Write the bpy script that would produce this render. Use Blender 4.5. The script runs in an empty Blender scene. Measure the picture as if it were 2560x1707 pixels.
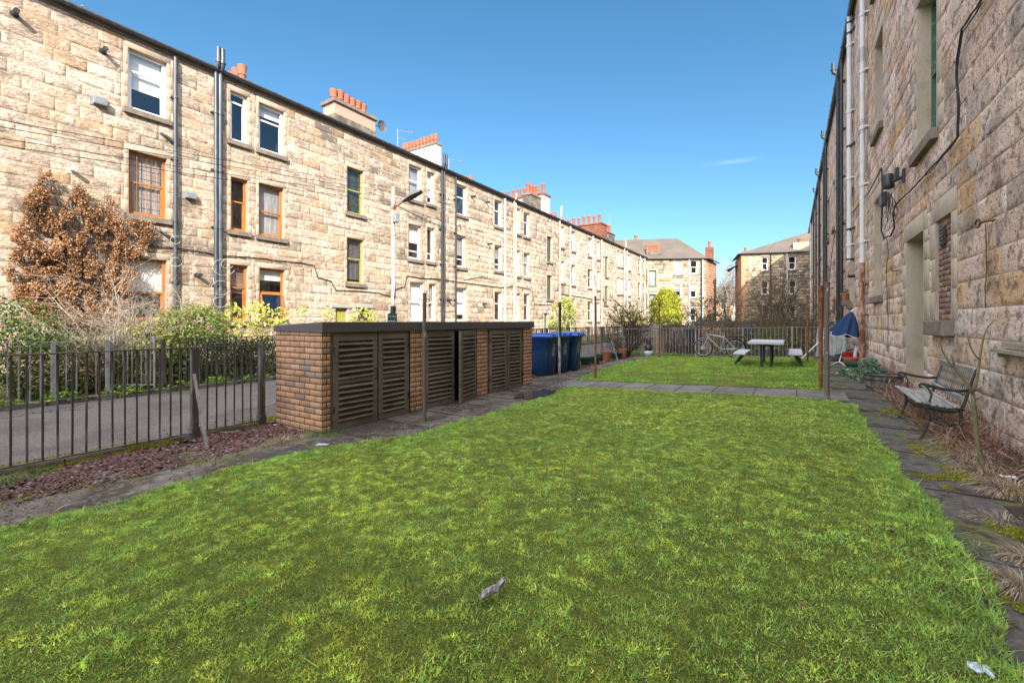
import bpy, math, random
import numpy as np
from mathutils import Vector, Matrix
R = math.radians
random.seed(7)
rng = np.random.default_rng(11)
S = bpy.context.scene
COL = S.collection

# ---------------------------------------------------------------- camera
F, CX, HY, EYE = 1085.0, 1280.0, 803.0, 1.42      # survey of the photograph: focal length in its pixels, centre, horizon, eye height
TH = math.atan(700 / F)
cT, sT = math.cos(TH), math.sin(TH)
cam = bpy.data.cameras.new("camera")
cam.sensor_width = 36
cam.lens = F / 2560 * 36
cam.shift_y = -(853.5 - HY) / 2560
cam.clip_start = 0.05
cam.clip_end = 3000
camo = bpy.data.objects.new("camera", cam)
camo.location = (0, 0, EYE)
camo.rotation_euler = (R(90), 0, TH)
COL.objects.link(camo)
S.camera = camo
# ---------------------------------------------------------------- sky, sun, exposure
SUN = Vector((1.0, -1.15, 0.85)).normalized()      # towards the sun
el = math.asin(SUN.z)
az = math.atan2(SUN.x, SUN.y)
W = bpy.data.worlds.new("World")
S.world = W
W.use_nodes = True
nt = W.node_tree
sky = nt.nodes.new("ShaderNodeTexSky")
sky.sky_type = 'NISHITA'
sky.sun_disc = False
sky.sun_elevation = el
sky.sun_rotation = az
sky.air_density = 1.0
sky.dust_density = 1.0
sky.ozone_density = 4.0
hs = nt.nodes.new("ShaderNodeHueSaturation")
hs.inputs['Saturation'].default_value = 1.15
hs.inputs['Hue'].default_value = .488
bg = nt.nodes["Background"]
nt.links.new(sky.outputs[0], hs.inputs['Color'])
# fill glow added to the sky out of view, overhead and sunward, brightening shade
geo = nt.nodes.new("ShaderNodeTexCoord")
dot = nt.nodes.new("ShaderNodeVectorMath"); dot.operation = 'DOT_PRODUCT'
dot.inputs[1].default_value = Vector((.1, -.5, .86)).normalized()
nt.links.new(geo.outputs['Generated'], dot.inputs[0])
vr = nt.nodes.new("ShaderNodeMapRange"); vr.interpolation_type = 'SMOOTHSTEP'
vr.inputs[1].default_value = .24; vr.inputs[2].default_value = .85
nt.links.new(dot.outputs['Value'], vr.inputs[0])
sky_fill = nt.nodes.new("ShaderNodeVectorMath"); sky_fill.operation = 'SCALE'
sky_fill.inputs[0].default_value = (14.2, 13.4, 12.4)
nt.links.new(vr.outputs[0], sky_fill.inputs[3])
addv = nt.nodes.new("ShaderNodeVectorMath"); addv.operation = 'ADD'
nt.links.new(hs.outputs[0], addv.inputs[0]); nt.links.new(sky_fill.outputs[0], addv.inputs[1])
# a faint wisp of cloud low on the right
wd = Vector((-.098, .945, .311)).normalized(); wt = Vector((.84, .542, .13)); wt = (wt - wd * wt.dot(wd)).normalized(); wn = wd.cross(wt)


def band(vec, half):
    d_ = nt.nodes.new("ShaderNodeVectorMath"); d_.operation = 'DOT_PRODUCT'; d_.inputs[1].default_value = vec
    nt.links.new(geo.outputs['Generated'], d_.inputs[0])
    a_ = nt.nodes.new("ShaderNodeMath"); a_.operation = 'ABSOLUTE'; nt.links.new(d_.outputs['Value'], a_.inputs[0])
    m_ = nt.nodes.new("ShaderNodeMapRange"); m_.interpolation_type = 'SMOOTHSTEP'
    m_.inputs[1].default_value = 0; m_.inputs[2].default_value = half; m_.inputs[3].default_value = 1; m_.inputs[4].default_value = 0
    nt.links.new(a_.outputs[0], m_.inputs[0]); return m_.outputs[0]


nz = nt.nodes.new("ShaderNodeTexNoise"); nz.inputs['Scale'].default_value = 60; nz.inputs['Detail'].default_value = 4
nt.links.new(geo.outputs['Generated'], nz.inputs[0])
pr = band(wt, .07)
for o_ in (band(wn, .007), nz.outputs[0]):
    mm = nt.nodes.new("ShaderNodeMath"); mm.operation = 'MULTIPLY'; nt.links.new(pr, mm.inputs[0]); nt.links.new(o_, mm.inputs[1]); pr = mm.outputs[0]
wv = nt.nodes.new("ShaderNodeVectorMath"); wv.operation = 'SCALE'; wv.inputs[0].default_value = (1.2, 1.0, .6)
nt.links.new(pr, wv.inputs[3])
add2 = nt.nodes.new("ShaderNodeVectorMath"); add2.operation = 'ADD'
nt.links.new(addv.outputs[0], add2.inputs[0]); nt.links.new(wv.outputs[0], add2.inputs[1])
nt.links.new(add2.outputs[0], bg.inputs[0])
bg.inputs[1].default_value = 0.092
sl = bpy.data.lights.new("sun", 'SUN')
sl.energy = 3.9
sl.angle = R(0.5)
sl.color = (1, .93, .82)
so = bpy.data.objects.new("sun", sl)
so.rotation_euler = SUN.to_track_quat('Z', 'Y').to_euler()
so.location = (20, -20, 30)
COL.objects.link(so)
S.view_settings.view_transform = 'Standard'
S.view_settings.look = 'None'
S.view_settings.gamma = 1
S.view_settings.exposure = 1.3
S.render.engine = 'CYCLES'
S.cycles.max_bounces = 6
S.cycles.transparent_max_bounces = 12
S.cycles.use_denoising = True


# ---------------------------------------------------------------- survey helpers (photo point -> place in the world)
def gz(x):
    return max(0.0, min(.165, (x + 4.3) * .165 / 4.6))


def gzn(x):
    return np.clip((x + 4.3) * .165 / 4.6, 0, .165)


def wp(x, y, X):                                    # on the plane X = const
    u = (x - CX) / F
    d = X / (u * cT - sT)
    return d * (cT + u * sT), EYE - (y - HY) / F * d     # Y, Z


def yp(x, y, Y):                                    # on the plane Y = const
    u = (x - CX) / F
    d = Y / (cT + u * sT)
    return d * (-sT + u * cT), EYE - (y - HY) / F * d    # X, Z


def gp(x, y):                                       # on the ground
    u = (x - CX) / F
    z = 0.
    for _ in range(25):
        d = F * (EYE - z) / (y - HY)
        X = d * (-sT + u * cT)
        z = gz(X)
    return X, d * (cT + u * sT), z


# ---------------------------------------------------------------- noise
def vn(x, y, seed=0):
    x = np.asarray(x, float); y = np.asarray(y, float)
    xi = np.floor(x).astype(np.int64); yi = np.floor(y).astype(np.int64)
    fx = x - xi; fy = y - yi
    fx = fx * fx * (3 - 2 * fx); fy = fy * fy * (3 - 2 * fy)

    def h(a, b):
        n = (a * 374761393 + b * 668265263 + seed * 1274126177) & 0xffffffff
        n = ((n ^ (n >> 13)) * 1274126177) & 0xffffffff
        return ((n ^ (n >> 16)) & 0xffff) / 65535.0
    return (h(xi, yi) * (1 - fx) + h(xi + 1, yi) * fx) * (1 - fy) + (h(xi, yi + 1) * (1 - fx) + h(xi + 1, yi + 1) * fx) * fy


def fbm(x, y, seed=0, o=3):
    a = 0; w = .5; t = 0
    for k in range(o):
        a = a + w * vn(np.asarray(x) * 2 ** k, np.asarray(y) * 2 ** k, seed + k * 17); t += w; w *= .5
    return a / t


# ---------------------------------------------------------------- materials
def mat(name, col, rough=.85, layers=(), bump=(), attr=False, spec=.3, metal=0, trans=0, coords='Object'):
    """col * noise layers; each layer = (scale | (sx,sy,sz), lo, hi, colour, amount[, detail]); bump = [(scale, strength, distance)]"""
    m = bpy.data.materials.new(name)
    m.use_nodes = True
    t = m.node_tree
    N, L = t.nodes, t.links
    b = N["Principled BSDF"]
    tc = N.new("ShaderNodeTexCoord")
    src = tc.outputs[coords]
    if attr:
        a = N.new("ShaderNodeAttribute"); a.attribute_name = 'Col'
        cur = a.outputs['Color']
    else:
        r = N.new("ShaderNodeRGB"); r.outputs[0].default_value = (*col, 1)
        cur = r.outputs[0]

    def noise(sc, detail=5, rg=.6):
        mp = N.new("ShaderNodeMapping")
        mp.inputs['Scale'].default_value = sc if isinstance(sc, tuple) else (sc, sc, sc)
        L.new(src, mp.inputs[0])
        n = N.new("ShaderNodeTexNoise"); n.inputs['Scale'].default_value = 1
        n.inputs['Detail'].default_value = detail; n.inputs['Roughness'].default_value = rg
        L.new(mp.outputs[0], n.inputs[0])
        return n.outputs[0]
    for ly in layers:
        sc, lo, hi, c2, amt = ly[:5]
        mr = N.new("ShaderNodeMapRange")
        mr.inputs[1].default_value = lo; mr.inputs[2].default_value = hi; mr.inputs[4].default_value = amt
        L.new(noise(sc, ly[5] if len(ly) > 5 else 5), mr.inputs[0])
        mx = N.new("ShaderNodeMix"); mx.data_type = 'RGBA'
        if len(ly) > 6:
            mx.blend_type = ly[6]
        L.new(mr.outputs[0], mx.inputs[0]); L.new(cur, mx.inputs[6]); mx.inputs[7].default_value = (*c2, 1)
        cur = mx.outputs[2]
    L.new(cur, b.inputs['Base Color'])
    b.inputs['Roughness'].default_value = rough
    b.inputs['Specular IOR Level'].default_value = spec
    b.inputs['Metallic'].default_value = metal
    prev = None
    for sc, st, di in bump:
        bn = N.new("ShaderNodeBump"); bn.inputs['Strength'].default_value = st; bn.inputs['Distance'].default_value = di
        L.new(noise(sc, 6, .65), bn.inputs['Height'])
        if prev:
            L.new(prev, bn.inputs['Normal'])
        prev = bn.outputs[0]
    if prev:
        L.new(prev, b.inputs['Normal'])
    if trans:
        tr = N.new("ShaderNodeBsdfTranslucent"); L.new(cur, tr.inputs[0])
        ms = N.new("ShaderNodeMixShader"); ms.inputs[0].default_value = trans
        L.new(b.outputs[0], ms.inputs[1]); L.new(tr.outputs[0], ms.inputs[2])
        L.new(ms.outputs[0], N["Material Output"].inputs[0])
    return m


def glass_mat(name, base=.16, tint=(1, 1, 1), rough=.02, wob=.012):
    """thin single sheet: part mirror (more at grazing angles), part clear"""
    m = bpy.data.materials.new(name)
    m.use_nodes = True
    N, L = m.node_tree.nodes, m.node_tree.links
    N.remove(N["Principled BSDF"])
    lw = N.new("ShaderNodeLayerWeight"); lw.inputs[0].default_value = .5
    pw_ = N.new("ShaderNodeMath"); pw_.operation = 'POWER'; pw_.inputs[1].default_value = 3.0
    ma = N.new("ShaderNodeMath"); ma.operation = 'MULTIPLY_ADD'; ma.inputs[1].default_value = .75; ma.inputs[2].default_value = base; ma.use_clamp = True
    L.new(lw.outputs['Facing'], pw_.inputs[0]); L.new(pw_.outputs[0], ma.inputs[0])
    g = N.new("ShaderNodeBsdfGlossy"); g.inputs['Roughness'].default_value = rough
    tr = N.new("ShaderNodeBsdfTransparent"); tr.inputs[0].default_value = (*tint, 1)
    tc = N.new("ShaderNodeTexCoord"); no = N.new("ShaderNodeTexNoise"); no.inputs['Scale'].default_value = 1.3
    no.inputs['Detail'].default_value = 1
    L.new(tc.outputs['Object'], no.inputs[0])
    bn = N.new("ShaderNodeBump"); bn.inputs['Strength'].default_value = 1; bn.inputs['Distance'].default_value = wob
    L.new(no.outputs[0], bn.inputs['Height']); L.new(bn.outputs[0], g.inputs['Normal'])
    ms = N.new("ShaderNodeMixShader")
    L.new(ma.outputs[0], ms.inputs[0]); L.new(tr.outputs[0], ms.inputs[1]); L.new(g.outputs[0], ms.inputs[2])
    L.new(ms.outputs[0], N["Material Output"].inputs[0])
    return m


BK = (.02, .018, .016)
M = {}
M['stone_l'] = mat('buff_rock_faced_stone', (0, 0, 0), .95, attr=True, layers=[
    ((.35, .35, 1.5), .50, .62, (.17, .135, .105), .60, 8), ((1, 1.6, 4.4), .52, .63, (.19, .15, .115), .6, 7), ((6, 9, 16), .50, .62, (.15, .11, .08), .55, 6), (.9, .48, .64, (.48, .31, .18), .55, 3), (3.1, .54, .64, (.74, .60, .47), .6, 5), (30, .52, .66, (.09, .065, .05), .4, 3)],
    bump=[((9, 12, 22), 1, .05), (55, .8, .014)])
M['stone_r'] = mat('pitted_pink_stone', (0, 0, 0), .95, attr=True, layers=[
    (1.5, .50, .62, (.16, .13, .115), .60, 8), (6.5, .53, .62, (.13, .10, .085), .75, 8), (.9, .53, .64, (.46, .27, .12), .65, 4), (2.6, .55, .65, (.60, .50, .44), .6, 6), (24, .56, .66, (.08, .06, .05), .8, 4)],
    bump=[((8, 8, 13), .9, .035), (38, 1, .014)])
M['dressed'] = mat('dressed_stone', (0, 0, 0), .9, attr=True, layers=[
    (3, .5, .75, (.16, .13, .10), .45), ((1.5, 1.5, .35), .5, .75, (.14, .12, .09), .4), (25, .5, .8, (.12, .09, .07), .3)],
    bump=[(40, .35, .006)])
M['mortar'] = mat('mortar', (.30, .23, .17), .95, [(3, .45, .6, (.42, .33, .25), .8)])
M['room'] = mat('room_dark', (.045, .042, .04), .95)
M['slate'] = mat('roof_slate', (.13, .12, .115), .8, [((2, 9, 9), .4, .7, (.06, .055, .05), .8), (1.2, .5, .8, (.2, .17, .12), .4)], bump=[((3, 25, 25), .5, .02)])
M['slate_far'] = mat('weathered_roof_tiles', (.098, .080, .066), .9, [((1.5, 12, 12), .4, .65, (.10, .085, .075), .8), (.5, .4, .8, (.2, .17, .14), .4)], bump=[((2, 14, 14), .6, .04)])
M['lead'] = mat('lead', (.30, .31, .33), .6, [(4, .4, .7, (.2, .2, .21), .6)])
M['black'] = mat('black_painted_iron', (.022, .024, .028), .45, [(9, .5, .7, (.08, .08, .085), .5)], spec=.5)
M['pvcgrey'] = mat('grey_painted_pipe', (.050, .060, .075), .4, [((6, 6, 1.5), .5, .66, (.13, .15, .16), .6)], spec=.5)
M['pvcwhite'] = mat('white_painted_pipe', (.60, .61, .63), .45, [(3, .5, .75, (.42, .40, .38), .5)], spec=.5)
M['cream_rust'] = mat('cream_pipe_rust_streaks', (.62, .55, .45), .7, [((8, 8, 1.3), .48, .6, (.33, .13, .04), .9)])
M['rust'] = mat('rusty_iron', (.15, .052, .024), .9, [(7, .42, .62, (.32, .13, .055), .8), (22, .5, .7, (.07, .03, .02), .7)], bump=[(60, .5, .004)])
M['rustpale'] = mat('flaking_rusty_paint', (.20, .07, .03), .9, [((9, 9, 3), .44, .58, (.50, .40, .33), .75), (20, .5, .7, (.09, .035, .02), .7)], bump=[(40, .5, .004)])
M['polebrown'] = mat('flaking_brown_paint', (.13, .10, .092), .6, [((14, 14, 7), .60, .66, (.45, .42, .42), .9), (30, .5, .7, (.05, .04, .035), .6)], bump=[(50, .4, .003)], spec=.4)
M['polegrey'] = mat('flaking_pale_paint', (.13, .11, .10), .6, [((14, 14, 5), .47, .55, (.36, .35, .36), .85)], bump=[(50, .4, .003)], spec=.4)
M['upvc'] = mat('white_frame', (.80, .80, .80), .35, [(4, .5, .8, (.62, .6, .56), .3)], spec=.5)
M['oak'] = mat('orange_wood_frame', (.40, .155, .035), .5, [((20, 20, 1.5), .45, .6, (.25, .085, .02), .7)], spec=.4)
M['olive'] = mat('olive_frame', (.30, .29, .07), .6)
M['green'] = mat('green_frame', (.06, .13, .09), .6, [(12, .55, .65, (.2, .24, .19), .7)])
M['blind'] = mat('white_blind', (.74, .75, .73), .9)
M['net'] = mat('curtain', (.42, .42, .42), .95, [((1, 22, 1), .4, .6, (.22, .22, .23), .9, 2)])
M['slat_blind'] = mat('slatted_blind', (.30, .21, .15), .9, [((1, 1, 26), .45, .55, (.12, .08, .06), .9, 0)])
M['grille'] = mat('leaded_panel', (.10, .13, .10), .7, [((1, 7, 5), .52, .56, (.30, .22, .09), .8, 2), ((1, 6, 6), .58, .62, (.05, .25, .32), .8, 1)])
M['dressed_tan'] = mat('tan_chimney', (.42, .34, .26), .95)
M['glass'] = glass_mat('window_glass')
M['glass_dim'] = glass_mat('obscured_glass', .12, (.55, .55, .55), .12, .03)
M['pot'] = mat('terracotta', (.33, .115, .068), .85, [(9, .5, .75, (.25, .08, .045), .6), (20, .6, .75, (.6, .5, .42), .4)])
M['render_pink'] = mat('pink_render', (.46, .27, .205), .9, [(1.5, .45, .75, (.40, .25, .20), .5), (9, .55, .75, (.65, .5, .42), .5)], bump=[(50, .3, .005)])
M['render_pale'] = mat('pale_pink_render', (.72, .53, .46), .9, [(1.5, .45, .75, (.66, .5, .46), .5)], bump=[(50, .3, .005)])
M['render_cream'] = mat('cream_render', (.72, .64, .57), .9, [(2, .45, .75, (.5, .42, .36), .5)])
M['cope'] = mat('cope_stone', (.16, .13, .11), .95, [(6, .45, .7, (.3, .25, .2), .6)])
M['soot'] = mat('sooty_stone', (.10, .09, .075), .95, [(2, .45, .6, (.28, .23, .17), .6), (10, .5, .7, (.04, .035, .03), .6)], bump=[(12, .7, .03)])
M['brick_red'] = mat('red_brickwork', (.27, .10, .06), .95, [((1, 1, 7), .42, .5, (.15, .06, .04), .8, 1), (2.5, .5, .7, (.06, .04, .035), .7)], bump=[(20, .5, .01)])
M['sandred'] = mat('red_sandstone', (.38, .16, .095), .95, attr=True, layers=[(2, .5, .7, (.5, .25, .16), .4)], bump=[(15, .5, .02)])
M['brick'] = mat('buff_brick', (0, 0, 0), .95, attr=True, layers=[(2.4, .50, .68, (.10, .085, .075), .5), (70, .5, .75, (.05, .035, .03), .6)], bump=[(120, .4, .002)])
M['brickmortar'] = mat('dark_mortar', (.045, .035, .03), .98)
M['louvre'] = mat('weathered_louvre_wood', (.15, .125, .102), .85, [((3, 3, 18), .45, .60, (.10, .078, .06), .75), (2.2, .52, .66, (.13, .14, .08), .5), ((1, 1, .6), .5, .7, (.27, .235, .21), .5)], bump=[((5, 5, 60), .5, .003)])
M['cap'] = mat('dark_roof_fascia', (.085, .078, .090), .55, [(2.5, .45, .7, (.085, .078, .09), .7), (30, .5, .7, (.05, .045, .055), .5)], bump=[(30, .12, .004)], spec=.45)
M['rail'] = mat('weathered_fence_paint', (.062, .054, .050), .6, [((10, 10, 3), .5, .65, (.17, .17, .185), .8), (25, .58, .7, (.10, .05, .03), .6)], spec=.4, bump=[(50, .3, .003)])
M['railpale'] = mat('pale_fence_paint', (.27, .27, .28), .6, [((10, 10, 4), .5, .62, (.12, .09, .075), .8)], spec=.4)
M['asphalt'] = mat('asphalt', (.088, .078, .074), .9, [(60, .52, .62, (.24, .22, .21), .6, 2), (1.2, .45, .62, (.055, .047, .045), .7), (160, .58, .66, (.40, .38, .38), .5, 1)], bump=[(120, .6, .008)])
M['concrete'] = mat('worn_paving', (.125, .108, .096), .9, [(1.9, .46, .54, (.045, .036, .031), .95, 8), (14, .5, .64, (.27, .24, .21), .5), (3.1, .56, .62, (.07, .085, .02), .7, 6), (.9, .55, .62, (.04, .036, .034), .7, 6), (90, .5, .7, (.07, .06, .055), .4, 2)], bump=[(30, .4, .01), (120, .4, .004)])
M['path_dark'] = mat('dark_mossy_paving', (.095, .088, .083), .88, [(1.5, .46, .57, (.050, .040, .034), .9, 7), (3.6, .53, .60, (.105, .115, .02), .85, 7), (18, .5, .66, (.20, .185, .17), .5), (7, .55, .62, (.035, .03, .025), .8, 5)], bump=[(22, .5, .015), (90, .5, .005)])
M['slab'] = mat('grey_flagstone', (.165, .155, .15), .9, [(2, .44, .6, (.095, .085, .08), .8), (5, .56, .62, (.06, .07, .02), .7, 6), (50, .5, .7, (.25, .24, .24), .4, 2)], bump=[(60, .4, .005)])
M['soil'] = mat('dark_soil', (.055, .040, .033), .98, [(4, .4, .7, (.085, .06, .05), .8), (1.5, .55, .7, (.045, .07, .02), .6)], bump=[(18, .9, .03), (60, .8, .012)])
M['garden'] = mat('garden_ground', (.10, .085, .05), .98, [(1.1, .45, .6, (.08, .13, .02), .9), (8, .45, .7, (.05, .04, .025), .6)], bump=[(14, .9, .04)])
M['farground'] = mat('far_ground', (.10, .09, .075), .98, [(.3, .45, .6, (.07, .10, .03), .8)])
M['lawnbase'] = mat('lawn_base', (.16, .21, .03), .98, [(1.8, .45, .58, (.26, .27, .03), .8), (34, .47, .56, (.08, .10, .02), .6), (110, .48, .58, (.04, .06, .012), .7, 2)], bump=[(45, 1, .04), (130, 1, .015)])
M['grass'] = mat('grass_blades', (0, 0, 0), .6, attr=True, spec=.25, trans=.35)
M['leaf'] = mat('leaves', (0, 0, 0), .6, attr=True, spec=.3, trans=.2)
M['deadleaf'] = mat('dry_leaves', (0, 0, 0), .8, attr=True, spec=.15, trans=.15)
M['twig'] = mat('twigs', (.16, .115, .075), .9, [(6, .4, .7, (.09, .065, .05), .7)])
M['twigdark'] = mat('dark_twigs', (.07, .045, .035), .9, [(6, .4, .7, (.12, .08, .06), .7)])
M['bark'] = mat('bark', (.13, .11, .085), .95, [(12, .4, .7, (.06, .05, .035), .8)], bump=[(30, .7, .01)])
M['barkgreen'] = mat('greenish_bark', (.17, .15, .085), .9, [(14, .45, .7, (.10, .085, .05), .8)], bump=[(40, .5, .004)])
M['gravel'] = mat('red_gravel', (0, 0, 0), .9, attr=True)
M['blue'] = mat('blue_bin_plastic', (.005, .030, .155), .45, [((3, 3, .8), .46, .6, (.004, .040, .085), .8), (14, .56, .64, (.06, .09, .16), .35)], spec=.45)
M['bluelid'] = mat('blue_lid_plastic', (.01, .085, .36), .4, [(5, .5, .7, (.008, .06, .28), .6)], spec=.5)
M['tyre'] = mat('black_rubber', (.018, .018, .019), .7)
M['white'] = mat('white_plastic', (.72, .73, .75), .5, [(8, .5, .75, (.5, .5, .5), .4)])
M['printwhite'] = mat('white_print', (.62, .66, .70), .7, [(40, .45, .6, (.05, .09, .2), .5)])
M['silver'] = mat('silver_paint', (.36, .38, .42), .3, spec=.6, metal=.25)
M['chrome'] = mat('spoke_steel', (.5, .5, .52), .3, metal=.9)
M['tabletop'] = mat('grey_tabletop', (.45, .46, .49), .6, [(5, .45, .75, (.38, .39, .42), .5)])
M['tableleg'] = mat('dark_recycled_plastic', (.035, .035, .036), .6)
M['greenplastic'] = mat('green_plastic', (.012, .060, .045), .5, [(8, .5, .7, (.03, .09, .07), .5)])
M['blackplastic'] = mat('black_plastic', (.02, .02, .022), .45, [(8, .5, .75, (.05, .05, .052), .5)], spec=.5)
M['bluecloth'] = mat('navy_canvas', (.009, .038, .115), .8, [(5, .45, .6, (.006, .024, .075), .7)], trans=.1)
M['tarp'] = mat('dirty_white_tarp', (.40, .42, .42), .6, [(3, .45, .65, (.22, .25, .23), .7), (12, .5, .7, (.5, .52, .53), .5)], bump=[(7, .9, .05)])
M['benchwood'] = mat('silvered_bench_wood', (.34, .33, .32), .85, [((30, 2.2, 30), .42, .62, (.15, .14, .135), .8), (4, .5, .7, (.22, .22, .20), .5)], bump=[((60, 4, 60), .6, .004)])
M['castiron'] = mat('cast_iron', (.020, .023, .022), .55, [(20, .5, .7, (.045, .055, .05), .6)], spec=.45)
M['barrelwood'] = mat('grey_barrel_wood', (.20, .18, .18), .9, [((14, 14, 1.5), .42, .6, (.06, .055, .055), .8)], bump=[((30, 30, 3), .6, .005)])
M['log'] = mat('grey_driftwood', (.30, .28, .285), .9, [((50, 20, 50), .47, .56, (.09, .08, .09), .8), (25, .54, .62, (.34, .27, .2), .5)], bump=[((60, 10, 60), .8, .006)])
M['galv'] = mat('galvanised_post', (.38, .40, .38), .5, [((8, 8, 2), .5, .65, (.27, .28, .2), .7)], spec=.5)
M['signgreen'] = mat('dark_green_sign', (.012, .045, .035), .4)
M['wire'] = mat('black_cable', (.02, .018, .02), .6)
M['wirewhite'] = mat('white_cable', (.55, .53, .5), .6)
M['paper'] = mat('litter_paper', (.68, .68, .70), .7, [(20, .5, .7, (.5, .5, .52), .5)])
M['stake'] = mat('grey_stake', (.22, .21, .21), .85, [((20, 20, 2), .45, .6, (.13, .12, .12), .7)])
M['timber'] = mat('old_timber', (.34, .29, .24), .9, [((30, 2, 30), .45, .62, (.17, .14, .11), .8)])
M['redcloth'] = mat('red_fabric', (.45, .03, .03), .9)
M['bucket'] = mat('pale_bag', (.45, .52, .6), .6)
M['dish'] = mat('grey_dish', (.10, .10, .11), .5)
M['steelbox'] = mat('grey_vent_box', (.25, .27, .29), .5, [(8, .45, .7, (.12, .12, .12), .6)])


# ---------------------------------------------------------------- object helpers
def tag(o, label=None, cat=None, group=None, kind=None):
    if label: o['label'] = label
    if cat: o['category'] = cat
    if group: o['group'] = group
    if kind: o['kind'] = kind
    return o


def thing(name, label, cat, loc=(0, 0, 0), rz=0, group=None):
    o = bpy.data.objects.new(name, None)
    o.empty_display_size = .1
    COL.objects.link(o)
    o.location = loc; o.rotation_euler = (0, 0, rz)
    return tag(o, label, cat, group)


def root_loc(p):
    while p.parent: p = p.parent
    return Vector(p.location)


def link(name, me, parent, local):
    o = bpy.data.objects.new(name, me)
    COL.objects.link(o)
    if parent is not None:
        o.parent = parent
        if not local:
            me.transform(Matrix.Translation(-root_loc(parent)))
    return o


class MB:
    def __init__(s): s.v = []; s.f = []; s.mi = []; s.c = []; s.col = (1, 1, 1); s.m = 0

    def add(s, vs, fs):
        b = len(s.v); s.v += [tuple(p) for p in vs]
        for f in fs:
            s.f.append([b + i for i in f]); s.mi.append(s.m); s.c.append(s.col)
        return s

    def box(s, x0, x1, y0, y1, z0, z1, fn=None):
        p = [(x, y, z) for x in (x0, x1) for y in (y0, y1) for z in (z0, z1)]
        if fn: p = [fn(*q) for q in p]
        return s.add(p, [(0, 1, 3, 2), (4, 6, 7, 5), (0, 4, 5, 1), (2, 3, 7, 6), (0, 2, 6, 4), (1, 5, 7, 3)])

    def bar(s, a, b, w, h, up=(0, 0, 1)):           # rectangular bar from a to b
        a, b = Vector(a), Vector(b); d = (b - a).normalized()
        x = d.cross(Vector(up))
        if x.length < 1e-4: x = d.cross(Vector((1, 0, 0)))
        x.normalize(); y = x.cross(d)
        p = [q + x * (w / 2 * i) + y * (h / 2 * j) for q in (a, b) for i, j in ((-1, -1), (1, -1), (1, 1), (-1, 1))]
        return s.add(p, [(0, 3, 2, 1), (4, 5, 6, 7), (0, 1, 5, 4), (1, 2, 6, 5), (2, 3, 7, 6), (3, 0, 4, 7)])

    def tube(s, pts, r, n=8, cap=True):
        pts = [Vector(p) for p in pts]
        rs = r if isinstance(r, (list, tuple)) else [r] * len(pts)
        vs = []; ref = None
        for i, p in enumerate(pts):
            d = (pts[min(i + 1, len(pts) - 1)] - pts[max(i - 1, 0)])
            d = d.normalized() if d.length > 1e-9 else Vector((0, 0, 1))
            if ref is None:
                ref = d.cross(Vector((0, 0, 1)))
                if ref.length < .05: ref = Vector((1, 0, 0))
            x = (ref - d * ref.dot(d))
            if x.length < 1e-5: x = d.orthogonal()
            x.normalize(); ref = x; y = d.cross(x)
            for k in range(n):
                a = 2 * math.pi * k / n
                vs.append(p + (x * math.cos(a) + y * math.sin(a)) * rs[i])
        fs = []
        for i in range(len(pts) - 1):
            for k in range(n):
                fs.append((i * n + k, i * n + (k + 1) % n, (i + 1) * n + (k + 1) % n, (i + 1) * n + k))
        if cap:
            fs.append(tuple(range(n))[::-1]); fs.append(tuple(range((len(pts) - 1) * n, len(pts) * n)))
        return s.add(vs, fs)

    def lathe(s, prof, c=(0, 0, 0), n=20, sx=1, sy=1):
        vs = []; fs = []
        for r, z in prof:
            for k in range(n):
                a = 2 * math.pi * k / n
                vs.append((c[0] + r * sx * math.cos(a), c[1] + r * sy * math.sin(a), c[2] + z))
        for i in range(len(prof) - 1):
            for k in range(n):
                fs.append((i * n + k, i * n + (k + 1) % n, (i + 1) * n + (k + 1) % n, (i + 1) * n + k))
        return s.add(vs, fs)

    def build(s, name, mats, parent=None, local=False, smooth=False, bevel=0):
        me = bpy.data.meshes.new(name)
        me.from_pydata(s.v, [], s.f)
        ml = mats if isinstance(mats, (list, tuple)) else [mats]
        for m_ in ml: me.materials.append(M[m_] if isinstance(m_, str) else m_)
        me.polygons.foreach_set('material_index', s.mi)
        if smooth: me.polygons.foreach_set('use_smooth', [True] * len(s.f))
        if any(c != (1, 1, 1) for c in s.c):
            a = me.attributes.new('Col', 'FLOAT_COLOR', 'FACE')
            a.data.foreach_set('color', np.hstack([np.array(s.c), np.ones((len(s.c), 1))]).ravel())
        me.update()
        o = link(name, me, parent, local)
        if smooth and smooth != 'all':
            me.set_sharp_from_angle(angle=R(40))
        if bevel:
            b = o.modifiers.new('bevel', 'BEVEL'); b.width = bevel; b.segments = 2; b.limit_method = 'ANGLE'
        return o


def mesh_np(name, verts, k, cols, m, parent=None, smooth=False, local=False):
    """verts (n*k,3): n separate faces of k corners"""
    n = len(verts) // k
    me = bpy.data.meshes.new(name)
    me.vertices.add(n * k); me.loops.add(n * k); me.polygons.add(n)
    me.vertices.foreach_set('co', np.ascontiguousarray(verts, np.float32).ravel())
    me.loops.foreach_set('vertex_index', np.arange(n * k, dtype=np.int32))
    me.polygons.foreach_set('loop_start', np.arange(0, n * k, k, dtype=np.int32))
    me.polygons.foreach_set('loop_total', np.full(n, k, np.int32))
    me.materials.append(M[m])
    if cols is not None:
        a = me.attributes.new('Col', 'FLOAT_COLOR', 'FACE')
        a.data.foreach_set('color', np.hstack([cols, np.ones((n, 1))]).astype(np.float32).ravel())
    me.update(calc_edges=True)
    return link(name, me, parent, local)


def dup(o, parent=None, **kw):
    c_ = o.copy(); COL.objects.link(c_)
    if parent is not None: c_.parent = parent
    for ch in o.children: dup(ch, c_)
    for k, v in kw.items():
        if k == 'loc': c_.location = v
        elif k == 'rz': c_.rotation_euler = (0, 0, v)
        else: c_[k] = v
    return c_


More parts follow.
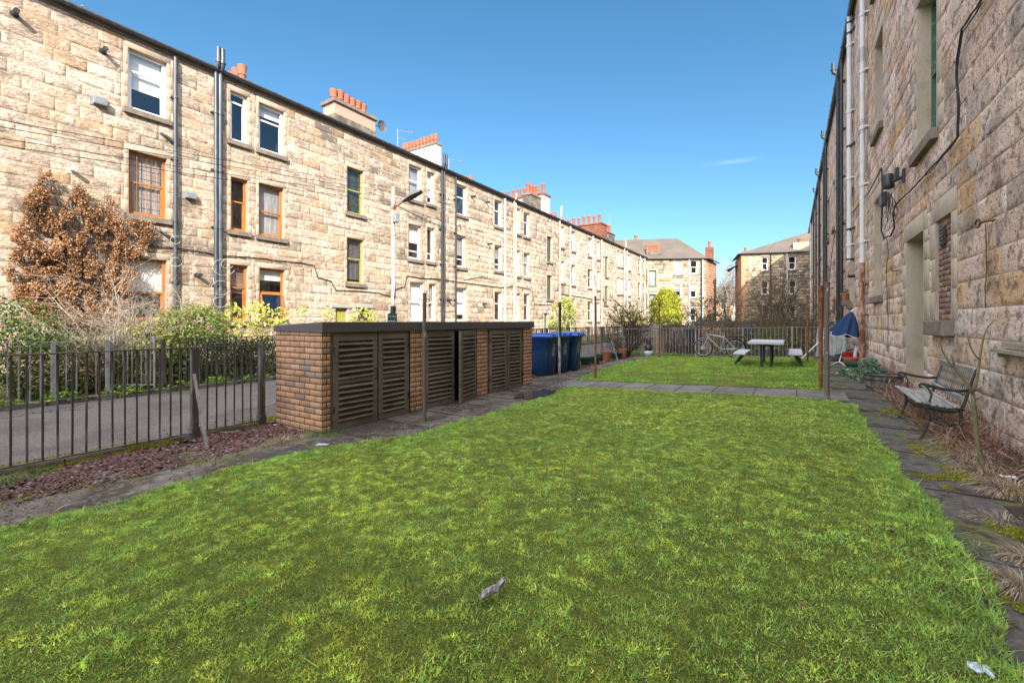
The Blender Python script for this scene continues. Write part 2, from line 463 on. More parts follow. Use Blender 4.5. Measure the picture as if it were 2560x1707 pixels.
# ---------------------------------------------------------------- ground
def sheet(name, y0, y1, L, Rf, dz, m, step=.25, amp=0, nseed=3, nx=None, freq=2.5):
    ny = max(1, int((y1 - y0) / step)); nx = nx or 12
    ys = np.linspace(y0, y1, ny + 1)
    v = []; f = []
    for y in ys:
        l = L(y) if callable(L) else L; r = Rf(y) if callable(Rf) else Rf
        xs = np.linspace(l, r, nx + 1)
        z = gzn(xs) + dz
        if amp:
            z = z + amp * (fbm(xs * freq, np.full_like(xs, y) * freq, nseed) - .5) * 2
        v += list(zip(xs, np.full_like(xs, y), z))
    for j in range(ny):
        for i in range(nx):
            a = j * (nx + 1) + i
            f.append((a, a + 1, a + nx + 2, a + nx + 1))
    mb = MB().add(v, f)
    o = mb.build(name, m, smooth='all')
    return tag(o, kind='structure')


def pw(pts):
    ys = [p[0] for p in pts]; xs = [p[1] for p in pts]
    return lambda y: float(np.interp(y, ys, xs))


# base ground follows the cross fall of the yard and reaches the horizon
g = MB()
xs_ = [-900, -60, -17, -10.5, -6.2, -4.3, -3.2, -2, -1, .3, 2.2, 60, 900]
ys_ = [-600, -8, 3, 9, 18, 40, 80, 1500]
g.add([(x, y, gz(x) - .02) for y in ys_ for x in xs_],
      [(j * 13 + i, j * 13 + i + 1, (j + 1) * 13 + i + 1, (j + 1) * 13 + i) for j in range(7) for i in range(12)])
tag(g.build('ground', 'farground'), kind='structure')
sheet('garden_soil', -8, 60, -17, -10.62, .0, 'garden', 1, .04, 5, 10)
sheet('lane', -8, 60, -10.55, -6.12, .004, 'asphalt', 2, 0)
sheet('soil_bed', -3, 3.2, -6.05, -4.2, .0, 'soil', .15, .02, 9, 16)
sheet('soil_strip', 8.6, 17.7, -6.05, -5.1, .0, 'soil', .2, .02, 9, 8)
jag = lambda base, a, sd: (lambda y: base + a * (float(vn(y * 2.2, sd, sd)) - .5) * 2 + a * .5 * (float(vn(y * 7, sd, sd + 3)) - .5))
sheet('side_path', -3, 3.3, jag(-5.38, .14, 4), -4.0, .022, 'concrete', .12, .012, 12, 16, 3)
sheet('shed_path', 3.3, 17.5, pw([(3.3, -5.0), (8.55, -4.95), (8.8, -5.3), (17.5, -5.15)]), pw([(3.3, -3.6), (9.4, -3.6), (9.6, -4.2), (17.5, -4.4)]), .024, 'concrete', .2, .006, 13, 10)
sheet('cross_path', 8.38, 9.42, -4.4, .75, .030, 'slab', 1.1, 0, nx=10)
sheet('wall_path', -3, 19.5, .40, pw([(-3, 1.35), (5, 1.3), (9, 1.45), (19.5, 1.5)]), .012, 'path_dark', .2, .012, 14, 8)
sheet('wall_bed', -3, 19.5, pw([(-3, 1.1), (19.5, 1.4)]), 1.85, .016, 'soil', .15, .03, 15, 8)
sheet('back_yard', 17.75, 60, -6.1, 1.85, .0, 'garden', 1, .03, 16, 8)
# joints between the flags of the cross path (thin dark grooves filled with moss)
jb = MB()
for px in [1481, 1560, 1635, 1712, 1800, 1895, 1990]:
    X = gp(px, 965)[0]
    jb.box(X - .006, X + .006, 8.42, 9.38, gz(X) + .030, gz(X) + .035)
for yy in np.arange(3.4, 8.6, .78):
    jb.box(-4.9, -3.95, yy - .004, yy + .004, .02 + gz(-4.4), .030 + gz(-4.2))
for yy in np.arange(2.1, 17.5, 1.13):
    jb.bar((.55, yy, .17 + .010), (1.3, yy + random.uniform(-.05, .05), .17 + .012), .010, .012)
tag(jb.build('paving_joints', 'soil'), kind='structure')

lawnA_L = pw([(-3, -4.35), (.6, -4.34), (1.2, -4.33), (1.9, -4.42), (3.0, -4.25), (3.8, -3.78), (5.4, -3.76), (7.1, -3.72), (8.38, -3.9)])
lawnA_R = pw([(-3, .68), (2.4, .66), (3, .71), (5, .73), (6.7, .68), (8.0, .69), (8.38, .5)])
lawnB_L = pw([(9.42, -4.30), (12.7, -4.58), (17.3, -4.62)])
lawnB_R = pw([(9.42, .50), (12, .62), (17.3, .66)])
AL = lambda y: lawnA_L(y) + .07 * (float(vn(y * 4, .5, 31)) - .5)
AR = lambda y: lawnA_R(y) + .05 * (float(vn(y * 9, 2.5, 39)) - .5) + .16 * (float(vn(y * 3, 7.5, 37)) - .5)
sheet('lawn', -3, 8.38, AL, AR, .032, 'lawnbase', .09, .022, 21, 60, 3.5)
sheet('far_lawn', 9.42, 17.6, lawnB_L, lawnB_R, .034, 'lawnbase', .15, .015, 22, 36, 3)


def lawn_z(x, y):
    return gzn(x) + .032 + .022 * (fbm(x * 3.5, y * 3.5, 21) - .5) * 2


def blades(n, y0, y1, Lf, Rf, h, w, moss_ok=True, dz=0, tone=None):
    y = rng.uniform(y0, y1, n)
    l = np.array([Lf(q) for q in np.linspace(y0, y1, 200)]); r = np.array([Rf(q) for q in np.linspace(y0, y1, 200)])
    yl = np.linspace(y0, y1, 200)
    l = np.interp(y, yl, l); r = np.interp(y, yl, r)
    x = l + (r - l) * rng.uniform(-.012, 1.012, n)
    moss = np.clip((fbm(x * 1.1 + 3, y * 1.1, 41, 3) * .42 + fbm(x * 17, y * 17, 47, 3) * .58 - .36) * 3.0, 0, 1)
    near_edge = np.clip(1 - np.minimum(x - l, r - x) / .35, 0, 1)
    moss = np.clip(moss * .9 - near_edge * .6, 0, 1)
    moss = (rng.random(n) < .12 + .76 * moss).astype(float) * .8 + moss * .2
    clump = fbm(x * 15, y * 15, 43, 3)
    hh = h * (.55 + .9 * clump) * rng.uniform(.6, 1.3, n) * (1 - .45 * moss) * (1 + .5 * near_edge)
    long_ = rng.random(n) < .02 * (1 - moss)
    hh = np.where(long_, hh * 2.0, hh)
    a = rng.uniform(0, 6.283, n); ln = rng.uniform(.1, .9, n) * (1 + .4 * (1 - moss))
    ww = w * rng.uniform(.7, 1.3, n) * (1 + .6 * moss)
    z = lawn_z(x, y) - .004 + dz + .020 * np.clip(clump - .45, 0, 1) * moss
    px, py = np.cos(a), np.sin(a)
    dx = rng.normal(0, 1, n) * ln * hh; dy = rng.normal(0, 1, n) * ln * hh
    V = np.empty((n, 3, 3))
    V[:, 0] = np.stack([x - px * ww / 2, y - py * ww / 2, z], 1)
    V[:, 1] = np.stack([x + px * ww / 2, y + py * ww / 2, z], 1)
    V[:, 2] = np.stack([x + dx, y + dy, z + hh], 1)
    yel = np.array([.262, .290, .050]); grn = np.array([.158, .250, .048]); blu = np.array([.10, .19, .075]); dry = np.array([.34, .27, .12])
    c = yel * moss[:, None] + grn * (1 - moss[:, None])
    lf = fbm(x * .8, y * .8, 53, 3)
    c = c * (.88 + .28 * lf[:, None])
    bl = (rng.random(n) < .16) & (moss < .7); c[bl] = blu
    dr = rng.random(n) < .03; c[dr] = dry
    dk = np.clip((fbm(x * 3.1, y * 3.1, 59, 3) - .56) * 6, 0, 1)[:, None] * .28
    c = c * (1 - dk) + np.array([.06, .07, .02]) * dk
    c = c * (.74 + .52 * clump[:, None]) * (.40 + 1.2 * fbm(x * 24, y * 24, 67, 2)[:, None])
    c = c * rng.uniform(.75, 1.3, (n, 1)) * (2.05 - .10 * np.clip(y - 2, 0, 3))[:, None]
    return V.reshape(-1, 3), c


parts_v, parts_c = [], []
for n, y0, y1, h, w in [(220000, .6, 2.6, .0165, .0048), (180000, 2.6, 5.2, .017, .0065), (90000, 5.2, 8.38, .020, .010), (70000, -.3, .6, .0165, .0055), (9000, -1.6, -.3, .018, .008)]:
    v_, c_ = blades(n, y0, y1, AL, AR, h, w); parts_v.append(v_); parts_c.append(c_)
tag(mesh_np('grass', np.vstack(parts_v), 3, np.vstack(parts_c), 'grass'), 'short mossy green grass covering the near lawn', 'grass', kind='stuff')
v_, c_ = blades(60000, 9.42, 17.6, lawnB_L, lawnB_R, .026, .016)
c_ = c_ * np.array([.85, 1.0, .8])
tag(mesh_np('grass', v_, 3, c_, 'grass'), 'bright green grass of the far lawn beyond the cross path', 'grass', kind='stuff')


# small round weed leaves scattered in the near lawn
def leafcloud(P, Nrm, size, cols, asp=.6, jit=.8):
    """diamond leaves at P with random orientation around Nrm"""
    n = len(P)
    nr = Nrm + rng.normal(0, jit, (n, 3)); nr /= np.linalg.norm(nr, axis=1)[:, None]
    t = rng.normal(0, 1, (n, 3)); t -= nr * (t * nr).sum(1)[:, None]; t /= np.linalg.norm(t, axis=1)[:, None]
    b = np.cross(nr, t)
    s = (size * rng.uniform(.6, 1.3, n))[:, None]
    V = np.empty((n, 4, 3))
    V[:, 0] = P - t * s * .5; V[:, 1] = P + b * s * asp * .5 - t * s * .05 + nr * s * .08
    V[:, 2] = P + t * s * .5; V[:, 3] = P - b * s * asp * .5 - t * s * .05 + nr * s * .08
    return V.reshape(-1, 3), cols


n = 9000
y = rng.uniform(.7, 6, n) ** 1.0; x = rng.uniform(-4.1, .6, n)
k = fbm(x * 1.6, y * 1.6, 61, 3) > .52
x, y = x[k], y[k]
P = np.stack([x, y, lawn_z(x, y) + rng.uniform(.004, .016, len(x))], 1)
cc = np.array([.075, .17, .05]) * rng.uniform(.6, 1.5, (len(x), 1))
v_, c_ = leafcloud(P, np.array([0, 0, 1.]), np.full(len(x), .012), cc, .9, .35)
tag(mesh_np('clover', v_, 4, c_, 'leaf'), 'tiny blue green weed leaves scattered through the near lawn', 'weeds', kind='stuff')


# ---------------------------------------------------------------- facades
class Fac:
    def __init__(s, o, u, n): s.o, s.u, s.n = o, u, n

    def mp(s, u, v, n=0):
        return (s.o[0] + u * s.u[0] + n * s.n[0], s.o[1] + u * s.u[1] + n * s.n[1], v)

    def box(s, mb, u0, u1, v0, v1, n0, n1):
        return mb.box(u0, u1, v0, v1, n0, n1, fn=lambda a, b, c_: s.mp(a, b, c_))


def cut(rects, o):
    out = []
    a0, a1, b0, b1 = o
    for (u0, u1, v0, v1) in rects:
        if a1 <= u0 or a0 >= u1 or b1 <= v0 or b0 >= v1:
            out.append((u0, u1, v0, v1)); continue
        if u0 < a0: out.append((u0, a0, v0, v1))
        if a1 < u1: out.append((a1, u1, v0, v1))
        m0, m1 = max(u0, a0), min(u1, a1)
        if b1 < v1: out.append((m0, m1, b1, v1))
        if v0 < b0: out.append((m0, m1, v0, b0))
    return [r for r in out if r[1] - r[0] > .03 and r[3] - r[2] > .03]


def masonry(fac, name, parent, u0, u1, v0, v1, openings, hrange=(.29, .37), wrange=(.45, 1.15), cell=lambda u: .1,
            amp=.02, proud=.012, joint=.012, colf=None, mats=('stone_l', 'dressed', 'mortar', 'room'), ring=.14, lintel=.28,
            ringcol=None, rev=.2, deep=1.0, seed=1, bond=None, flat=False, skip_rooms=()):
    rd = random.Random(seed)
    V = []; Fc = []; mi = []; cols = []
    base = [0]

    def block(r, m, a, col, pr, cl):
        a0, a1, b0, b1 = r
        j = joint / 2
        a0 += j; a1 -= j; b0 += j; b1 -= j
        if a1 - a0 < .015 or b1 - b0 < .015: return
        ch = min(.013 if a > .025 else .009, (a1 - a0) * .25, (b1 - b0) * .25) if not flat else min(.004, (a1 - a0) * .1)
        nu = max(1, round((a1 - a0 - 2 * ch) / cl)); nv = max(1, round((b1 - b0 - 2 * ch) / cl))
        us = np.concatenate([[a0], np.linspace(a0 + ch, a1 - ch, nu + 1), [a1]])
        vs = np.concatenate([[b0], np.linspace(b0 + ch, b1 - ch, nv + 1), [b1]])
        U, Vv = np.meshgrid(us, vs)
        Nn = np.full(U.shape, pr)
        if a > 0:
            q = rd.randint(0, 999)
            Nn = Nn + a * (fbm(U * 4.2 + q, Vv * 8 + q, 5 + q % 7, 4) - .42) * 2.4 + a * .7 * (vn(U * 15, Vv * 17, 3) - .5)
            Nn = np.maximum(Nn, .002)
        eg = -.001
        Nn[0, :] = Nn[-1, :] = eg; Nn[:, 0] = Nn[:, -1] = eg
        w = len(us); h = len(vs)
        X = fac.o[0] + U * fac.u[0] + Nn * fac.n[0]; Y = fac.o[1] + U * fac.u[1] + Nn * fac.n[1]
        V.append(np.stack([X, Y, Vv], -1).reshape(-1, 3))
        ii, jj = np.meshgrid(np.arange(w - 1), np.arange(h - 1))
        q = (jj * w + ii).ravel() + base[0]
        Fc.append(np.stack([q, q + 1, q + w + 1, q + w], 1))
        mi.extend([m] * len(q)); cols.append(np.tile(col, (len(q), 1)))
        base[0] += w * h

    def quad(pts, m, col=(.3, .25, .2)):
        V.append(np.array(pts, float)); Fc.append(np.array([[base[0], base[0] + 1, base[0] + 2, base[0] + 3]]))
        mi.append(m); cols.append(np.array([col])); base[0] += 4
    ops = [o[:4] for o in openings]
    rings = []
    if ring:
        for (a0, a1, b0, b1) in ops:
            todo = [(a0 - ring * .9, a1 + ring * .9, b1, b1 + lintel)] if lintel else []
            for sd in (0, 1):
                v = b0
                while v < b1 - .05:
                    h = min(rd.uniform(.28, .5), b1 - v)
                    if b1 - v - h < .12: h = b1 - v
                    e = rd.choice((ring, ring, ring * 1.5))
                    todo.append((a0 - e, a0, v, v + h) if sd == 0 else (a1, a1 + e, v, v + h))
                    v += h
            for t in todo:
                rs = [t]
                for o in ops: rs = cut(rs, o)
                for o in rings: rs = cut(rs, o)
                for r in rs:
                    if r[2] >= v0 and r[3] <= v1 + .01: rings.append(r)
        for r in rings:
            cl_ = ringcol(r[0], r[2], rd) if ringcol else (.45, .36, .26)
            block(r, 1, 0, cl_, proud + .004, 9)
    obst = ops + rings
    v = v0; row = 0
    while v < v1 - .02:
        h = rd.uniform(*hrange)
        if v1 - v - h < hrange[0] * .4: h = v1 - v
        h = min(h, v1 - v)
        u = u0 if not bond else u0 - (bond / 2 if row % 2 else 0)
        if not bond: u -= rd.uniform(0, .5)
        band = [o for o in obst if o[2] < v + h and o[3] > v]
        while u < u1:
            w = bond if bond else rd.uniform(*wrange) * (1.0 if rd.random() > .2 else .55)
            a = max(u, u0); b = min(u + w, u1)
            if b - a > .02:
                rs = [(a, b, v, v + h)]
                for o in band:
                    if o[0] < b and o[1] > a: rs = cut(rs, o)
                for r in rs:
                    block(r, 0, amp, colf(r[0], r[2], rd), proud * rd.uniform(.8, 1.3), cell((a + b) / 2))
            u += w
        v += h; row += 1
    # mortar backing with holes
    us = sorted(set([u0, u1] + [q for o in ops for q in o[:2] if u0 < q < u1]))
    vs = sorted(set([v0, v1] + [q for o in ops for q in o[2:4] if v0 < q < v1]))
    for i in range(len(us) - 1):
        for j in range(len(vs) - 1):
            cu, cv = (us[i] + us[i + 1]) / 2, (vs[j] + vs[j + 1]) / 2
            if any(o[0] < cu < o[1] and o[2] < cv < o[3] for o in ops): continue
            quad([fac.mp(us[i], vs[j]), fac.mp(us[i + 1], vs[j]), fac.mp(us[i + 1], vs[j + 1]), fac.mp(us[i], vs[j + 1])], 2)
    for k_, (a0, a1, b0, b1) in enumerate(ops):
        rc = ringcol(a0, b0, rd) if ringcol else (.45, .36, .26)
        p = .012
        for (A, B) in (((a0, b0), (a0, b1)), ((a1, b1), (a1, b0)), ((a0, b1), (a1, b1)), ((a1, b0), (a0, b0))):
            quad([fac.mp(*A, p), fac.mp(*B, p), fac.mp(*B, -rev), fac.mp(*A, -rev)], 1, rc)
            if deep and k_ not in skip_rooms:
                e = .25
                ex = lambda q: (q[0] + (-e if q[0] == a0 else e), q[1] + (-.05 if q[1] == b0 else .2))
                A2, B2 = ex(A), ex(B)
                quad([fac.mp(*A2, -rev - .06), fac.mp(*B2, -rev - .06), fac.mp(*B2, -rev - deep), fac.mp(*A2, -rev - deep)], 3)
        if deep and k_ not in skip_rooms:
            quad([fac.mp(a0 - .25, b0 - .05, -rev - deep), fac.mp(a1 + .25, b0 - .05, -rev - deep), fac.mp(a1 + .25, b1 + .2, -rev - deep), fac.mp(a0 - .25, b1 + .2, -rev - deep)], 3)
    V = np.vstack(V); Fc = np.vstack(Fc)
    me = bpy.data.meshes.new(name)
    me.vertices.add(len(V)); me.loops.add(len(Fc) * 4); me.polygons.add(len(Fc))
    me.vertices.foreach_set('co', V.astype(np.float32).ravel())
    me.loops.foreach_set('vertex_index', Fc.astype(np.int32).ravel())
    me.polygons.foreach_set('loop_start', np.arange(0, len(Fc) * 4, 4, dtype=np.int32))
    me.polygons.foreach_set('loop_total', np.full(len(Fc), 4, np.int32))
    me.polygons.foreach_set('material_index', np.array(mi, np.int32))
    for m_ in mats: me.materials.append(M[m_])
    a = me.attributes.new('Col', 'FLOAT_COLOR', 'FACE')
    cc = np.vstack(cols)
    a.data.foreach_set('color', np.hstack([cc, np.ones((len(cc), 1))]).astype(np.float32).ravel())
    me.update(calc_edges=True)
    return link(name, me, parent, False)


def window(fac, parent, u0, u1, v0, v1, fm='upvc', style='sash', inset=.13, sill=True, blind=None, split=.5, fw=.06, glass='glass', label=None, awning=0, sillw=.12):
    """a window: frame part with pane, sill, blind as sub-parts. style: sash | top (small toplight) | grid | plain"""
    fr = MB()
    n0, n1 = -inset - .06, -inset
    e = .004
    bt = fw * 1.6 if style != 'plain' else fw
    fac.box(fr, u0 + e, u0 + fw, v0 + e, v1 - e, n0, n1); fac.box(fr, u1 - fw, u1 - e, v0 + e, v1 - e, n0, n1)
    fac.box(fr, u0 + fw, u1 - fw, v1 - fw, v1 - e, n0, n1 - .002); fac.box(fr, u0 + fw, u1 - fw, v0 + e, v0 + bt, n0, n1 - .002)
    vm = v0 + (v1 - v0) * split
    if style != 'plain':
        fac.box(fr, u0 + fw, u1 - fw, vm - .028, vm + .028, n0, n1 + .008)
        if not awning:
            s2 = fw * .6
            fac.box(fr, u0 + fw, u0 + fw + s2, v0 + bt, vm - .028, n0 + .01, n1 - .015); fac.box(fr, u1 - fw - s2, u1 - fw, v0 + bt, vm - .028, n0 + .01, n1 - .015)
    if style == 'grid':
        for k in range(1, 4):
            uu = u0 + (u1 - u0) * k / 4
            fac.box(fr, uu - .006, uu + .006, v0 + bt, vm - .03, n0 + .03, n0 + .05); fac.box(fr, uu - .006, uu + .006, vm + .03, v1 - fw, n0 + .03, n0 + .05)
        for k in range(1, 3):
            for (b0, b1) in ((v0 + bt, vm - .03), (vm + .03, v1 - fw)):
                vv = b0 + (b1 - b0) * k / 3
                fac.box(fr, u0 + fw, u1 - fw, vv - .006, vv + .006, n0 + .03, n0 + .05)
    o = fr.build('window', fm, parent)
    if label: o['label'] = label
    pn = MB()
    pn.add([fac.mp(u, v, n0 + .012) for u, v in ((u0 + fw * .5, (vm if awning else v0 + .02)), (u1 - fw * .5, (vm if awning else v0 + .02)), (u1 - fw * .5, v1 - .02), (u0 + fw * .5, v1 - .02))], [(0, 1, 2, 3)])
    pn.build('pane', glass, o)
    if awning:                                       # lower sash hinged open at its top
        fr2 = MB(); pn2 = MB(); D = v1 * 0 + (vm - v0)
        def tilt(a, b, c_):
            t = (vm - b) / D
            return fac.mp(a, b, c_ - inset + t * awning)
        for (a, b, q, r_) in ((u0 + .05, u0 + .12, v0 + .03, vm - .03), (u1 - .12, u1 - .05, v0 + .03, vm - .03), (u0 + .12, u1 - .12, v0 + .03, v0 + .11), (u0 + .12, u1 - .12, vm - .09, vm - .03)):
            fr2.box(a, b, q, r_, 0, .05, fn=tilt)
        fr2.build('sash', fm, o)
        pn2.add([tilt(u, v, .02) for u, v in ((u0 + .1, v0 + .08), (u1 - .1, v0 + .08), (u1 - .1, vm - .06), (u0 + .1, vm - .06))], [(0, 1, 2, 3)])
        pn2.build('pane', glass, o)
    if sill:
        sb = MB(); fac.box(sb, u0 - .12, u1 + .12, v0 - .17, v0 - .004, -.1, sillw)
        so_ = sb.build('sill', 'cope' if sill is True else sill, o, bevel=.01)
    if blind:
        kind, frac = blind
        bb = MB(); fac.box(bb, u0 + .02, u1 - .02, v1 - (v1 - v0) * frac, v1, n0 - .12, n0 - .1)
        bb.build('blind' if kind == 'blind' else 'curtain', kind, o)
    return o


def leftcol(u, v, rd):
    so_ = float(fbm(u * .35, v * .5, 71, 3)); t = rd.random()
    warm = (.56, .44, .345); pale = (.66, .545, .44); grey = (.42, .35, .285); dark = (.21, .17, .14)
    k = t * .85 + .08 + (so_ - .5) * 1.9 + max(0, (v - 6.5) * .02)
    c_ = pale if k < .30 else warm if k < .72 else grey if k < .90 else dark
    if rd.random() < .05: c_ = (.52, .36, .235)
    q = rd.uniform(.9, 1.1)
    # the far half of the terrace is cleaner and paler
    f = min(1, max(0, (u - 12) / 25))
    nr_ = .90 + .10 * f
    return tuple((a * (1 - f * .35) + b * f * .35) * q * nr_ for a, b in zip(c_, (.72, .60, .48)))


def ringl(u, v, rd):
    q = rd.uniform(.85, 1.1); return (.46 * q, .36 * q, .275 * q)


# ---- left tenement
XL = -17.0
FL = Fac((XL, 0), (0, 1), (1, 0))
WIN = [  # xl, xr, top, bottom (photo), frame, style, blind
    (320, 417, 118, 270, 'upvc', 'sash', ('blind', .60), .66), (321, 417, 373, 534, 'oak', 'grid', ('net', 1.0), .52), (322, 417, 642, 803, 'oak', 'sash', ('blind', .52), .46),
    (575.4, 619, 224.6, 349.4, 'upvc', 'sash', None, .80), (577, 619, 441, 575, 'oak', 'sash', None, .56), (575, 620, 660, 803, 'oak', 'sash', ('slat_blind', .5), .6),
    (647, 710, 254.8, 372.7, 'upvc', 'sash', ('blind', .22), .66), (647, 709, 456, 588, 'oak', 'sash', ('net', 1.0), .48), (648, 712, 668.6, 803, 'oak', 'sash', ('blind', .22), .55),
    (867.4, 908.6, 415, 530, 'olive', 'sash', ('grille', 1.0), .52), (867, 908.6, 593, 707, 'olive', 'sash', ('net', .9), .55),
    (1022, 1053, 409, 496, 'upvc', 'sash', ('net', .9), .56), (1021, 1053, 558.6, 646, 'upvc', 'sash', ('blind', .5), .24), (1025, 1059, 704, 803, 'upvc', 'sash', ('blind', 1.0), .5),
    (1067.7, 1085.6, 428, 508, 'upvc', 'sash', ('blind', .75), .55), (1067.7, 1085.6, 568, 653, 'upvc', 'sash', None, .24), (1072, 1089, 709, 803, 'upvc', 'sash', ('net', 1.0), .5),
    (1141.8, 1166.5, 458.5, 535, 'upvc', 'sash', None, .6), (1141.8, 1164, 587, 667, 'upvc', 'sash', ('net', .6), .26), (1142, 1166, 719, 803, 'upvc', 'sash', ('blind', .8), .6),
    (1236.4, 1254, 498, 564, 'upvc', 'sash', None, .6), (1236.4, 1254, 612, 676, 'upvc', 'sash', ('net', .5), .26), (1236.4, 1254, 729, 803, 'upvc', 'sash', None, .6),
    (1291, 1300, 520, 583, 'upvc', 'sash', ('blind', .9), .5), (1291, 1300, 625.7, 689, 'upvc', 'sash', ('blind', .6), .5), (1291, 1300, 734, 803, 'upvc', 'sash', ('net', 1), .5),
    (1309.6, 1324, 529.8, 590, 'upvc', 'sash', None, .6), (1309.6, 1324, 631, 693, 'upvc', 'sash', ('net', 1), .6), (1309.6, 1324, 734, 803, 'upvc', 'sash', None, .6),
    (1367.4, 1379.8, 590, 653, 'green', 'sash', ('grille', 1), .55), (1367.4, 1379.8, 687.4, 748, 'green', 'sash', ('grille', 1), .55),
    (1403, 1410, 565.4, 617.5, 'upvc', 'sash', None, .55), (1403, 1410, 653, 706.6, 'upvc', 'sash', None, .55), (1403, 1410, 744, 803, 'upvc', 'sash', None, .55),
    (1427, 1437.4, 576.4, 625.7, 'upvc', 'sash', ('blind', .3), .55), (1427, 1437.4, 661.4, 712, 'upvc', 'sash', None, .55), (1427, 1437.4, 746.7, 803, 'upvc', 'sash', ('blind', 1), .55),
    (1469.4, 1480.4, 592.8, 639.4, 'upvc', 'sash', ('blind', .8), .55), (1469.4, 1480.4, 672, 719, 'upvc', 'sash', None, .55), (1469.4, 1480.4, 753.5, 803, 'upvc', 'sash', None, .55),
    (1492.7, 1499, 602, 647.6, 'upvc', 'sash', ('blind', .9), .55), (1492.7, 1499, 678, 724, 'upvc', 'sash', None, .55), (1492.7, 1499, 757, 803, 'upvc', 'sash', None, .55),
    (1512.8, 1519.6, 641, 691.5, 'green', 'sash', ('grille', 1), .55), (1512.8, 1519.6, 715, 761.8, 'green', 'sash', ('grille', 1), .55),
    (1543, 1549, 625.5, 666, 'upvc', 'sash', ('blind', 1), .55), (1543, 1549, 693.3, 735, 'upvc', 'sash', ('blind', .5), .55), (1543, 1549, 762, 803, 'upvc', 'sash', None, .55),
    (1552, 1557, 629, 667, 'upvc', 'sash', ('blind', 1), .55), (1552, 1557, 695.7, 735, 'upvc', 'sash', None, .55), (1552, 1557, 764, 803, 'upvc', 'sash', None, .55),
    (1570.7, 1576, 636, 675.5, 'upvc', 'sash', ('blind', .5), .55), (1570.7, 1576, 698, 738.6, 'upvc', 'sash', None, .55), (1570.7, 1576, 767, 803, 'upvc', 'sash', None, .55),
    (1595, 1601, 647, 682.6, 'upvc', 'sash', ('blind', .5), .55), (1595, 1601, 706.4, 743, 'upvc', 'sash', None, .55),
    (1607, 1612, 650.5, 686, 'upvc', 'sash', ('blind', 1), .55), (1607, 1612, 710, 744.5, 'upvc', 'sash', None, .55)]
ops = []
for w in WIN:
    y0, zt = wp(w[0], w[2], XL); _, zb = wp(w[0], w[3], XL); y1, _ = wp(w[1], 800, XL)
    ops.append((y0, y1, zb, zt))
doors = []
for (a, b, t) in ((838.6, 868.8, 770), (895, 928, 770), (1360.6, 1369, 783.7)):
    y0, zt = wp(a, t, XL); y1, _ = wp(b, t, XL); doors.append((y0, y1, .05 if a != 895 else .95, zt))
YE = wp(1616, 700, XL)[0]
EV = wp(1000, 803 - (1978 - 1000) * .4333, XL)[1] - .12
tl = thing('tenement', 'long three storey buff sandstone tenement terrace along the left side', 'building', (XL, 25, 0))
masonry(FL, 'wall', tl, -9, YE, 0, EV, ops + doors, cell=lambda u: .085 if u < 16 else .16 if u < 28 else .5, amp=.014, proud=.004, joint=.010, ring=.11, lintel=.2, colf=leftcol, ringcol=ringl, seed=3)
for w, o in zip(WIN, ops):
    window(FL, tl, *o, fm=w[4], style=w[5], blind=w[6], split=w[7], fw=.075 if w[4] != 'olive' else .055,
           awning=.33 if w[0] == 648 else 0, glass='glass_dim' if w[4] in ('olive', 'green') else 'glass')
for i, o in enumerate(doors):
    d = MB(); FL.box(d, o[0] + .01, o[1] - .01, o[2], o[3] - .02, -.2, -.15)
    if i != 1: FL.box(d, o[0] + .1, o[1] - .1, o[2] + .2, o[3] - .2, -.15, -.14)
    d.build('door' if i != 1 else 'hatch', 'olive' if i == 0 else 'room' if i == 1 else 'green', tl)
    lb = MB(); FL.box(lb, o[0] - .2, o[1] + .2, o[3] + .02, o[3] + .12, 0, .06); lb.build('lintel', 'lead', tl)
# roof, eaves course, gutter
rf = MB()
zr = EV + .18
rf.add([(XL + .12, -9.2, zr), (XL + .12, YE + .2, zr), (XL - 6, YE + .2, zr + 2.2), (XL - 6, -9.2, zr + 2.2), (XL - 12, -9.2, zr), (XL - 12, YE, zr)], [(0, 1, 2, 3), (3, 2, 5, 4)])
rf.build('roof', 'slate', tl)
ec = MB(); ec.box(XL - .3, XL + .06, -8, YE, EV, zr - .03)
ec.build('eaves_course', 'cope', tl)
gt = MB(); gt.tube([(XL + .19, y, zr - .04) for y in np.linspace(-8, YE, 30)], .075, 8)
for y in np.arange(-7, YE, .95): gt.tube([(XL + .19, y - .03, zr - .04), (XL + .19, y + .03, zr - .04)], .088, 8)
gt.build('gutter', 'black', tl, smooth=True)
gb = MB(); gb.box(-12 + XL, XL, -9.05, -9.0, 0, EV); gb.build('gable', 'soot', tl)


def pot(mb, x, y, z, r=.14, h=.55, flare=True):
    if flare:
        mb.lathe([(r * .78, 0), (r * .82, h * .35), (r * 1.02, h * .38), (r * 1.0, h * .46), (r * .9, h * .5), (r * 1.15, h * .95), (r * 1.15, h), (r * .95, h), (r * .9, h * .8)], (x, y, z), 12)
    else:
        mb.lathe([(r * 1.1, 0), (r * 1.1, h * .1), (r * .85, h * .14), (r * .85, h * .8), (r * 1.05, h * .85), (r * 1.05, h), (r * .8, h), (r * .8, h * .8)], (x, y, z), 12)
    return mb


def chimney(parent, x0, x1, y0, y1, z0, z1, m, pots, capm='cope', cap=.10, flare=True, ph=.55, pr=.14):
    st = MB(); st.box(x0, x1, y0, y1, z0, z1 - .16)
    ch = st.build('chimney', m, parent)
    cp = MB(); cp.box(x0 - cap, x1 + cap, y0 - cap, y1 + cap, z1 - .16, z1); cp.build('chimney_cap', capm, ch, bevel=.015)
    for (px, py) in pots:
        pot(MB(), px, py, z1, pr * random.uniform(.92, 1.08), ph * random.uniform(.9, 1.08), flare).build('chimney_pot', 'pot', ch, smooth=True)
        if flare:
            pass
    return ch


def lin(a, b, n): return [a + (b - a) * (i + .5) / n for i in range(n)]


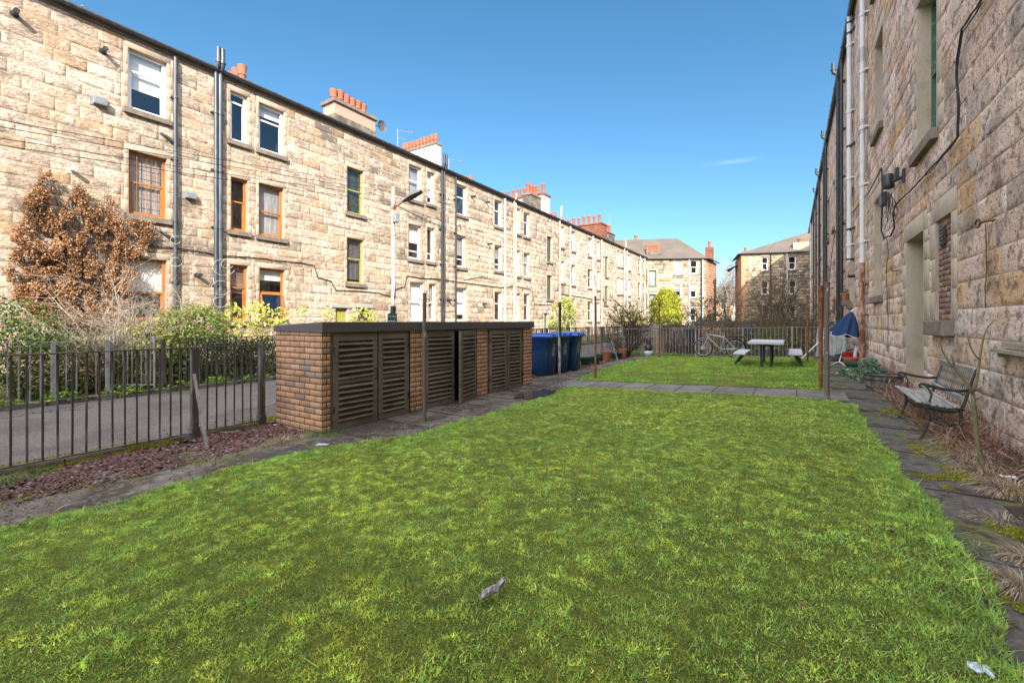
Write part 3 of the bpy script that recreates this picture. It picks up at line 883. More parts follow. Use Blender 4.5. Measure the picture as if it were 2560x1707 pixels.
# stack on the wallhead with six pots
y0 = wp(837, 600, -17.35)[0]; y1, zt = wp(938, 294.5, -17.35)
chimney(tl, -18.2, -17.35, y0, y1, EV, zt, 'render_pink', [(-17.75, y) for y in lin(y0 + .05, y1 - .25, 6)], ph=.60, pr=.17)
sb = MB(); sb.box(-18.3, -17.30, y0 - .06, y1 + .06, EV, EV + .75); sb.build('chimney_base', 'soot', tl)
ds = MB(); yd, zd = wp(948, 316, -17.6)
ds.lathe([(0.02, 0), (.2, .03), (.30, .10), (.31, .11), (.2, .05), (.02, .02)], (0, 0, 0), 16)
ds.v = [(-17.6 + z * 1.0, yd + x * .9 + .1, zd + y_) for x, y_, z in ds.v]
ds.tube([(-17.6, yd, zd), (-17.65, y1 + .0, zd - .1)], .02); ds.tube([(-17.6, yd + .1, zd), (-17.25, yd + .15, zd - .02)], .012)
ds.build('satellite_dish', 'dish', tl)
# pale stack running back from the eaves with eight pots
y0 = wp(1089.5, 400, -17.1)[0]; y1, zt = wp(1102, 362, -17.1)
chimney(tl, -20.2, -17.08, y0, y1, EV, zt + .05, 'render_pale', [(x, (y0 + y1) / 2) for x in lin(-20.0, -17.15, 10)], cap=.05, ph=.5, pr=.13)
# double stack further along
y0 = wp(1358, 560, -17.1)[0]; y1, zt = wp(1374, 487, -17.1)
chimney(tl, -24, -17.08, y0, y1, EV, zt - .1, 'render_cream', [(x, y_) for x in lin(-23.6, -17.1, 11) for y_ in ((y0 + y1) / 2,)], cap=.08, ph=.85, pr=.16, flare=False, capm='brick_red')
y0 = wp(1327, 560, -17.3)[0]; y1, zt = wp(1357, 496, -17.3)
chimney(tl, -18.1, -17.3, y0, y1, EV, zt, 'soot', [(-17.7, y) for y in lin(y0, y1, 4)], cap=.07, ph=.8, pr=.16, flare=False)
# red brick stack and small grey stack
y0 = wp(1503, 600, -17.1)[0]; y1, zt = wp(1517, 563, -17.1)
chimney(tl, -24.5, -17.08, y0, y1, EV, zt, 'brick_red', [(x, (y0 + y1) / 2) for x in lin(-24, -17.3, 11)], cap=.08, capm='brick_red', ph=1.0, pr=.19, flare=False)
y0 = wp(1519, 600, -17.3)[0]; y1, zt = wp(1537, 586, -17.3)
chimney(tl, -18.2, -17.3, y0, y1, EV, zt, 'soot', [(-17.8, y) for y in lin(y0, y1, 3)], cap=.08, ph=1.0, pr=.2, flare=False)
# stacks on the ridge of which only the pots show
for (px, py, n_) in ((603, 206, 4), (1176, 462, 3), (1387, 546, 4)):
    y_, z_ = wp(px, py, -18.6)
    chimney(tl, -20.6, -18.3, y_ - .4, y_ + .3, EV, z_ + .02, 'soot', [(x, y_) for x in lin(-20.6, -18.3, n_ + 1)], cap=.06, ph=.6, pr=.15)


def aerial(parent, x, y, z, h=1.1, name='aerial', rot=.6):
    a = MB(); a.tube([(x, y, z), (x, y, z + h)], .02, 5)
    dx, dy = math.cos(rot), math.sin(rot)
    for t, L_ in ((.95, .9), (.7, .5)):
        a.tube([(x, y, z + h * t), (x + dx * L_, y + dy * L_, z + h * t - .12 * t)], .012, 4)
        for k in range(5):
            q = (k + 1) / 5 * L_
            a.tube([(x + dx * q - dy * .16, y + dy * q + dx * .16, z + h * t - .1 * q), (x + dx * q + dy * .16, y + dy * q - dx * .16, z + h * t - .1 * q)], .008, 4)
    return a.build(name, 'lead', parent)


y_, z_ = wp(994, 380, -19); aerial(tl, -19, y_, z_ - .3, 1.6)
y_, z_ = wp(1122, 425, -18); aerial(tl, -18, y_, z_ - .2, .9)
y_, z_ = wp(1524, 575, -18); aerial(tl, -18, y_, z_ - .2, 1.9)
for px in (178, 190, 201):
    y_, z_ = wp(px, 24, -17.6)
    MB().tube([(-17.6, y_, z_ - .4), (-17.6, y_, z_ + .05), (-17.5, y_ + .02, z_ + .09)], .02, 6).build('vent_pipe', 'lead', tl)
y_, z_ = wp(383, 107, -17.3)
MB().box(-17.6, -17.2, y_ - .35, y_ + .35, z_ - .1, z_ + .03).build('roof_vent', 'black', tl)


def pipe(fac, parent, u, v0, v1, r, m, n=.13, name='downpipe', collars=2.0, bend=True, top=False):
    p = MB()
    p.tube([fac.mp(u, v0, n), fac.mp(u, v1, n)], r, 10)
    v = v0 + .6
    while v < v1 - .1:
        p.tube([fac.mp(u, v - .05, n), fac.mp(u, v + .05, n)], r * 1.28, 10)
        fac.box(p, u - r * 1.9, u + r * 1.9, v - .02, v + .02, 0, n - r * .5)
        v += collars
    if top:   # swan neck past the gutter into an open vent
        p.tube([fac.mp(u, v1, n), fac.mp(u, v1 + .12, n), fac.mp(u, v1 + .30, n + .17), fac.mp(u, v1 + .42, n + .17), fac.mp(u, v1 + top, n + .17)], r, 10)
        p.tube([fac.mp(u, v1 + .38, n + .17), fac.mp(u, v1 + .46, n + .17)], r * 1.3, 10)
    return p.build(name, m, parent, smooth=True)


for (px, m_, r_, tp) in ((438.5, 'pvcgrey', .055, 0), (540, 'pvcgrey', .065, .9), (551, 'pvcgrey', .075, .9), (1105, 'black', .065, 1.0), (1111, 'black', .06, 1.0), (1140, 'black', .055, 0),
                         (1263, 'pvcwhite', .06, 0), (1285.5, 'cream_rust', .07, .6), (1289.5, 'cream_rust', .06, 0), (1399, 'cream_rust', .08, 1.3), (1426, 'pvcwhite', .07, 0),
                         (1483, 'pvcwhite', .07, 0), (1504, 'cream_rust', .07, 0), (1561, 'cream_rust', .08, 1.3), (1568, 'pvcwhite', .07, 0), (1601, 'pvcwhite', .07, 0), (1612, 'cream_rust', .08, 0)):
    y_ = wp(px, 700, XL + .13)[0]
    pipe(FL, tl, y_, .1, EV - (.05 if not tp else .05), r_, m_, top=tp, name='downpipe' if not tp else 'soil_pipe')
for (px, py) in ((420, 345), (420, 590)):            # short branches joining the downpipe
    y_, z_ = wp(px, py, XL + .1); y2, z2 = wp(438, py + 14, XL + .13)
    MB().tube([(XL, y_ - .15, z_ + .12), (XL + .12, y_, z_), (XL + .13, y2, z2)], .045, 8).build('waste_pipe', 'black', tl, smooth=True)
# boiler flues and vent boxes
for (px, py, kd) in ((38, 33, 0), (259, 127, 0), (180, 424, 1), (495, 688, 0), (1148, 560, 1), (1218, 506, 0), (1182, 492, 0), (1197, 637, 1), (1223, 610, 0), (1122, 750, 0), (1210, 760, 0), (1453, 606, 1), (1461, 690, 0)):
    y_, z_ = wp(px, py, XL + .1)
    fl = MB(); fl.tube([(XL, y_, z_), (XL + .22, y_, z_), (XL + .22, y_, z_)], .055, 10); fl.tube([(XL + .2, y_, z_), (XL + .30, y_, z_)], .062, 10)
    fl.tube([(XL, y_, z_), (XL + .02, y_, z_)], .09, 10)
    fl.build('boiler_flue', 'black' if not kd else 'white', tl, smooth=True)
for (px, py) in ((250, 254), (476, 489)):
    y_, z_ = wp(px, py, XL + .1)
    vb = MB(); FL.box(vb, y_ - .2, y_ + .2, z_ - .13, z_ + .13, 0, .03); FL.box(vb, y_ - .14, y_ + .14, z_ - .1, z_ + .1, .03, .2)
    for k in range(3): FL.box(vb, y_ - .12, y_ + .12, z_ - .07 + k * .06, z_ - .045 + k * .06, .2, .21)
    vb.build('vent_box', 'steelbox', tl)
# cables clipped to the wall
def cable(fac_pts, r, m, parent, name='cable'):
    return MB().tube(fac_pts, r, 5).build(name, m, parent, smooth='all')


def wallline(pts, X, r=.016, m='wire', parent=None, name='cable'):
    P = []
    for (a, b) in pts:
        y_, z_ = wp(a, b, X); P.append((X, y_, z_))
    Q = []
    for i in range(len(P) - 1):
        for t in np.linspace(0, 1, 5)[:-1]:
            Q.append(tuple(P[i][k] * (1 - t) + P[i + 1][k] * t + (random.uniform(-.012, .012) if k else 0) for k in range(3)))
    Q.append(P[-1])
    return cable(Q, r, m, parent, name)


wallline([(500, 629), (560, 640), (620, 642), (700, 652), (750, 657), (785, 664), (795, 694), (828, 703), (840, 726), (900, 728), (948, 733), (975, 740)], XL + .05, .018, parent=tl)
wallline([(988, 745), (988, 724), (1012, 716), (1018, 690), (1050, 695), (1100, 698), (1140, 704), (1200, 712), (1252, 719), (1290, 716), (1330, 724)], XL + .05, .02, parent=tl)
wallline([(1330, 724), (1336, 760), (1360, 762), (1384, 762), (1388, 728), (1398, 722)], XL + .05, .02, parent=tl)
wallline([(1400, 735), (1440, 741), (1480, 748), (1510, 748), (1512, 770)], XL + .05, .025, parent=tl)
wallline([(360, 613), (440, 620), (500, 629)], XL + .05, .016, parent=tl)
wallline([(1160, 700), (1200, 693), (1250, 702)], XL + .05, .014, parent=tl)
for (cx_, cy_, rr) in ((560, 668, 26), (552, 720, 22), (568, 660, 14), (439, 600, 12), (551, 755, 16), (440, 655, 14)):       # loose pale cable loops
    pts = [(cx_ + rr * 1.1 * math.cos(a), cy_ + rr * .8 * math.sin(a)) for a in np.linspace(.4, 5.2, 12)]
    wallline(pts, XL + .25, .006, 'wirewhite', tl, 'loose_cable')

# ---------------------------------------------------------------- right tenement
XR = 1.80
FR = Fac((XR, 0), (0, 1), (-1, 0))


def rightcol(u, v, rd):
    low = max(0, 1 - v / 1.8) * .25
    t = rd.random()
    c_ = (.66, .485, .405) if t < .48 else (.72, .56, .475) if t < .72 else (.63, .41, .24) if t < .87 else (.48, .385, .33)
    if v < 1.4: c_ = tuple(a * .6 + b * .4 for a, b in zip(c_, (.52, .47, .43)))
    q = rd.uniform(.9, 1.12) * (1 + low)
    return tuple(a * q for a in c_)


def ringr(u, v, rd):
    q = rd.uniform(.9, 1.08); return (.47 * q, .39 * q, .31 * q)


def rw(xf, xn, yt, yb):                               # opening from its far edge, near edge and heights at the near edge
    yn, zt = wp(xn, yt, XR); yf, _ = wp(xf, yt, XR); _, zb = wp(xn, yb, XR)
    return [yn, yf, zb, zt]


EVR = 11.95
w1 = rw(2187, 2206.5, 480, 737); w2 = rw(2188.7, 2208, 58, 304); w3 = rw(2294, 2343.6, -300, 322)
w3[3] = w3[2] + 2.5
dr = rw(2267, 2310.7, 575.5, 900); dr[2] = .22
bk = rw(2341, 2380.6, 529, 800)
w4 = [w1[0], w1[1], w2[2] + 3.75, w2[3] + 3.6]
ro = [w1, w2, w3, w4]
rwin = [(o, 'upvc' if i != 2 else 'green') for i, o in enumerate(ro)]
for k, yy in enumerate((19.2, 22.6, 26.8, 30.4, 34.5, 38.6, 42.0, 46.2, 50.0, 54)):
    wd = 1.1 if k % 3 != 1 else .75
    for b in (w1[2], w2[2], w2[2] + 3.75):
        o = [yy, yy + wd, b, b + (2.4 if b < 9 else 2.2)]
        if o[3] < EVR - .3:
            ro.append(o); rwin.append((o, 'upvc'))
tr = thing('tenement', 'tall pink grey sandstone tenement towering over the paved strip on the right', 'building', (XR, 25, 0))
allr = [tuple(o) for o in ro] + [tuple(dr), tuple(bk)]
masonry(FR, 'wall', tr, -36, 63, 0, EVR, allr, hrange=(.27, .36), wrange=(.5, 1.2), cell=lambda u: .05 if 3.5 < u < 9 else .09 if u < 16 else .5,
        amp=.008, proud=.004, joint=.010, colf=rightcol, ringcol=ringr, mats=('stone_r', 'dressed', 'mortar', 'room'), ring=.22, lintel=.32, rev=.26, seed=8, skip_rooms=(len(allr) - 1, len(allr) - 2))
for o, fm in rwin:
    window(FR, tr, *o, fm=fm, inset=.17, fw=.07, sillw=.10, glass='glass')
# door recess
d = MB(); FR.box(d, dr[0] - .02, dr[1] + .02, dr[2] - .2, dr[3] + .02, -.75, -.70)
for k in range(2):
    for j in range(2):
        FR.box(d, dr[0] + .15 + k * .5, dr[0] + .52 + k * .5, .5 + j * 1.1, 1.4 + j * 1.1, -.70, -.685)
do = d.build('door', 'green', tr)
h_ = MB(); h_.lathe([(0, 0), (.03, .01), (.03, .04), (0, .05)], (XR + .64, dr[0] + .2, 1.2), 10); h_.build('handle', 'chrome', do)
rv = MB(); rv.col = (.46, .39, .31)
FR.box(rv, dr[0] - .1, dr[0] - .004, dr[2] - .2, dr[3], -.72, -.02); FR.box(rv, dr[1] + .004, dr[1] + .1, dr[2] - .2, dr[3], -.72, -.02)
FR.box(rv, dr[0] - .1, dr[1] + .1, dr[3] + .004, dr[3] + .1, -.72, -.02); FR.box(rv, dr[0] - .05, dr[1] + .05, 0, dr[2] + .1, -.72, .08)
rv.build('door_recess', 'dressed', tr)
# blocked up opening: small bricks, vent grille, old sill
cols_b = [(.23, .12, .095), (.30, .17, .12), (.13, .085, .085), (.33, .24, .19), (.19, .10, .085)]
FB = Fac((XR + .035, 0), (0, 1), (-1, 0))
masonry(FB, 'brick_infill', tr, bk[0], bk[1], bk[2], bk[3], [], hrange=(.078, .078), wrange=(.1, .2), cell=lambda u: 1, amp=0, proud=.01, joint=.016,
        colf=lambda u, v, rd: rd.choice(cols_b), mats=('brick', 'brick', 'mortar', 'room'), ring=0, seed=4, flat=True)
vg = MB(); zc = wp(2365, 585, XR)[1]; yc = (bk[0] + bk[1]) / 2 + .1
FR.box(vg, yc - .12, yc + .12, zc - .13, zc + .13, -.02, .0)
for k in range(5): FR.box(vg, yc - .1, yc + .1, zc - .11 + k * .05, zc - .085 + k * .05, .0, .012)
vg.build('vent_grille', 'castiron', tr)
sb = MB(); FR.box(sb, bk[0] - .12, bk[1] + .12, bk[2] - .22, bk[2] - .005, -.03, .13); sb.build('sill', 'cope', tr, bevel=.02)
# timber shelf near the camera
zs = wp(2540, 880, XR)[1]
sh = MB(); FR.box(sh, 4.9, 6.38, zs - .015, zs + .02, 0, .10); FR.box(sh, 4.9, 6.30, zs + .03, zs + .09, 0, .04); FR.box(sh, 6.25, 6.27, zs - .06, zs - .015, 0, .08)
sh.build('wall_shelf', 'timber', tr)
# roof and gutter
rf = MB(); rf.add([(XR - .2, -36.2, EVR + .1), (XR - .2, 63.2, EVR + .1), (XR + 6, 63.2, EVR + 3), (XR + 6, -36.2, EVR + 3), (XR + 12, -36.2, EVR), (XR + 12, 63.2, EVR)], [(0, 1, 2, 3), (3, 2, 5, 4)]); rf.build('roof', 'slate', tr)
ec = MB(); ec.box(XR - .04, XR + .3, -36, 63, EVR, EVR + .1); ec.build('eaves_course', 'cope', tr)
gt = MB(); gt.tube([(XR - .14, y, EVR + .06) for y in np.linspace(-36, 63, 40)], .075, 8)
for y in np.arange(-6, 63, 1.8): gt.tube([(XR - .14, y - .04, EVR + .06), (XR - .14, y + .04, EVR + .06)], .09, 8)
gt.build('gutter', 'pvcgrey', tr, smooth=True)
eb = MB(); eb.box(XR, XR + 12, 62.9, 63.0, 0, EVR); eb.box(XR, XR + 12, -36.05, -36.0, 0, EVR); eb.build('gable', 'soot', tr)


def ry(px): return wp(px, 700, XR - .13)[0]


def rz_(px, py): return wp(px, py, XR - .13)[1]


yq = ry(2156)
pipe(FR, tr, yq, rz_(2157, 656), EVR, .062, 'pvcwhite', name='downpipe', collars=1.6)
pipe(FR, tr, yq, .17, rz_(2157, 656), .066, 'rustpale', name='downpipe', collars=.85)
cb = MB()
for k in range(14):
    z = rz_(2157, 120) - k * .06 - (1.6 if k > 6 else 0); cb.tube([(XR - .13 + .072 * math.cos(a), yq + .072 * math.sin(a), z + .004 * a) for a in np.linspace(0, 6.28, 10)], .004, 4)
cb.build('cable', 'wire', tr)
yq = ry(2123.5)
pipe(FR, tr, yq, rz_(2124, 655), rz_(2122, 45), .075, 'pvcwhite', name='soil_pipe', collars=2.3)
for py, l in ((55, 1), (82, 1), (365, 1), (573, 1), (648, 0)):
    z = rz_(2124, py); st = MB(); st.tube([(XR - .13, yq, z), (XR, yq - (.35 if l else 0), z)], .05, 8)
    st.tube([(XR - .13, yq, z - .03), (XR - .13, yq, z + .03)], .09, 10); st.build('pipe_branch', 'black', tr, smooth=True)
z = rz_(2127, 690); MB().tube([(XR, yq - .3, z), (XR - .2, yq - .35, z)], .05, 8).build('boiler_flue', 'black', tr, smooth=True)
for (px, r_, tp, zl) in ((2095, .07, .7, .9), (2104, .06, 0, .9), (2065, .07, .7, .2), (2059, .05, 0, .2), (2048, .07, .7, .2), (2040, .06, .6, .2), (2034, .06, 0, .2), (2026.5, .05, 0, .2)):
    pipe(FR, tr, ry(px), zl, EVR - .05, r_, 'black' if px > 2030 else 'pvcwhite', name='soil_pipe' if tp else 'downpipe', top=tp, collars=1.9)
# the thick black cable, junction cylinder and box
wallline([(2454, 0), (2405, 72), (2392, 150), (2390, 190), (2396, 260), (2393, 345), (2360, 385), (2318, 430), (2290, 462), (2262, 492), (2240, 510)], XR - .05, .012, parent=tr)
wallline([(2456, 8), (2407, 80), (2395, 150), (2393, 190), (2399, 260), (2396, 343), (2362, 388), (2320, 434), (2280, 470)], XR - .06, .008, parent=tr)
wallline([(2240, 510), (2232, 530), (2236, 570), (2226, 590), (2210, 596), (2203, 575), (2206, 500), (2204, 420), (2170, 485), (2128, 535), (2105, 560), (2088, 580), (2079, 640), (2073, 700)], XR - .07, .016, parent=tr)
wallline([(2217, 597), (2222, 635), (2217, 660), (2216, 700), (2218, 740), (2220, 800), (2220, 870)], XR - .04, .006, parent=tr)
wallline([(2463, 770), (2463, 715), (2466, 680), (2464, 560)], XR - .03, .004, parent=tr)
for k in range(16):                                   # the tangle under the cylinder
    a = [(2228 + random.uniform(-12, 10), 488 + random.uniform(-8, 8))]
    a.append((a[0][0] + random.uniform(-18, 18), a[0][1] + random.uniform(20, 55)))
    a.append((2222 + random.uniform(-16, 16), 570 + random.uniform(-50, 10)))
    wallline(a, XR - random.uniform(.04, .16), .005, 'wire' if k % 6 else 'wirewhite', tr, 'loose_cable')
y_, zt = wp(2221, 436, XR - .18); zb = wp(2221, 474, XR - .18)[1]
jc = MB(); jc.lathe([(0, 0), (.085, .02), (.10, .05), (.10, .09), (.085, .10), (.085, zt - zb - .02), (.07, zt - zb), (0, zt - zb)], (XR - .18, y_, zb), 16)
jc.tube([(XR, y_ - .45, zb + .12), (XR - .16, y_, zb + .12)], .03, 6); jc.box(XR - .04, XR, y_ - .52, y_ - .38, zb, zb + .25); jc.box(XR - .12, XR - .06, y_ - .3, y_ - .2, zb + .1, zb + .34)
jc.build('junction_cylinder', 'blackplastic', tr, smooth=True)
y_, z_ = wp(2209, 495, XR - .1); MB().box(XR - .16, XR - .05, y_ - .12, y_ + .12, z_ - .18, z_ + .12).build('junction_box', 'blackplastic', tr, bevel=.02)
y_, z_ = wp(2219, 868, XR - .03); MB().box(XR - .05, XR, y_ - .05, y_ + .05, z_ - .09, z_ + .09).build('junction_box', 'steelbox', tr, bevel=.008)
# old hooks
y_, z_ = wp(2457, 558, XR - .06)
hk = MB(); hk.tube([(XR - .10 + .0 * a, y_ + .075 * math.cos(a), z_ + .045 * math.sin(a) - .0) for a in np.linspace(0, 6.28, 16)], .009, 6)
y2, z2 = wp(2490, 549, XR); hk.tube([(XR - .10, y_ - .075, z_), (XR - .05, (y_ + y2) / 2 - .02, (z_ + z2) / 2), (XR + .01, y2, z2)], .011, 6); hk.build('ring_hook', 'rust', tr, smooth='all')
y_, z_ = wp(2238, 670, XR - .05)
MB().tube([(XR, y_ - .05, z_ - .05), (XR - .08, y_, z_ - .06), (XR - .11, y_ + .04, z_ - .02), (XR - .10, y_ + .05, z_ + .05)], .010, 6).build('hook', 'rust', tr, smooth='all')
# small pots on the sills
for (px, py, w_, lb) in ((2113.5, 750, .15, 'small terracotta pot on a window sill beside the black pipes'), (2088, 762, .13, 'small terracotta pot on the sill behind the black pipes')):
    y_, z_ = wp(px, py, XR - .12)
    t = thing('flower_pot', lb, 'plant pot', (XR - .12, y_, z_), group='little pots on the wall ledges')
    MB().lathe([(0, 0), (w_ * .6, 0), (w_ * .85, .2), (w_, .2), (w_, .26), (w_ * .85, .26), (w_ * .8, .2), (0, .2)], (0, 0, 0), 14).build('pot', 'pot', t, local=True, smooth=True)
    P = rng.normal(0, .07, (60, 3)) + np.array([0, 0, .32]); v_, c_ = leafcloud(P, np.zeros(3), np.full(60, .05), np.array([.08, .09, .05]) * rng.uniform(.6, 1.4, (60, 1)))
    mesh_np('foliage', v_, 4, c_, 'leaf', t, local=True)
    sb = MB(); sb.box(XR - .22, XR, y_ - .25, y_ + .25, z_ - .22, z_ - .003); sb.build('sill', 'cope', tr, bevel=.02)

# ================================================================ brick bin store with louvred doors
SX, SB, SY0, SY1 = -4.9, -5.95, 3.25, 8.42
ft = lambda px: wp(px, 900, SX)[0]
sh = thing('bin_store', 'low brick bin store with dark flat roof and three pairs of louvred wooden doors', 'bin store', (-5.4, 5.8, 0))
sc_ = lambda c_, f: tuple(a * f for a in c_)
bcol = lambda u, v, rd: sc_(((.49, .285, .17) if rd.random() > .12 - v * .02 else (.33, .235, .185) if rd.random() > .4 else (.50, .31, .21)), rd.uniform(.88, 1.1))
kw = dict(hrange=(.0755, .0755), cell=lambda u: 1, amp=0, proud=.0025, joint=.0095, colf=bcol, mats=('brick', 'brick', 'brickmortar', 'room'), ring=0, flat=True, deep=0)
FE = Fac((SB, SY0), (1, 0), (0, -1))                   # end wall facing the camera
masonry(FE, 'end_wall', sh, 0, SX - SB, -.05, 1.30, [], bond=.225, seed=2, **kw)
FF = Fac((SX, 0), (0, 1), (1, 0))
piers = [(SY0, ft(827)), (ft(1025), ft(1056)), (ft(1192), ft(1219)), (ft(1308), SY1)]
for i, (a, b) in enumerate(piers):
    masonry(FF, 'brick_pier', sh, a, b, -.05, 1.30, [], bond=(b - a) if i in (0, 3) else .225, seed=5 + i, **kw)
FK = Fac((SX, SY1), (-1, 0), (0, 1)); masonry(FK, 'end_wall', sh, 0, SX - SB, -.05, 1.30, [], bond=.225, seed=9, **kw)
FBk = Fac((SB, 0), (0, 1), (-1, 0)); masonry(FBk, 'back_wall', sh, SY0, SY1, -.05, 1.30, [], bond=.225, seed=10, **kw)
for i in (0, 1, 2, 3):
    iw = MB(); a, b = piers[i]; iw.box(SB + .05, SX - .03, a + .03 if i == 0 else a + .02, b - .03, -.02, 1.27); iw.build('partition', 'room', sh)
cp = MB()
seams = [SY0 - .02, ft(1047), ft(1209), SY1 + .06]
for i in range(3):
    a, b = seams[i] + (.003 if i else 0), seams[i + 1] - .003
    x0, x1 = SB - .03, SX + .03
    cp.add([(x0, a, 1.285), (x1, a, 1.275), (x1, b, 1.275), (x0, b, 1.285), (x0, a, 1.36), (x1, a, 1.412), (x1, b, 1.412), (x0, b, 1.36)],
           [(0, 3, 2, 1), (4, 5, 6, 7), (0, 1, 5, 4), (1, 2, 6, 5), (2, 3, 7, 6), (3, 0, 4, 7)])
cp.build('roof_fascia', 'cap', sh, bevel=.008)


def louvre(parent, o, d, w, z0=.03, z1=1.25, up=7, lo=7, hinge=1, handle=True, droop=0):
    n = (d[1], -d[0])
    fc = Fac(o, d, n)
    m = MB(); st = .075; t0, t1 = -.045, 0
    zf = lambda u: z1
    fc.box(m, 0, st, z0, z1, t0, t1); fc.box(m, w - st, w, z0, z1, t0, t1)
    mid = z0 + .07 + (z1 - z0 - .20) * lo / (up + lo)
    fc.box(m, st, w - st, z0, z0 + .085, t0, t1 - .003); fc.box(m, st, w - st, z1 - .085, z1, t0, t1 - .003); fc.box(m, st, w - st, mid, mid + .05, t0, t1 - .003)
    for a, b, k in ((z0 + .085, mid, lo), (mid + .05, z1 - .085, up)):
        p = (b - a) / k
        for i in range(k):
            zc = a + p * (i + .5); j = random.uniform(-.006, .006)
            pts = []
            for (uu, vv, nn) in ((st, zc + p * .55, -.06), (st, zc + p * .38, -.068), (st, zc - p * .42, .006), (st, zc - p * .22, .014)):
                pts.append((uu, vv + j, nn))
            for (uu, vv, nn) in ((w - st, zc + p * .55, -.06), (w - st, zc + p * .38, -.068), (w - st, zc - p * .42, .006), (w - st, zc - p * .22, .014)):
                pts.append((uu, vv - j, nn))
            m.add([fc.mp(*q) for q in pts], [(0, 1, 5, 4), (1, 2, 6, 5), (2, 3, 7, 6), (3, 0, 4, 7), (0, 3, 2, 1), (4, 5, 6, 7)])
    dr_ = m.build('louvre_door', 'louvre', parent)
    hu = 0 if hinge < 0 else w
    for z in (.25, 1.0): MB().tube([fc.mp(hu, z, .008), fc.mp(hu, z + .09, .008)], .009, 6).build('hinge', 'castiron', dr_)
    if handle:
        hd = MB(); uh = w - .035 if hinge < 0 else .035
        hd.tube([fc.mp(uh, .62, 0), fc.mp(uh, .63, .035), fc.mp(uh, .76, .035), fc.mp(uh, .77, 0)], .007, 6); hd.build('handle', 'castiron', dr_)
    return dr_


for a, b in ((827, 1025), (1056, 1192), (1219, 1308)):
    ya, yb = ft(a), ft(b)
    fs_ = MB(); FF.box(fs_, ya + .002, ya + .035, -.02, 1.24, -.08, -.015); FF.box(fs_, yb - .035, yb - .002, -.02, 1.24, -.08, -.015); FF.box(fs_, ya + .002, yb - .002, 1.24, 1.28, -.08, -.015)
    fs_.build('door_frame', 'louvre', sh)
for a, b, hg_, hd_ in ((833, 943, -1, 1), (946, 1020, 1, 0), (1062, 1136, -1, 0), (1224, 1267, -1, 0), (1269, 1304, 1, 1)):
    louvre(sh, (SX + .004, ft(a) + .002), (0, 1), ft(b) - ft(a) - .004, hinge=hg_, handle=hd_)
hx, hy = SX + .01, ft(1190)
fx, fy, _ = gp(1153, 1012)
dd = math.hypot(hx - fx, hy - fy)
louvre(sh, (fx, fy), ((hx - fx) / dd, (hy - fy) / dd), dd, hinge=1, handle=False)

# ================================================================ fences
def railing(name, label, a, b, z0, z1, posts, pitch=.103, bw=.017, m='rail', pw_=.07, top=.012, ph=.0, grp=None, tilt=0):
    """straight railing from a to b (x, y); posts at distances along it"""
    a = Vector((*a, 0)); b = Vector((*b, 0)); L_ = (b - a).length; d = (b - a) / L_; n = Vector((d.y, -d.x, 0))
    t = thing(name, label, 'fence', (a.x, a.y, gz(a.x)), group=grp)
    fc = Fac((a.x, a.y), (d.x, d.y), (n.x, n.y))
    G = lambda u: gz(a.x + d.x * u)
    def seg(mb, u0, u1, za, zb, n0, n1):
        mb.box(u0, u1, za, zb, n0, n1, fn=lambda p, q, r: fc.mp(p, q + G(p), r))
    r = MB(); seg(r, 0, L_, z1, z1 + top, -.022, .022); r.build('top_rail', m, t)
    r = MB(); seg(r, 0, L_, z0, z0 + .014, -.022, .022); r.build('bottom_rail', m, t)
    ps = sorted(posts)
    for p in ps:
        q = MB(); seg(q, p - pw_ / 2, p + pw_ / 2, -.05, z1 + ph, -pw_ / 2, pw_ / 2); seg(q, p - pw_ / 2 - .01, p + pw_ / 2 + .01, -.05, .16, -pw_ / 2 - .01, pw_ / 2 + .01)
        q.build('post', m, t, bevel=.004)
    ends = [0] + ps + [L_]
    for i in range(len(ends) - 1):
        s0, s1 = ends[i] + pw_ / 2, ends[i + 1] - pw_ / 2
        if s1 - s0 < .12: continue
        k = max(1, round((s1 - s0) / pitch)); q = MB()
        for j in range(1, k):
            u = s0 + (s1 - s0) * j / k; jj = random.uniform(-.004, .004)
            q.box(u - bw / 2, u + bw / 2, z0 + .014, z1, -bw * .28, bw * .28, fn=lambda p_, q_, r_: fc.mp(p_ + jj * (q_ > .5), q_ + G(p_), r_))
        q.build('bar_panel', m, t)
    return t


railing('railing', 'brown painted railing in the left foreground ending at the brick bin store', (-6.0, -6), (-6.0, 3.12), .085, 1.10, [3, 5.6, 8.30, 9.08])
fl_ = railing('railing', 'weathered grey railing on the far side of the lane in front of the bushes', (-10.6, 3.5), (-10.6, 42), .10, 1.06, list(np.arange(.02, 38, 2.7)), m='rail', pitch=.12)
railing('railing', 'grey painted railing on the far side of the lane left of the open gate', (-10.6, -8), (-10.6, 2.72), .07, 1.06, [1, 4, 7, 9.98, 10.68], m='railpale', pitch=.12, pw_=.055)
railing('railing', 'railing along the lane between the blue bins and the back fence', (-6.0, 8.5), (-6.0, 17.7), .1, 1.2, [.1, 2.4, 4.7, 7.0], m='rail', pitch=.10, pw_=.05)
railing('railing', 'grey railing behind the bin bag and terracotta pots at the back corner', (-6.0, 17.72), (-3.05, 17.78), .09, 1.10, [.05, 2.9], m='railpale', pitch=.115, bw=.013, top=.014, pw_=.05)
railing('railing', 'grey railing behind the bicycle and picnic table', (-3.0, 17.78), (1.6, 17.82), .05, 1.08, [.02, 1.5, 3.0, 4.5], m='railpale', pitch=.118, bw=.014, top=.014, pw_=.045)
kb = MB()
for y in np.arange(-8, 42, .9): kb.box(-10.60, -10.45, y, y + .88, -.1, .09 + random.uniform(-.01, .01))
tag(kb.build('kerb', 'concrete', bevel=.01), kind='structure')
kb = MB()
for y in np.arange(-6, 3.0, .9): kb.box(-6.05, -5.96, y, min(y + .885, 3.1), -.1, .07)
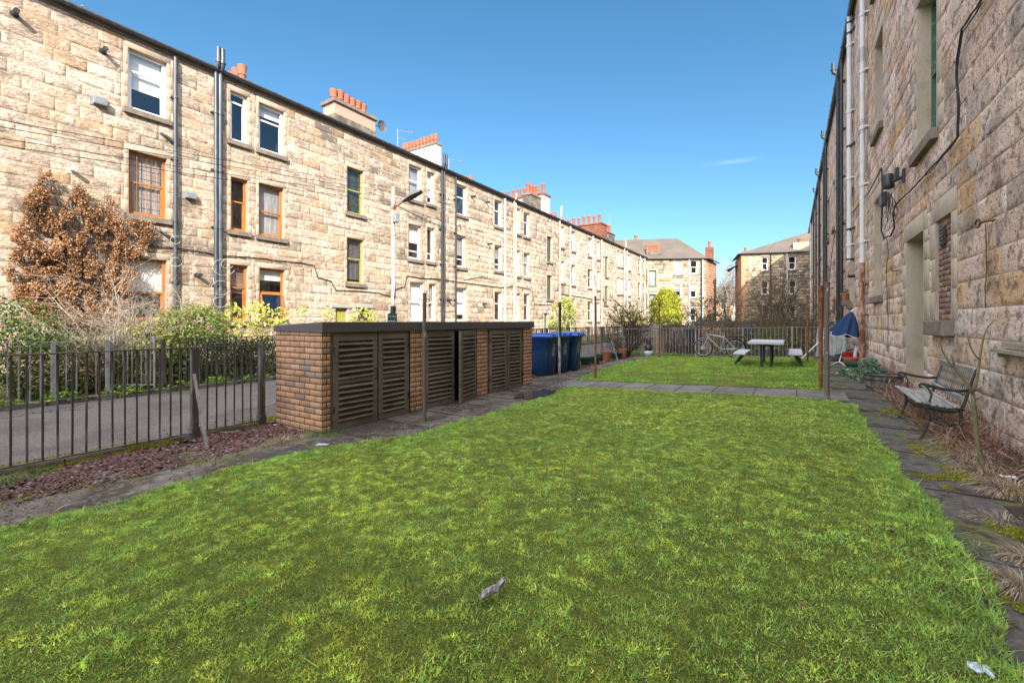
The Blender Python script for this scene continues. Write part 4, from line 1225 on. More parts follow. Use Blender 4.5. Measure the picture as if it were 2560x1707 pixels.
tag(kb.build('fence_kerb', 'soot'), kind='structure')
# little gate standing open into the garden
gt_ = thing('gate', 'small railing gate standing open into the garden across the lane', 'gate', (-10.6, 3.42, 0))
gd = Vector((-.86, -.50, 0)).normalized(); fg = Fac((-10.62, 3.40), (gd.x, gd.y), (gd.y, -gd.x))
q = MB(); fg.box(q, 0, .03, .1, 1.12, -.015, .015); fg.box(q, .92, .95, .1, 1.12, -.015, .015); fg.box(q, .03, .92, 1.02, 1.04, -.012, .012); fg.box(q, .03, .92, .15, .17, -.012, .012); q.build('gate_frame', 'railpale', gt_)
q = MB()
for k in range(9): fg.box(q, .09 + k * .095, .105 + k * .095, .17, 1.02 if k % 2 else 1.2, -.006, .006)
q.build('bar_panel', 'railpale', gt_)
# diamond trellis behind the far railing
tz = MB()
for k in range(46):
    y = 3.9 + k * .085
    tz.bar((-10.75, y, .15), (-10.75, y + .45, 1.0), .010, .006, up=(1, 0, 0)); tz.bar((-10.76, y + .45, .15), (-10.76, y, 1.0), .010, .006, up=(1, 0, 0))
tag(tz.build('trellis', 'castiron'), 'dark diamond trellis fixed behind the far railing left of the bin store', 'trellis')
tz2 = thing('trellis', 'square wire trellis in front of the pale brick store behind the back railing', 'trellis', (-5.4, 18.5, 0))
q = MB()
for k in range(13): q.box(-5.95 + k * .105, -5.94 + k * .105, 18.48, 18.49, .05, 1.12)
for k in range(11): q.box(-5.95, -4.65, 18.47, 18.48, .08 + k * .1, .09 + k * .1)
q.build('lattice', 'castiron', tz2)
tz3 = MB()
for k in range(11):
    x = -4.9 + k * .27
    tz3.bar((x, 18.9, .9), (x + .5, 18.9, 1.72), .02, .01, up=(0, 1, 0)); tz3.bar((x + .5, 18.92, .9), (x, 18.92, 1.72), .02, .01, up=(0, 1, 0))
tag(tz3.build('trellis', 'twigdark'), 'leaning diamond trellis with gaps above the back railing left of the bicycle', 'trellis')

# ================================================================ clothes poles
def pole(px, py, pt, r, m, label, base=None, pins=2, dark=None):
    x, y, z = gp(px, py)
    d = -sT * x + cT * y
    zt = EYE - (pt - HY) / F * d
    t = thing('clothes_pole', label, 'clothes pole', (x, y, z), group='clothes poles around the two lawns')
    q = MB(); q.tube([(x, y, z - .05), (x + random.uniform(-.01, .01), y, (z + zt) / 2), (x, y, zt)], r, 12); q.tube([(x, y, zt - .003), (x, y, zt + .012)], r * 1.15, 12)
    q.build('pole', m, t, smooth=True)
    if base:
        q = MB(); q.tube([(x, y, z - .02), (x, y, z + base)], r * 1.06, 12); q.build('base', 'slab', t, smooth=True)
    if dark:
        q = MB(); q.tube([(x, y, zt - dark), (x, y, zt + .002)], r * 1.03, 12); q.build('upper_pole', 'black', t, smooth=True)
    q = MB()
    for k in range(pins):
        z_ = zt - .075 - k * .085
        q.tube([(x - r - .045, y - .02, z_), (x + r + .045, y + .02, z_)], .006, 6)
        for s_ in (-1, 1): q.tube([(x + s_ * (r + .045), y + s_ * .02, z_ - .012), (x + s_ * (r + .045), y + s_ * .02, z_ + .016)], .007, 5)
    q.build('line_hooks', 'rust', t)
    return (x, y, zt)


p1 = pole(1061, 1058, 735, .0265, 'polebrown', 'brown flaking clothes pole standing in front of the bin store doors')
p2 = pole(1399.5, 966, 757, .030, 'polegrey', 'clothes pole with pale flaking paint and black top in front of the blue bins', dark=.75, pins=1)
p3 = pole(1488.6, 948, 742, .026, 'rust', 'rusty brown clothes pole at the left corner of the far lawn')
p4 = pole(1648, 897, 758, .026, 'rust', 'thin rusty clothes pole beside the brick store at the back fence')
p5 = pole(2052.5, 977, 716, .032, 'rust', 'orange rusty clothes pole by the far lawn corner next to the brown one', pins=1)
p6 = pole(2068, 1006, 708, .034, 'polebrown', 'thick brown flaking clothes pole with pale concrete foot at the path corner', base=.12, pins=1)
p7 = pole(2018.7, 905, 738, .028, 'rust', 'rusty clothes pole right of the picnic table at the end of the far lawn', pins=1)
ln = [(p4[0] + (p7[0] - p4[0]) * t, p4[1] + (p7[1] - p4[1]) * t, p4[2] - .12 + (p7[2] - p4[2]) * t - .25 * math.sin(math.pi * t)) for t in np.linspace(0, 1, 14)]
tag(MB().tube(ln, .004, 4).build('clothes_line', 'wire'), 'thin clothes line strung between the two poles at the back of the far lawn', 'clothes line')

# ================================================================ street lamp and overhead wires
ly, lz = wp(983, 470, -10.3)
lp = thing('street_lamp', 'pale grey lamp post with short arm and flat lantern rising behind the bin store', 'street lamp', (-10.3, ly, 0))
q = MB(); q.tube([(-10.3, ly, 0), (-10.3, ly, 1.9), (-10.3, ly, 1.95), (-10.3, ly, lz)], [.075, .072, .058, .052], 12); q.tube([(-10.3, ly, lz), (-10.3, ly, lz + .02)], .06, 12)
q.build('post', 'galv', lp, smooth=True)
q = MB(); q.tube([(-10.3, ly, .0), (-10.3, ly, 1.88)], .082, 12); q.build('lower_post', 'black', lp, smooth=True)
q = MB(); za = lz - .62
q.tube([(-10.3, ly, za), (-9.86, ly - .02, za + .12)], .028, 8); q.tube([(-10.3, ly, za - .06), (-10.3, ly, za + .1)], .07, 10); q.build('arm', 'rustpale', lp, smooth=True)
q = MB()
for i, (w_, zt_, zb_) in enumerate(((.05, .05, .0), (.09, .09, -.03), (.12, .13, -.035), (.13, .14, -.02), (.12, .13, .0), (.07, .10, .04))):
    xx = -9.90 + i * .155; zz = za + .12 + i * .035
    q.v += [(xx, ly - w_, zz), (xx, ly - w_ * .6, zz + zt_ * .8), (xx, ly + w_ * .6, zz + zt_ * .8), (xx, ly + w_, zz), (xx, ly + w_ * .7, zz + zb_), (xx, ly - w_ * .7, zz + zb_)]
for i in range(5):
    for k in range(6):
        q.f.append([i * 6 + k, i * 6 + (k + 1) % 6, (i + 1) * 6 + (k + 1) % 6, (i + 1) * 6 + k]); q.mi.append(0); q.c.append((1, 1, 1))
q.f += [[0, 1, 2, 3, 4, 5], [35, 34, 33, 32, 31, 30]]; q.mi += [0, 0]; q.c += [(1, 1, 1)] * 2
q.build('lantern', 'slab', lp, smooth=True)
yb_, zb_ = wp(992, 545, -10.2); MB().box(-10.25, -10.1, ly - .08, ly + .08, zb_ - .15, zb_ + .13).build('control_box', 'steelbox', lp, bevel=.01)
yb_, zb_ = wp(972, 757, -10.3)
sg = thing('lamp_post_sign', 'small dark green notice with pale lines of text on the lamp post', 'sign', (-10.2, ly - .1, 1.5))
fdir = Vector((cT, sT)); fs2 = Fac((-10.3 - .145 * cT + .09 * sT, ly - .145 * sT - .09 * cT), (cT, sT), (sT, -cT))
zt_ = EYE + (803 - 783) / F * (cT * ly + sT * 10.3)
q = MB(); fs2.box(q, 0, .29, zt_ - .46, zt_ - .02, 0, .012); fs2.box(q, .05, .24, zt_ - .03, zt_ + .005, .001, .011); q.build('board', 'signgreen', sg)


def text(parent, s_, fac, u, v, size, m, align='CENTER', n=.016, name='lettering'):
    cu = bpy.data.curves.new(name, 'FONT'); cu.body = s_; cu.size = size; cu.align_x = align; cu.extrude = .001
    tmp = bpy.data.objects.new(name, cu); COL.objects.link(tmp)
    me = bpy.data.meshes.new_from_object(tmp.evaluated_get(bpy.context.evaluated_depsgraph_get()))
    bpy.data.objects.remove(tmp)
    ob = bpy.data.objects.new(name, me); COL.objects.link(ob)
    ob.parent = parent
    mtx = Matrix(((fac.u[0], 0, fac.n[0], 0), (fac.u[1], 0, fac.n[1], 0), (0, 1, 0, 0), (0, 0, 0, 1)))
    mtx.translation = Vector(fac.mp(u, v, n)) - root_loc(parent)
    ob.matrix_local = mtx
    me.materials.clear(); me.materials.append(M[m])
    return ob


text(sg, "STREET WATCH", fs2, .145, zt_ - .11, .036, 'printwhite')
q = MB()
for k in range(4): fs2.box(q, .03 + .01 * (k % 2), .26 - .02 * (k % 3), zt_ - .25 - k * .035, zt_ - .235 - k * .035, .012, .0135)
q.build('print', 'printwhite', sg)
q = MB(); q.tube([(-10.3, ly, 2.35), (-10.22, ly - .03, 2.1), (-10.2, ly, 2.5), (-10.25, ly + .02, 2.2)], .012, 5); q.build('cable', 'wire', lp)


def wire(a, b, sag, r=.008):
    P = [tuple(a[k] * (1 - t) + b[k] * t - (sag * 4 * t * (1 - t) if k == 2 else 0) for k in range(3)) for t in np.linspace(0, 1, 18)]
    return tag(MB().tube(P, r, 4).build('overhead_wire', 'wire'), 'thin black overhead wire crossing in front of the left tenement', 'wire', 'overhead wires in front of the left tenement')


for (y0_, y1_) in ((318, 502), (348, 513), (366, 524), (300, 492)):
    a_ = wp(-120, y0_ - 22, -13); b_ = wp(1150, y1_, -16.8)
    wire((-13, a_[0], a_[1]), (-16.8, b_[0], b_[1]), .12)
for (px, py) in ((1330, 668), (1400, 690), (1500, 742), (1244, 585)):
    b_ = wp(px, py, XL + .05); wire((-10.3, ly, lz - .5), (XL + .05, b_[0], b_[1]), .15, .007)

# ================================================================ wheelie bins
def wheelie(x, y, rz, label, m='blue', lid='bluelid', mark=True, grp='blue wheelie bins beside the bin store', src=None):
    t = thing('wheelie_bin', label, 'wheelie bin', (x, y, gz(x) + .025), rz, grp)
    q = MB()       # front faces local +x
    sec = [(0, .20, .22), (.04, .235, .24), (.55, .265, .265), (.93, .30, .285), (.955, .315, .30), (.985, .315, .30)]
    vs = []
    for z, hx_, hy_ in sec:
        c_ = .05; x0 = -hx_ + .0
        vs += [(x0 + c_, -hy_, z), (hx_ - c_, -hy_, z), (hx_, -hy_ + c_, z), (hx_, hy_ - c_, z), (hx_ - c_, hy_, z), (x0 + c_, hy_, z), (x0, hy_ - c_, z), (x0, -hy_ + c_, z)]
    q.add(vs, [(i * 8 + k, i * 8 + (k + 1) % 8, (i + 1) * 8 + (k + 1) % 8, (i + 1) * 8 + k) for i in range(5) for k in range(8)] + [tuple(range(8))[::-1], tuple(range(40, 48))])
    q.box(-.42, -.36, -.2, .2, .1, .2)
    q.build('body', m, t, local=True, smooth=True)
    l = MB()
    vs = []
    for z, e, b in ((.975, .36, .325), (1.015, .365, .33), (1.05, .30, .27), (1.062, .2, .2)):
        vs += [(-e, -b, z), (e + .02, -b, z), (e + .02, b, z), (-e, b, z)]
    l.add(vs, [(i * 4 + k, i * 4 + (k + 1) % 4, (i + 1) * 4 + (k + 1) % 4, (i + 1) * 4 + k) for i in range(3) for k in range(4)] + [(0, 3, 2, 1), (12, 13, 14, 15)])
    for s_ in (-1, 1): l.box(.22, .37, s_ * .16 - .05, s_ * .16 + .05, 1.02, 1.075)
    l.box(-.3, .28, -.24, -.20, 1.05, 1.08); l.box(-.3, .28, .20, .24, 1.05, 1.08)
    l.build('lid', lid, t, local=True, bevel=.006)
    h_ = MB(); h_.tube([(-.40, -.24, .98), (-.44, -.24, 1.0), (-.44, .24, 1.0), (-.40, .24, .98)], .016, 8); h_.build('handle', lid, t, local=True)
    for s_ in (-1, 1):
        w_ = MB(); w_.tube([(-.30, s_ * .235, .10), (-.30, s_ * .29, .10)], .10, 16); w_.build('wheel', 'tyre', t, local=True)
    if mark:
        k_ = MB()
        zf_ = lambda z: .268 + (z - .55) * .092
        def mk(y0_, y1_, z0_, z1_):
            k_.add([(zf_(z0_) + .003, y0_, z0_), (zf_(z0_) + .003, y1_, z0_), (zf_(z1_) + .003, y1_, z1_), (zf_(z1_) + .003, y0_, z1_)], [(0, 1, 2, 3)])
        mk(-.015, .025, .76, .80); mk(0, .015, .80, .84); mk(-.02, .03, .72, .755); mk(-.09, .10, .685, .70)
        for k in range(8): mk(-.065, .065, .50 + k * .021, .508 + k * .021)
        k_.build('print', 'printwhite', t, local=True)
    return t


wheelie(-5.45, 9.98, .04, 'blue wheelie bin nearest the end of the brick bin store')
wheelie(-5.44, 10.68, -.05, 'middle blue wheelie bin of the three beside the bin store')
wheelie(-5.38, 11.38, .06, 'blue wheelie bin furthest from the bin store next to the flower pots')
t = wheelie(-5.9, 11.95, .3, 'grey lidded bin just showing behind the three blue wheelie bins', m='blackplastic', lid='steelbox', mark=False, grp=None)
wheelie(-4.0, 22.5, 0, 'blue wheelie bin beyond the back railing left of the bicycle', mark=False, grp=None, lid='blue')
wheelie(-1.7, 23.5, .1, 'blue wheelie bin in the neighbouring yard behind the bicycle saddle', mark=False, grp=None)

# ================================================================ neighbouring bin store beyond the back railing
nb = thing('bin_store', 'pale brick bin store of the next yard behind the back railing', 'bin store', (-5.2, 21, 0))
pc = lambda u, v, rd: sc_((.66, .53, .40), rd.uniform(.85, 1.1))
kw2 = dict(kw); kw2['colf'] = pc
masonry(Fac((-5.95, 18.6), (1, 0), (0, -1)), 'end_wall', nb, 0, 1.3, -.05, 1.12, [], bond=.225, seed=12, **kw2)
masonry(Fac((-4.65, 0), (0, 1), (1, 0)), 'front_wall', nb, 18.6, 20.2, -.05, 1.12, [], bond=.225, seed=13, **kw2)
q = MB(); q.box(-6.0, -4.6, 18.55, 20.3, 1.11, 1.26); q.build('roof_fascia', 'timber', nb)
nb2 = thing('garden_wall', 'low brown brick wall with flat coping across the neighbouring yards', 'wall', (-4, 26, 0))
masonry(Fac((-4.6, 26), (1, 0), (0, -1)), 'wall', nb2, 0, 6.2, -.05, 1.25, [], bond=.225, seed=14, **kw)
q = MB(); q.box(-4.7, 1.7, 25.9, 26.3, 1.25, 1.42); q.build('coping', 'cap', nb2)
nb3 = thing('garden_wall', 'long low wall with pale coping in front of the far end of the left terrace', 'wall', (-8, 40, 0))
q = MB(); q.box(-10.5, -6.5, 34.0, 34.2, 0, 1.05); q.build('wall', 'cope', nb3); q = MB(); q.box(-10.55, -6.4, 33.95, 34.25, 1.05, 1.15); q.build('coping', 'concrete', nb3)

# ================================================================ flower pots and small things
def fpot(x, y, r, h, m, label, name='flower_pot', rim=.03, soil=True, grp=None, n=18, sx=1):
    t = thing(name, label, 'plant pot', (x, y, gz(x) + .02), group=grp)
    q = MB(); q.lathe([(0, 0), (r * .68, 0), (r * .92, h - rim * 1.6), (r, h - rim * 1.6), (r * 1.02, h), (r * .9, h), (r * .86, h - rim), (0, h - rim)], (0, 0, 0), n, sx, 1)
    q.build('pot', m, t, local=True, smooth=True)
    if soil:
        q = MB(); q.lathe([(0, h - rim * .6), (r * .86, h - rim * .8)], (0, 0, 0), n, sx, 1); q.build('soil', 'soil', t, local=True)
    return t


G = 'pots along the lane railing'
for (px, py, r, h, m, lb) in ((1460, 914, .20, .24, 'greenplastic', 'green plastic tub nearest the blue bins'), (1484, 911, .19, .23, 'greenplastic', 'green plastic tub half behind the rusty clothes pole'),
                              (1497, 903, .19, .22, 'greenplastic', 'dark green tub between the clothes pole and the first terracotta pot'), (1513, 904, .165, .34, 'pot', 'tall terracotta pot right of the green tubs with a small white sticker'),
                              (1530, 900, .15, .24, 'greenplastic', 'small dark green pot behind the first terracotta pot'), (1543, 898, .16, .22, 'blackplastic', 'black plastic pot between the two terracotta pots'),
                              (1554, 896, .17, .34, 'pot', 'large terracotta pot by the corner bush'), (1567, 893, .14, .24, 'blackplastic', 'black pot just right of the larger terracotta pot')):
    x, y, z = gp(px, py); fpot(x, y + .12, r, h, m, lb, grp=G)
for (px, py, r, h, m, lb) in ((2123, 903, .27, .17, 'greenplastic', 'dark green shallow bowl beside the white waste pipe'), (2142, 914, .20, .20, 'pot', 'terracotta pot under the white waste pipe by the rusty downpipe'),
                              (2151, 925, .27, .16, 'greenplastic', 'dark green shallow bowl in front of the terracotta pot by the wall'), (2188, 952, .27, .2, 'greenplastic', 'green tub just behind the wooden barrel')):
    x, y, z = gp(px, py); fpot(min(x, 1.42), y + .12, r, h, m, lb, name='bowl' if m == 'greenplastic' else 'flower_pot')
fpot(-.75, 18.3, .35, .3, 'barrelwood', 'wide brown planter with leaves behind the railing under the picnic table', name='planter')
# half barrel
hb = thing('half_barrel', 'weathered grey half barrel planter with green rim next to the bench', 'planter', (1.38, 10.2, .165))
q = MB(); q.lathe([(0, 0), (.22, 0), (.26, .15), (.28, .28), (.26, .28), (.24, .22), (0, .22)], (0, 0, 0), 22); q.build('barrel', 'barrelwood', hb, local=True, smooth=True)
for z, r in ((.07, .246), (.21, .278)):
    q = MB(); q.lathe([(r, z - .015), (r + .006, z - .015), (r + .006, z + .015), (r, z + .015)], (0, 0, 0), 22); q.build('hoop', 'castiron', hb, local=True)
q = MB(); q.lathe([(.26, .275), (.30, .28), (.305, .30), (.26, .30)], (0, 0, 0), 22); q.build('rim', 'greenplastic', hb, local=True)
# white waste pipe from the wall
y_, z_ = wp(2143, 868, 1.6)
q = MB(); q.tube([(XR, y_ + .1, z_), (1.65, y_, z_ + .01), (1.58, y_, z_ - .03), (1.56, y_, z_ - .12), (1.54, y_, .2)], .045, 10); q.build('waste_pipe', 'white', tr, smooth=True)

# bag on a bucket at the back railing
x, y, z = gp(1622, 893)
bk_ = thing('bucket', 'pale plastic bag over a bucket standing by the back railing', 'bucket', (x, y, z + .02))
q = MB(); q.lathe([(0, 0), (.15, 0), (.17, .12), (.20, .16), (.18, .24), (.14, .27), (0, .27)], (0, 0, 0), 14); q.v = [(a * .85, b * .85, c_ * .9) for a, b, c_ in q.v]; q.v = [(a + random.uniform(-.012, .012), b + random.uniform(-.012, .012), c_) for a, b, c_ in q.v]; q.build('bucket', 'bucket', bk_, local=True, smooth='all')
q = MB(); q.lathe([(0, 0), (.12, .0), (.155, .07), (.15, .16), (.09, .23), (.04, .26), (.09, .33), (.03, .31), (0, .30)], (x, y, z + .265), 14); q.v = [(a + random.uniform(-.025, .025), b + random.uniform(-.025, .025), c_ + random.uniform(-.015, .015)) for a, b, c_ in q.v]
tag(q.build('rubbish_bag', 'blackplastic', smooth='all'), 'knotted black rubbish bag on top of the bucket at the back railing', 'rubbish bag')
# leaning white timber and crate by the last blue bin
x, y, z = gp(1448, 917)
q = MB(); q.bar((x - .25, y + .2, .35), (x, y, .03), .02, .02); q.bar((x - .45, y + .15, .02), (x - .25, y + .2, .35), .02, .02); q.bar((x - .1, y + .5, .03), (x - .25, y + .2, .35), .02, .02)
tag(q.build('folding_stand', 'timber'), 'small folded timber stand beside the furthest blue bin', 'stand')
x, y, z = gp(1545, 905)
q = MB(); q.bar((x, y, .04), (x - .35, y + .3, .72), .025, .02)
tag(q.build('cane', 'stake'), 'grey stick leaning against the lane railing among the pots', 'stick')
# wire basket
q = MB()
for k in range(12): q.tube([(-5.9, 13.5 + k * .1, .06), (-5.9, 13.5 + k * .1, .45)], .004, 4)
for k in range(5): q.tube([(-5.89, 13.5, .08 + k * .09), (-5.89, 14.6, .08 + k * .09)], .004, 4)
tag(q.build('wire_panel', 'railpale'), 'low pale wire panel behind the terracotta pots', 'wire panel')
# stake leaning on the foreground railing
a_ = gp(520, 1128)
q = MB(); q.bar((a_[0], a_[1], a_[2] - .03), (-5.93, wp(485, 935, -5.93)[0], wp(485, 935, -5.93)[1]), .03, .018); o = q.build('stake', 'stake')
tag(o, 'grey wooden stake leaning on the post of the foreground railing', 'stake')

# ================================================================ parasol leaning on the wall, tarp covered box
b0 = Vector((*gp(2003, 898)[:2], .18)); ty, tz_ = wp(2129, 779, 1.62); tip = Vector((1.62, ty, tz_))
pa = thing('parasol', 'closed navy blue parasol on a white pole leaning against the right wall', 'parasol', tuple(b0))
q = MB(); q.tube([b0, tip], .019, 10); q.tube([tip - (tip - b0).normalized() * .02, tip + (tip - b0).normalized() * .09], [.035, .022], 10); q.build('pole', 'white', pa, smooth=True)
ax = (tip - b0); Lp = ax.length; ax.normalize()
yb, zb = wp(2107, 838, 1.25); bc = Vector((1.25, yb, zb)); ca = bc - tip
q = MB(); nn = 48; ns = 24; vs = []
for i in range(ns):
    t = i / (ns - 1)
    c_ = tip.lerp(bc, t) + Vector((0, 0, .03 * math.sin(math.pi * t)))
    rad = .03 + .36 * t ** .8
    for k in range(nn):
        a = 2 * math.pi * k / nn
        pl = 1 + .20 * math.sin(a * 8 + t * 1.1) * min(1, t * 2.5) + .14 * math.sin(a * 3 + 1 + t * 2) * t
        vs.append(c_ + Vector((math.cos(a) * rad * pl * .85, math.sin(a) * rad * pl * 1.1, (.05 * math.sin(a * 4 + .5) - .06 * math.cos(a)) * t ** 2)))
q.add(vs, [(i * nn + k, i * nn + (k + 1) % nn, (i + 1) * nn + (k + 1) % nn, (i + 1) * nn + k) for i in range(ns - 1) for k in range(nn)])
cn = q.build('canopy', 'bluecloth', pa, smooth='all')
e_ = MB(); e_.tube([vs[(ns - 1) * nn + k] for k in range(nn)] + [vs[(ns - 1) * nn]], .007, 5); e_.build('piping', 'white', cn)
x0, x1 = .72, 1.55
tp = MB(); nx_, nz_ = 14, 12
for (A, B) in (((x0, 18.5), (x1, 18.4)), ((x1, 18.4), (x1, 19.2)), ((x0, 19.2), (x0, 18.5)), ((x1, 19.2), (x0, 19.2))):
    vs = []
    for j in range(nz_ + 1):
        for i in range(nx_ + 1):
            s_ = i / nx_; px_ = A[0] + (B[0] - A[0]) * s_; py_ = A[1] + (B[1] - A[1]) * s_
            w_ = (fbm(px_ * 5 + py_ * 3, j * .6, 5) - .5) * .10
            zz = .1 + 1.08 * j / nz_; sh_ = 1 - .10 * (j / nz_) ** 3
            cx_, cy_ = (x0 + x1) / 2, 18.85
            vs.append((cx_ + (px_ - cx_) * sh_ + w_, cy_ + (py_ - cy_) * sh_ + w_, zz))
    tp.add(vs, [(j * (nx_ + 1) + i, j * (nx_ + 1) + i + 1, (j + 1) * (nx_ + 1) + i + 1, (j + 1) * (nx_ + 1) + i) for j in range(nz_) for i in range(nx_)])
tp.box(x0 + .05, x1 - .05, 18.46, 19.14, 1.13, 1.17)
tag(tp.build('covered_box', 'tarp', smooth=True), 'tall box under a dirty white tarpaulin behind the railing at the wall', 'covered box')
# rotary stand folded on the path
x, y, z = gp(2098, 912)
q = MB()
for a in range(4):
    an = a * math.pi / 2 + .5
    q.tube([(x, y, .26), (x + .22 * math.cos(an), y + .3 * math.sin(an), .18)], .010, 6)
q.tube([(x, y, .24), (x + .05, y + .1, .42)], .011, 6)
q.tube([(x, y, .28), (x + .3, y + 2.0, .75)], .007, 5)
tag(q.build('folded_airer', 'white'), 'white metal stand with splayed feet on the path below the parasol', 'clothes airer')
x, y, z = gp(2078, 905)
q = MB(); q.lathe([(0, .14), (.30, .10), (.42, .05), (.45, 0), (.36, 0)], (x, y + .6, .19), 22); q.tube([(x + .1, y + .6, .28), (x + .6, y + 1.1, .52)], .025, 8)
tag(q.build('barbecue_lid', 'blackplastic', smooth=True), 'round dark lid lying behind the poles at the far lawn corner', 'lid')
q = MB(); q.box(1.35, 1.75, 17.0, 17.3, .17, .45); tag(q.build('crate', 'redcloth'), 'dark red crate in the corner by the railing and wall', 'crate')

# ================================================================ picnic set
pt = thing('picnic_table', 'grey topped picnic table on four dark legs on the far lawn', 'table', (-.60, 14.4, gz(-.6)))
zt = .735
q = MB(); q.box(-.42, .42, -.88, .85, zt - .075, zt - .0); q.build('tabletop', 'tabletop', pt, local=True, bevel=.012)
for sx_, sy_ in ((-.11, -.60), (.115, -.56), (-.11, .66), (.115, .55)):
    q = MB(); q.tube([(sx_, sy_, -.04), (sx_, sy_, zt - .075)], [.029, .027], 10); q.build('leg', 'tableleg', pt, local=True, smooth=True)
q = MB(); q.box(-.2, .2, -.62, -.56, zt - .12, zt - .075); q.box(-.2, .2, .55, .61, zt - .12, zt - .075); q.build('cross_bar', 'tableleg', pt, local=True)


def pbench(x, y0_, y1_, s_, label):
    t = thing('picnic_bench', label, 'bench', (x, (y0_ + y1_) / 2, gz(x)), group='benches of the picnic table')
    h = (y1_ - y0_) / 2
    q = MB(); q.box(-.16, .16, -h, h, .355, .415); q.build('seat', 'tabletop', t, local=True, bevel=.012)
    for yy in (-h + .42, h - .38):
        q = MB(); q.tube([(0, yy, .37), (s_ * .0, yy, .33), (s_ * .015, yy, .26), (s_ * .07, yy, .18), (s_ * .13, yy, .10), (s_ * .14, yy, .04), (s_ * .10, yy, -.01), (s_ * .03, yy, -.035)], .028, 8); q.build('leg', 'tableleg', t, local=True, smooth='all')
    return t


pbench(-1.26, 13.85, 15.7, -1, 'grey seated picnic bench left of the picnic table by the bicycle')
pbench(.08, 13.75, 16.0, 1, 'grey seated picnic bench right of the picnic table near the rusty pole')

# ================================================================ bicycle (local +x = forward, leans on the railing)
bi = thing('bicycle', 'silver electric bicycle with rear battery rack leaning on the back railing', 'bicycle', (-2.24, 17.40, gz(-2.2) + .03), math.pi - .03)
bi.rotation_euler = (R(-4), 0, math.pi - .03)
WR = .335; XF, XRr = .54, -.54


def ring(mb, cx_, cz_, r, tr_, n=36, m=8, y=0):
    vs = []
    for i in range(n):
        a = 2 * math.pi * i / n
        for k in range(m):
            b = 2 * math.pi * k / m
            vs.append((cx_ + (r + tr_ * math.cos(b)) * math.cos(a), y + tr_ * math.sin(b), cz_ + (r + tr_ * math.cos(b)) * math.sin(a)))
    mb.add(vs, [(i * m + k, i * m + (k + 1) % m, ((i + 1) % n) * m + (k + 1) % m, ((i + 1) % n) * m + k) for i in range(n) for k in range(m)])


for cx_, fr_ in ((XF, 1), (XRr, 0)):
    q = MB(); ring(q, cx_, WR, WR - .02, .021); wh = q.build('wheel', 'tyre', bi, local=True, smooth='all')
    q = MB(); ring(q, cx_, WR, WR - .046, .012, m=6); q.build('rim', 'silver', wh, local=True, smooth='all')
    q = MB()
    for k in range(28):
        a = 2 * math.pi * k / 28; s_ = .03 if k % 2 else -.03
        q.tube([(cx_ + .03 * math.cos(a + .5 * (1 if k % 4 < 2 else -1)), s_, WR + .03 * math.sin(a + .5 * (1 if k % 4 < 2 else -1))), (cx_ + (WR - .05) * math.cos(a), 0, WR + (WR - .05) * math.sin(a))], .0022, 3, cap=False)
    q.build('spokes', 'chrome', wh, local=True)
    q = MB(); q.tube([(cx_, -.05, WR), (cx_, .05, WR)], .075 if fr_ else .03, 16); q.build('hub', 'silver', wh, local=True)
    q = MB()
    a0, a1 = ((.25, 2.6) if fr_ else (.1, 3.0))
    A = np.linspace(a0, a1, 20) if fr_ else np.linspace(.5, 3.5, 20)
    vs = []
    for a in A:
        for w_ in (-.028, 0, .028):
            rr = WR + .022 - abs(w_) * .3
            vs.append((cx_ + rr * math.cos(a), w_, WR + rr * math.sin(a)))
    q.add(vs, [(i * 3 + k, i * 3 + k + 1, (i + 1) * 3 + k + 1, (i + 1) * 3 + k) for i in range(19) for k in range(2)])
    q.build('mudguard', 'tyre' if not fr_ else 'silver', bi, local=True)
q = MB()
HTt, HTb, BBk, STt, RA, FA = (.335, 0, .86), (.375, 0, .72), (-.06, 0, .30), (-.19, 0, .78), (XRr, 0, WR), (XF, 0, WR)
q.tube([HTt, HTb], .022, 8); q.tube([(.34, 0, .84), (-.18, 0, .74)], .018, 8); q.tube([(.37, 0, .75), BBk], .021, 8); q.tube([BBk, (-.205, 0, .82)], .017, 8)
for s_ in (-1, 1):
    q.tube([(BBk[0], s_ * .03, BBk[2]), (RA[0], s_ * .055, RA[2])], .010, 6); q.tube([(-.18, s_ * .015, .74), (RA[0], s_ * .055, RA[2])], .009, 6)
q.build('frame', 'silver', bi, local=True, smooth=True)
q = MB()
for s_ in (-1, 1): q.tube([(.38, s_ * .03, .70), (.42, s_ * .05, .60), (XF, s_ * .055, WR)], .013, 6)
q.box(.36, .40, -.045, .045, .69, .72); q.build('fork', 'silver', bi, local=True, smooth=True)
q = MB(); q.tube([(.335, 0, .86), (.32, 0, .97)], .014, 8); q.tube([(.30, -.29, 1.02), (.33, -.2, 1.0), (.34, 0, .985), (.33, .2, 1.0), (.30, .29, 1.02)], .012, 8)
for s_ in (-1, 1): q.tube([(.30, s_ * .18, 1.01), (.26, s_ * .30, 1.025)], .018, 8)
q.tube([(.36, .05, 1.0), (.40, .02, .93), (.38, .02, .80)], .005, 5); q.tube([(.34, .16, .99), (.40, .15, .98)], .008, 5); q.build('handlebar', 'tyre', bi, local=True, smooth=True)
q = MB(); q.tube([(-.20, 0, .80), (-.225, 0, .93)], .013, 8)
vs = []
for i, (x_, w_) in enumerate(((-.36, .07), (-.33, .085), (-.25, .07), (-.17, .03), (-.09, .018))):
    vs += [(x_, -w_, .935), (x_, -w_ * .6, .965), (x_, w_ * .6, .965), (x_, w_, .935)]
q.add(vs, [(i * 4 + k, i * 4 + (k + 1) % 4, (i + 1) * 4 + (k + 1) % 4, (i + 1) * 4 + k) for i in range(4) for k in range(4)] + [(0, 3, 2, 1), (16, 17, 18, 19)])
q.build('saddle', 'tyre', bi, local=True)
q = MB()
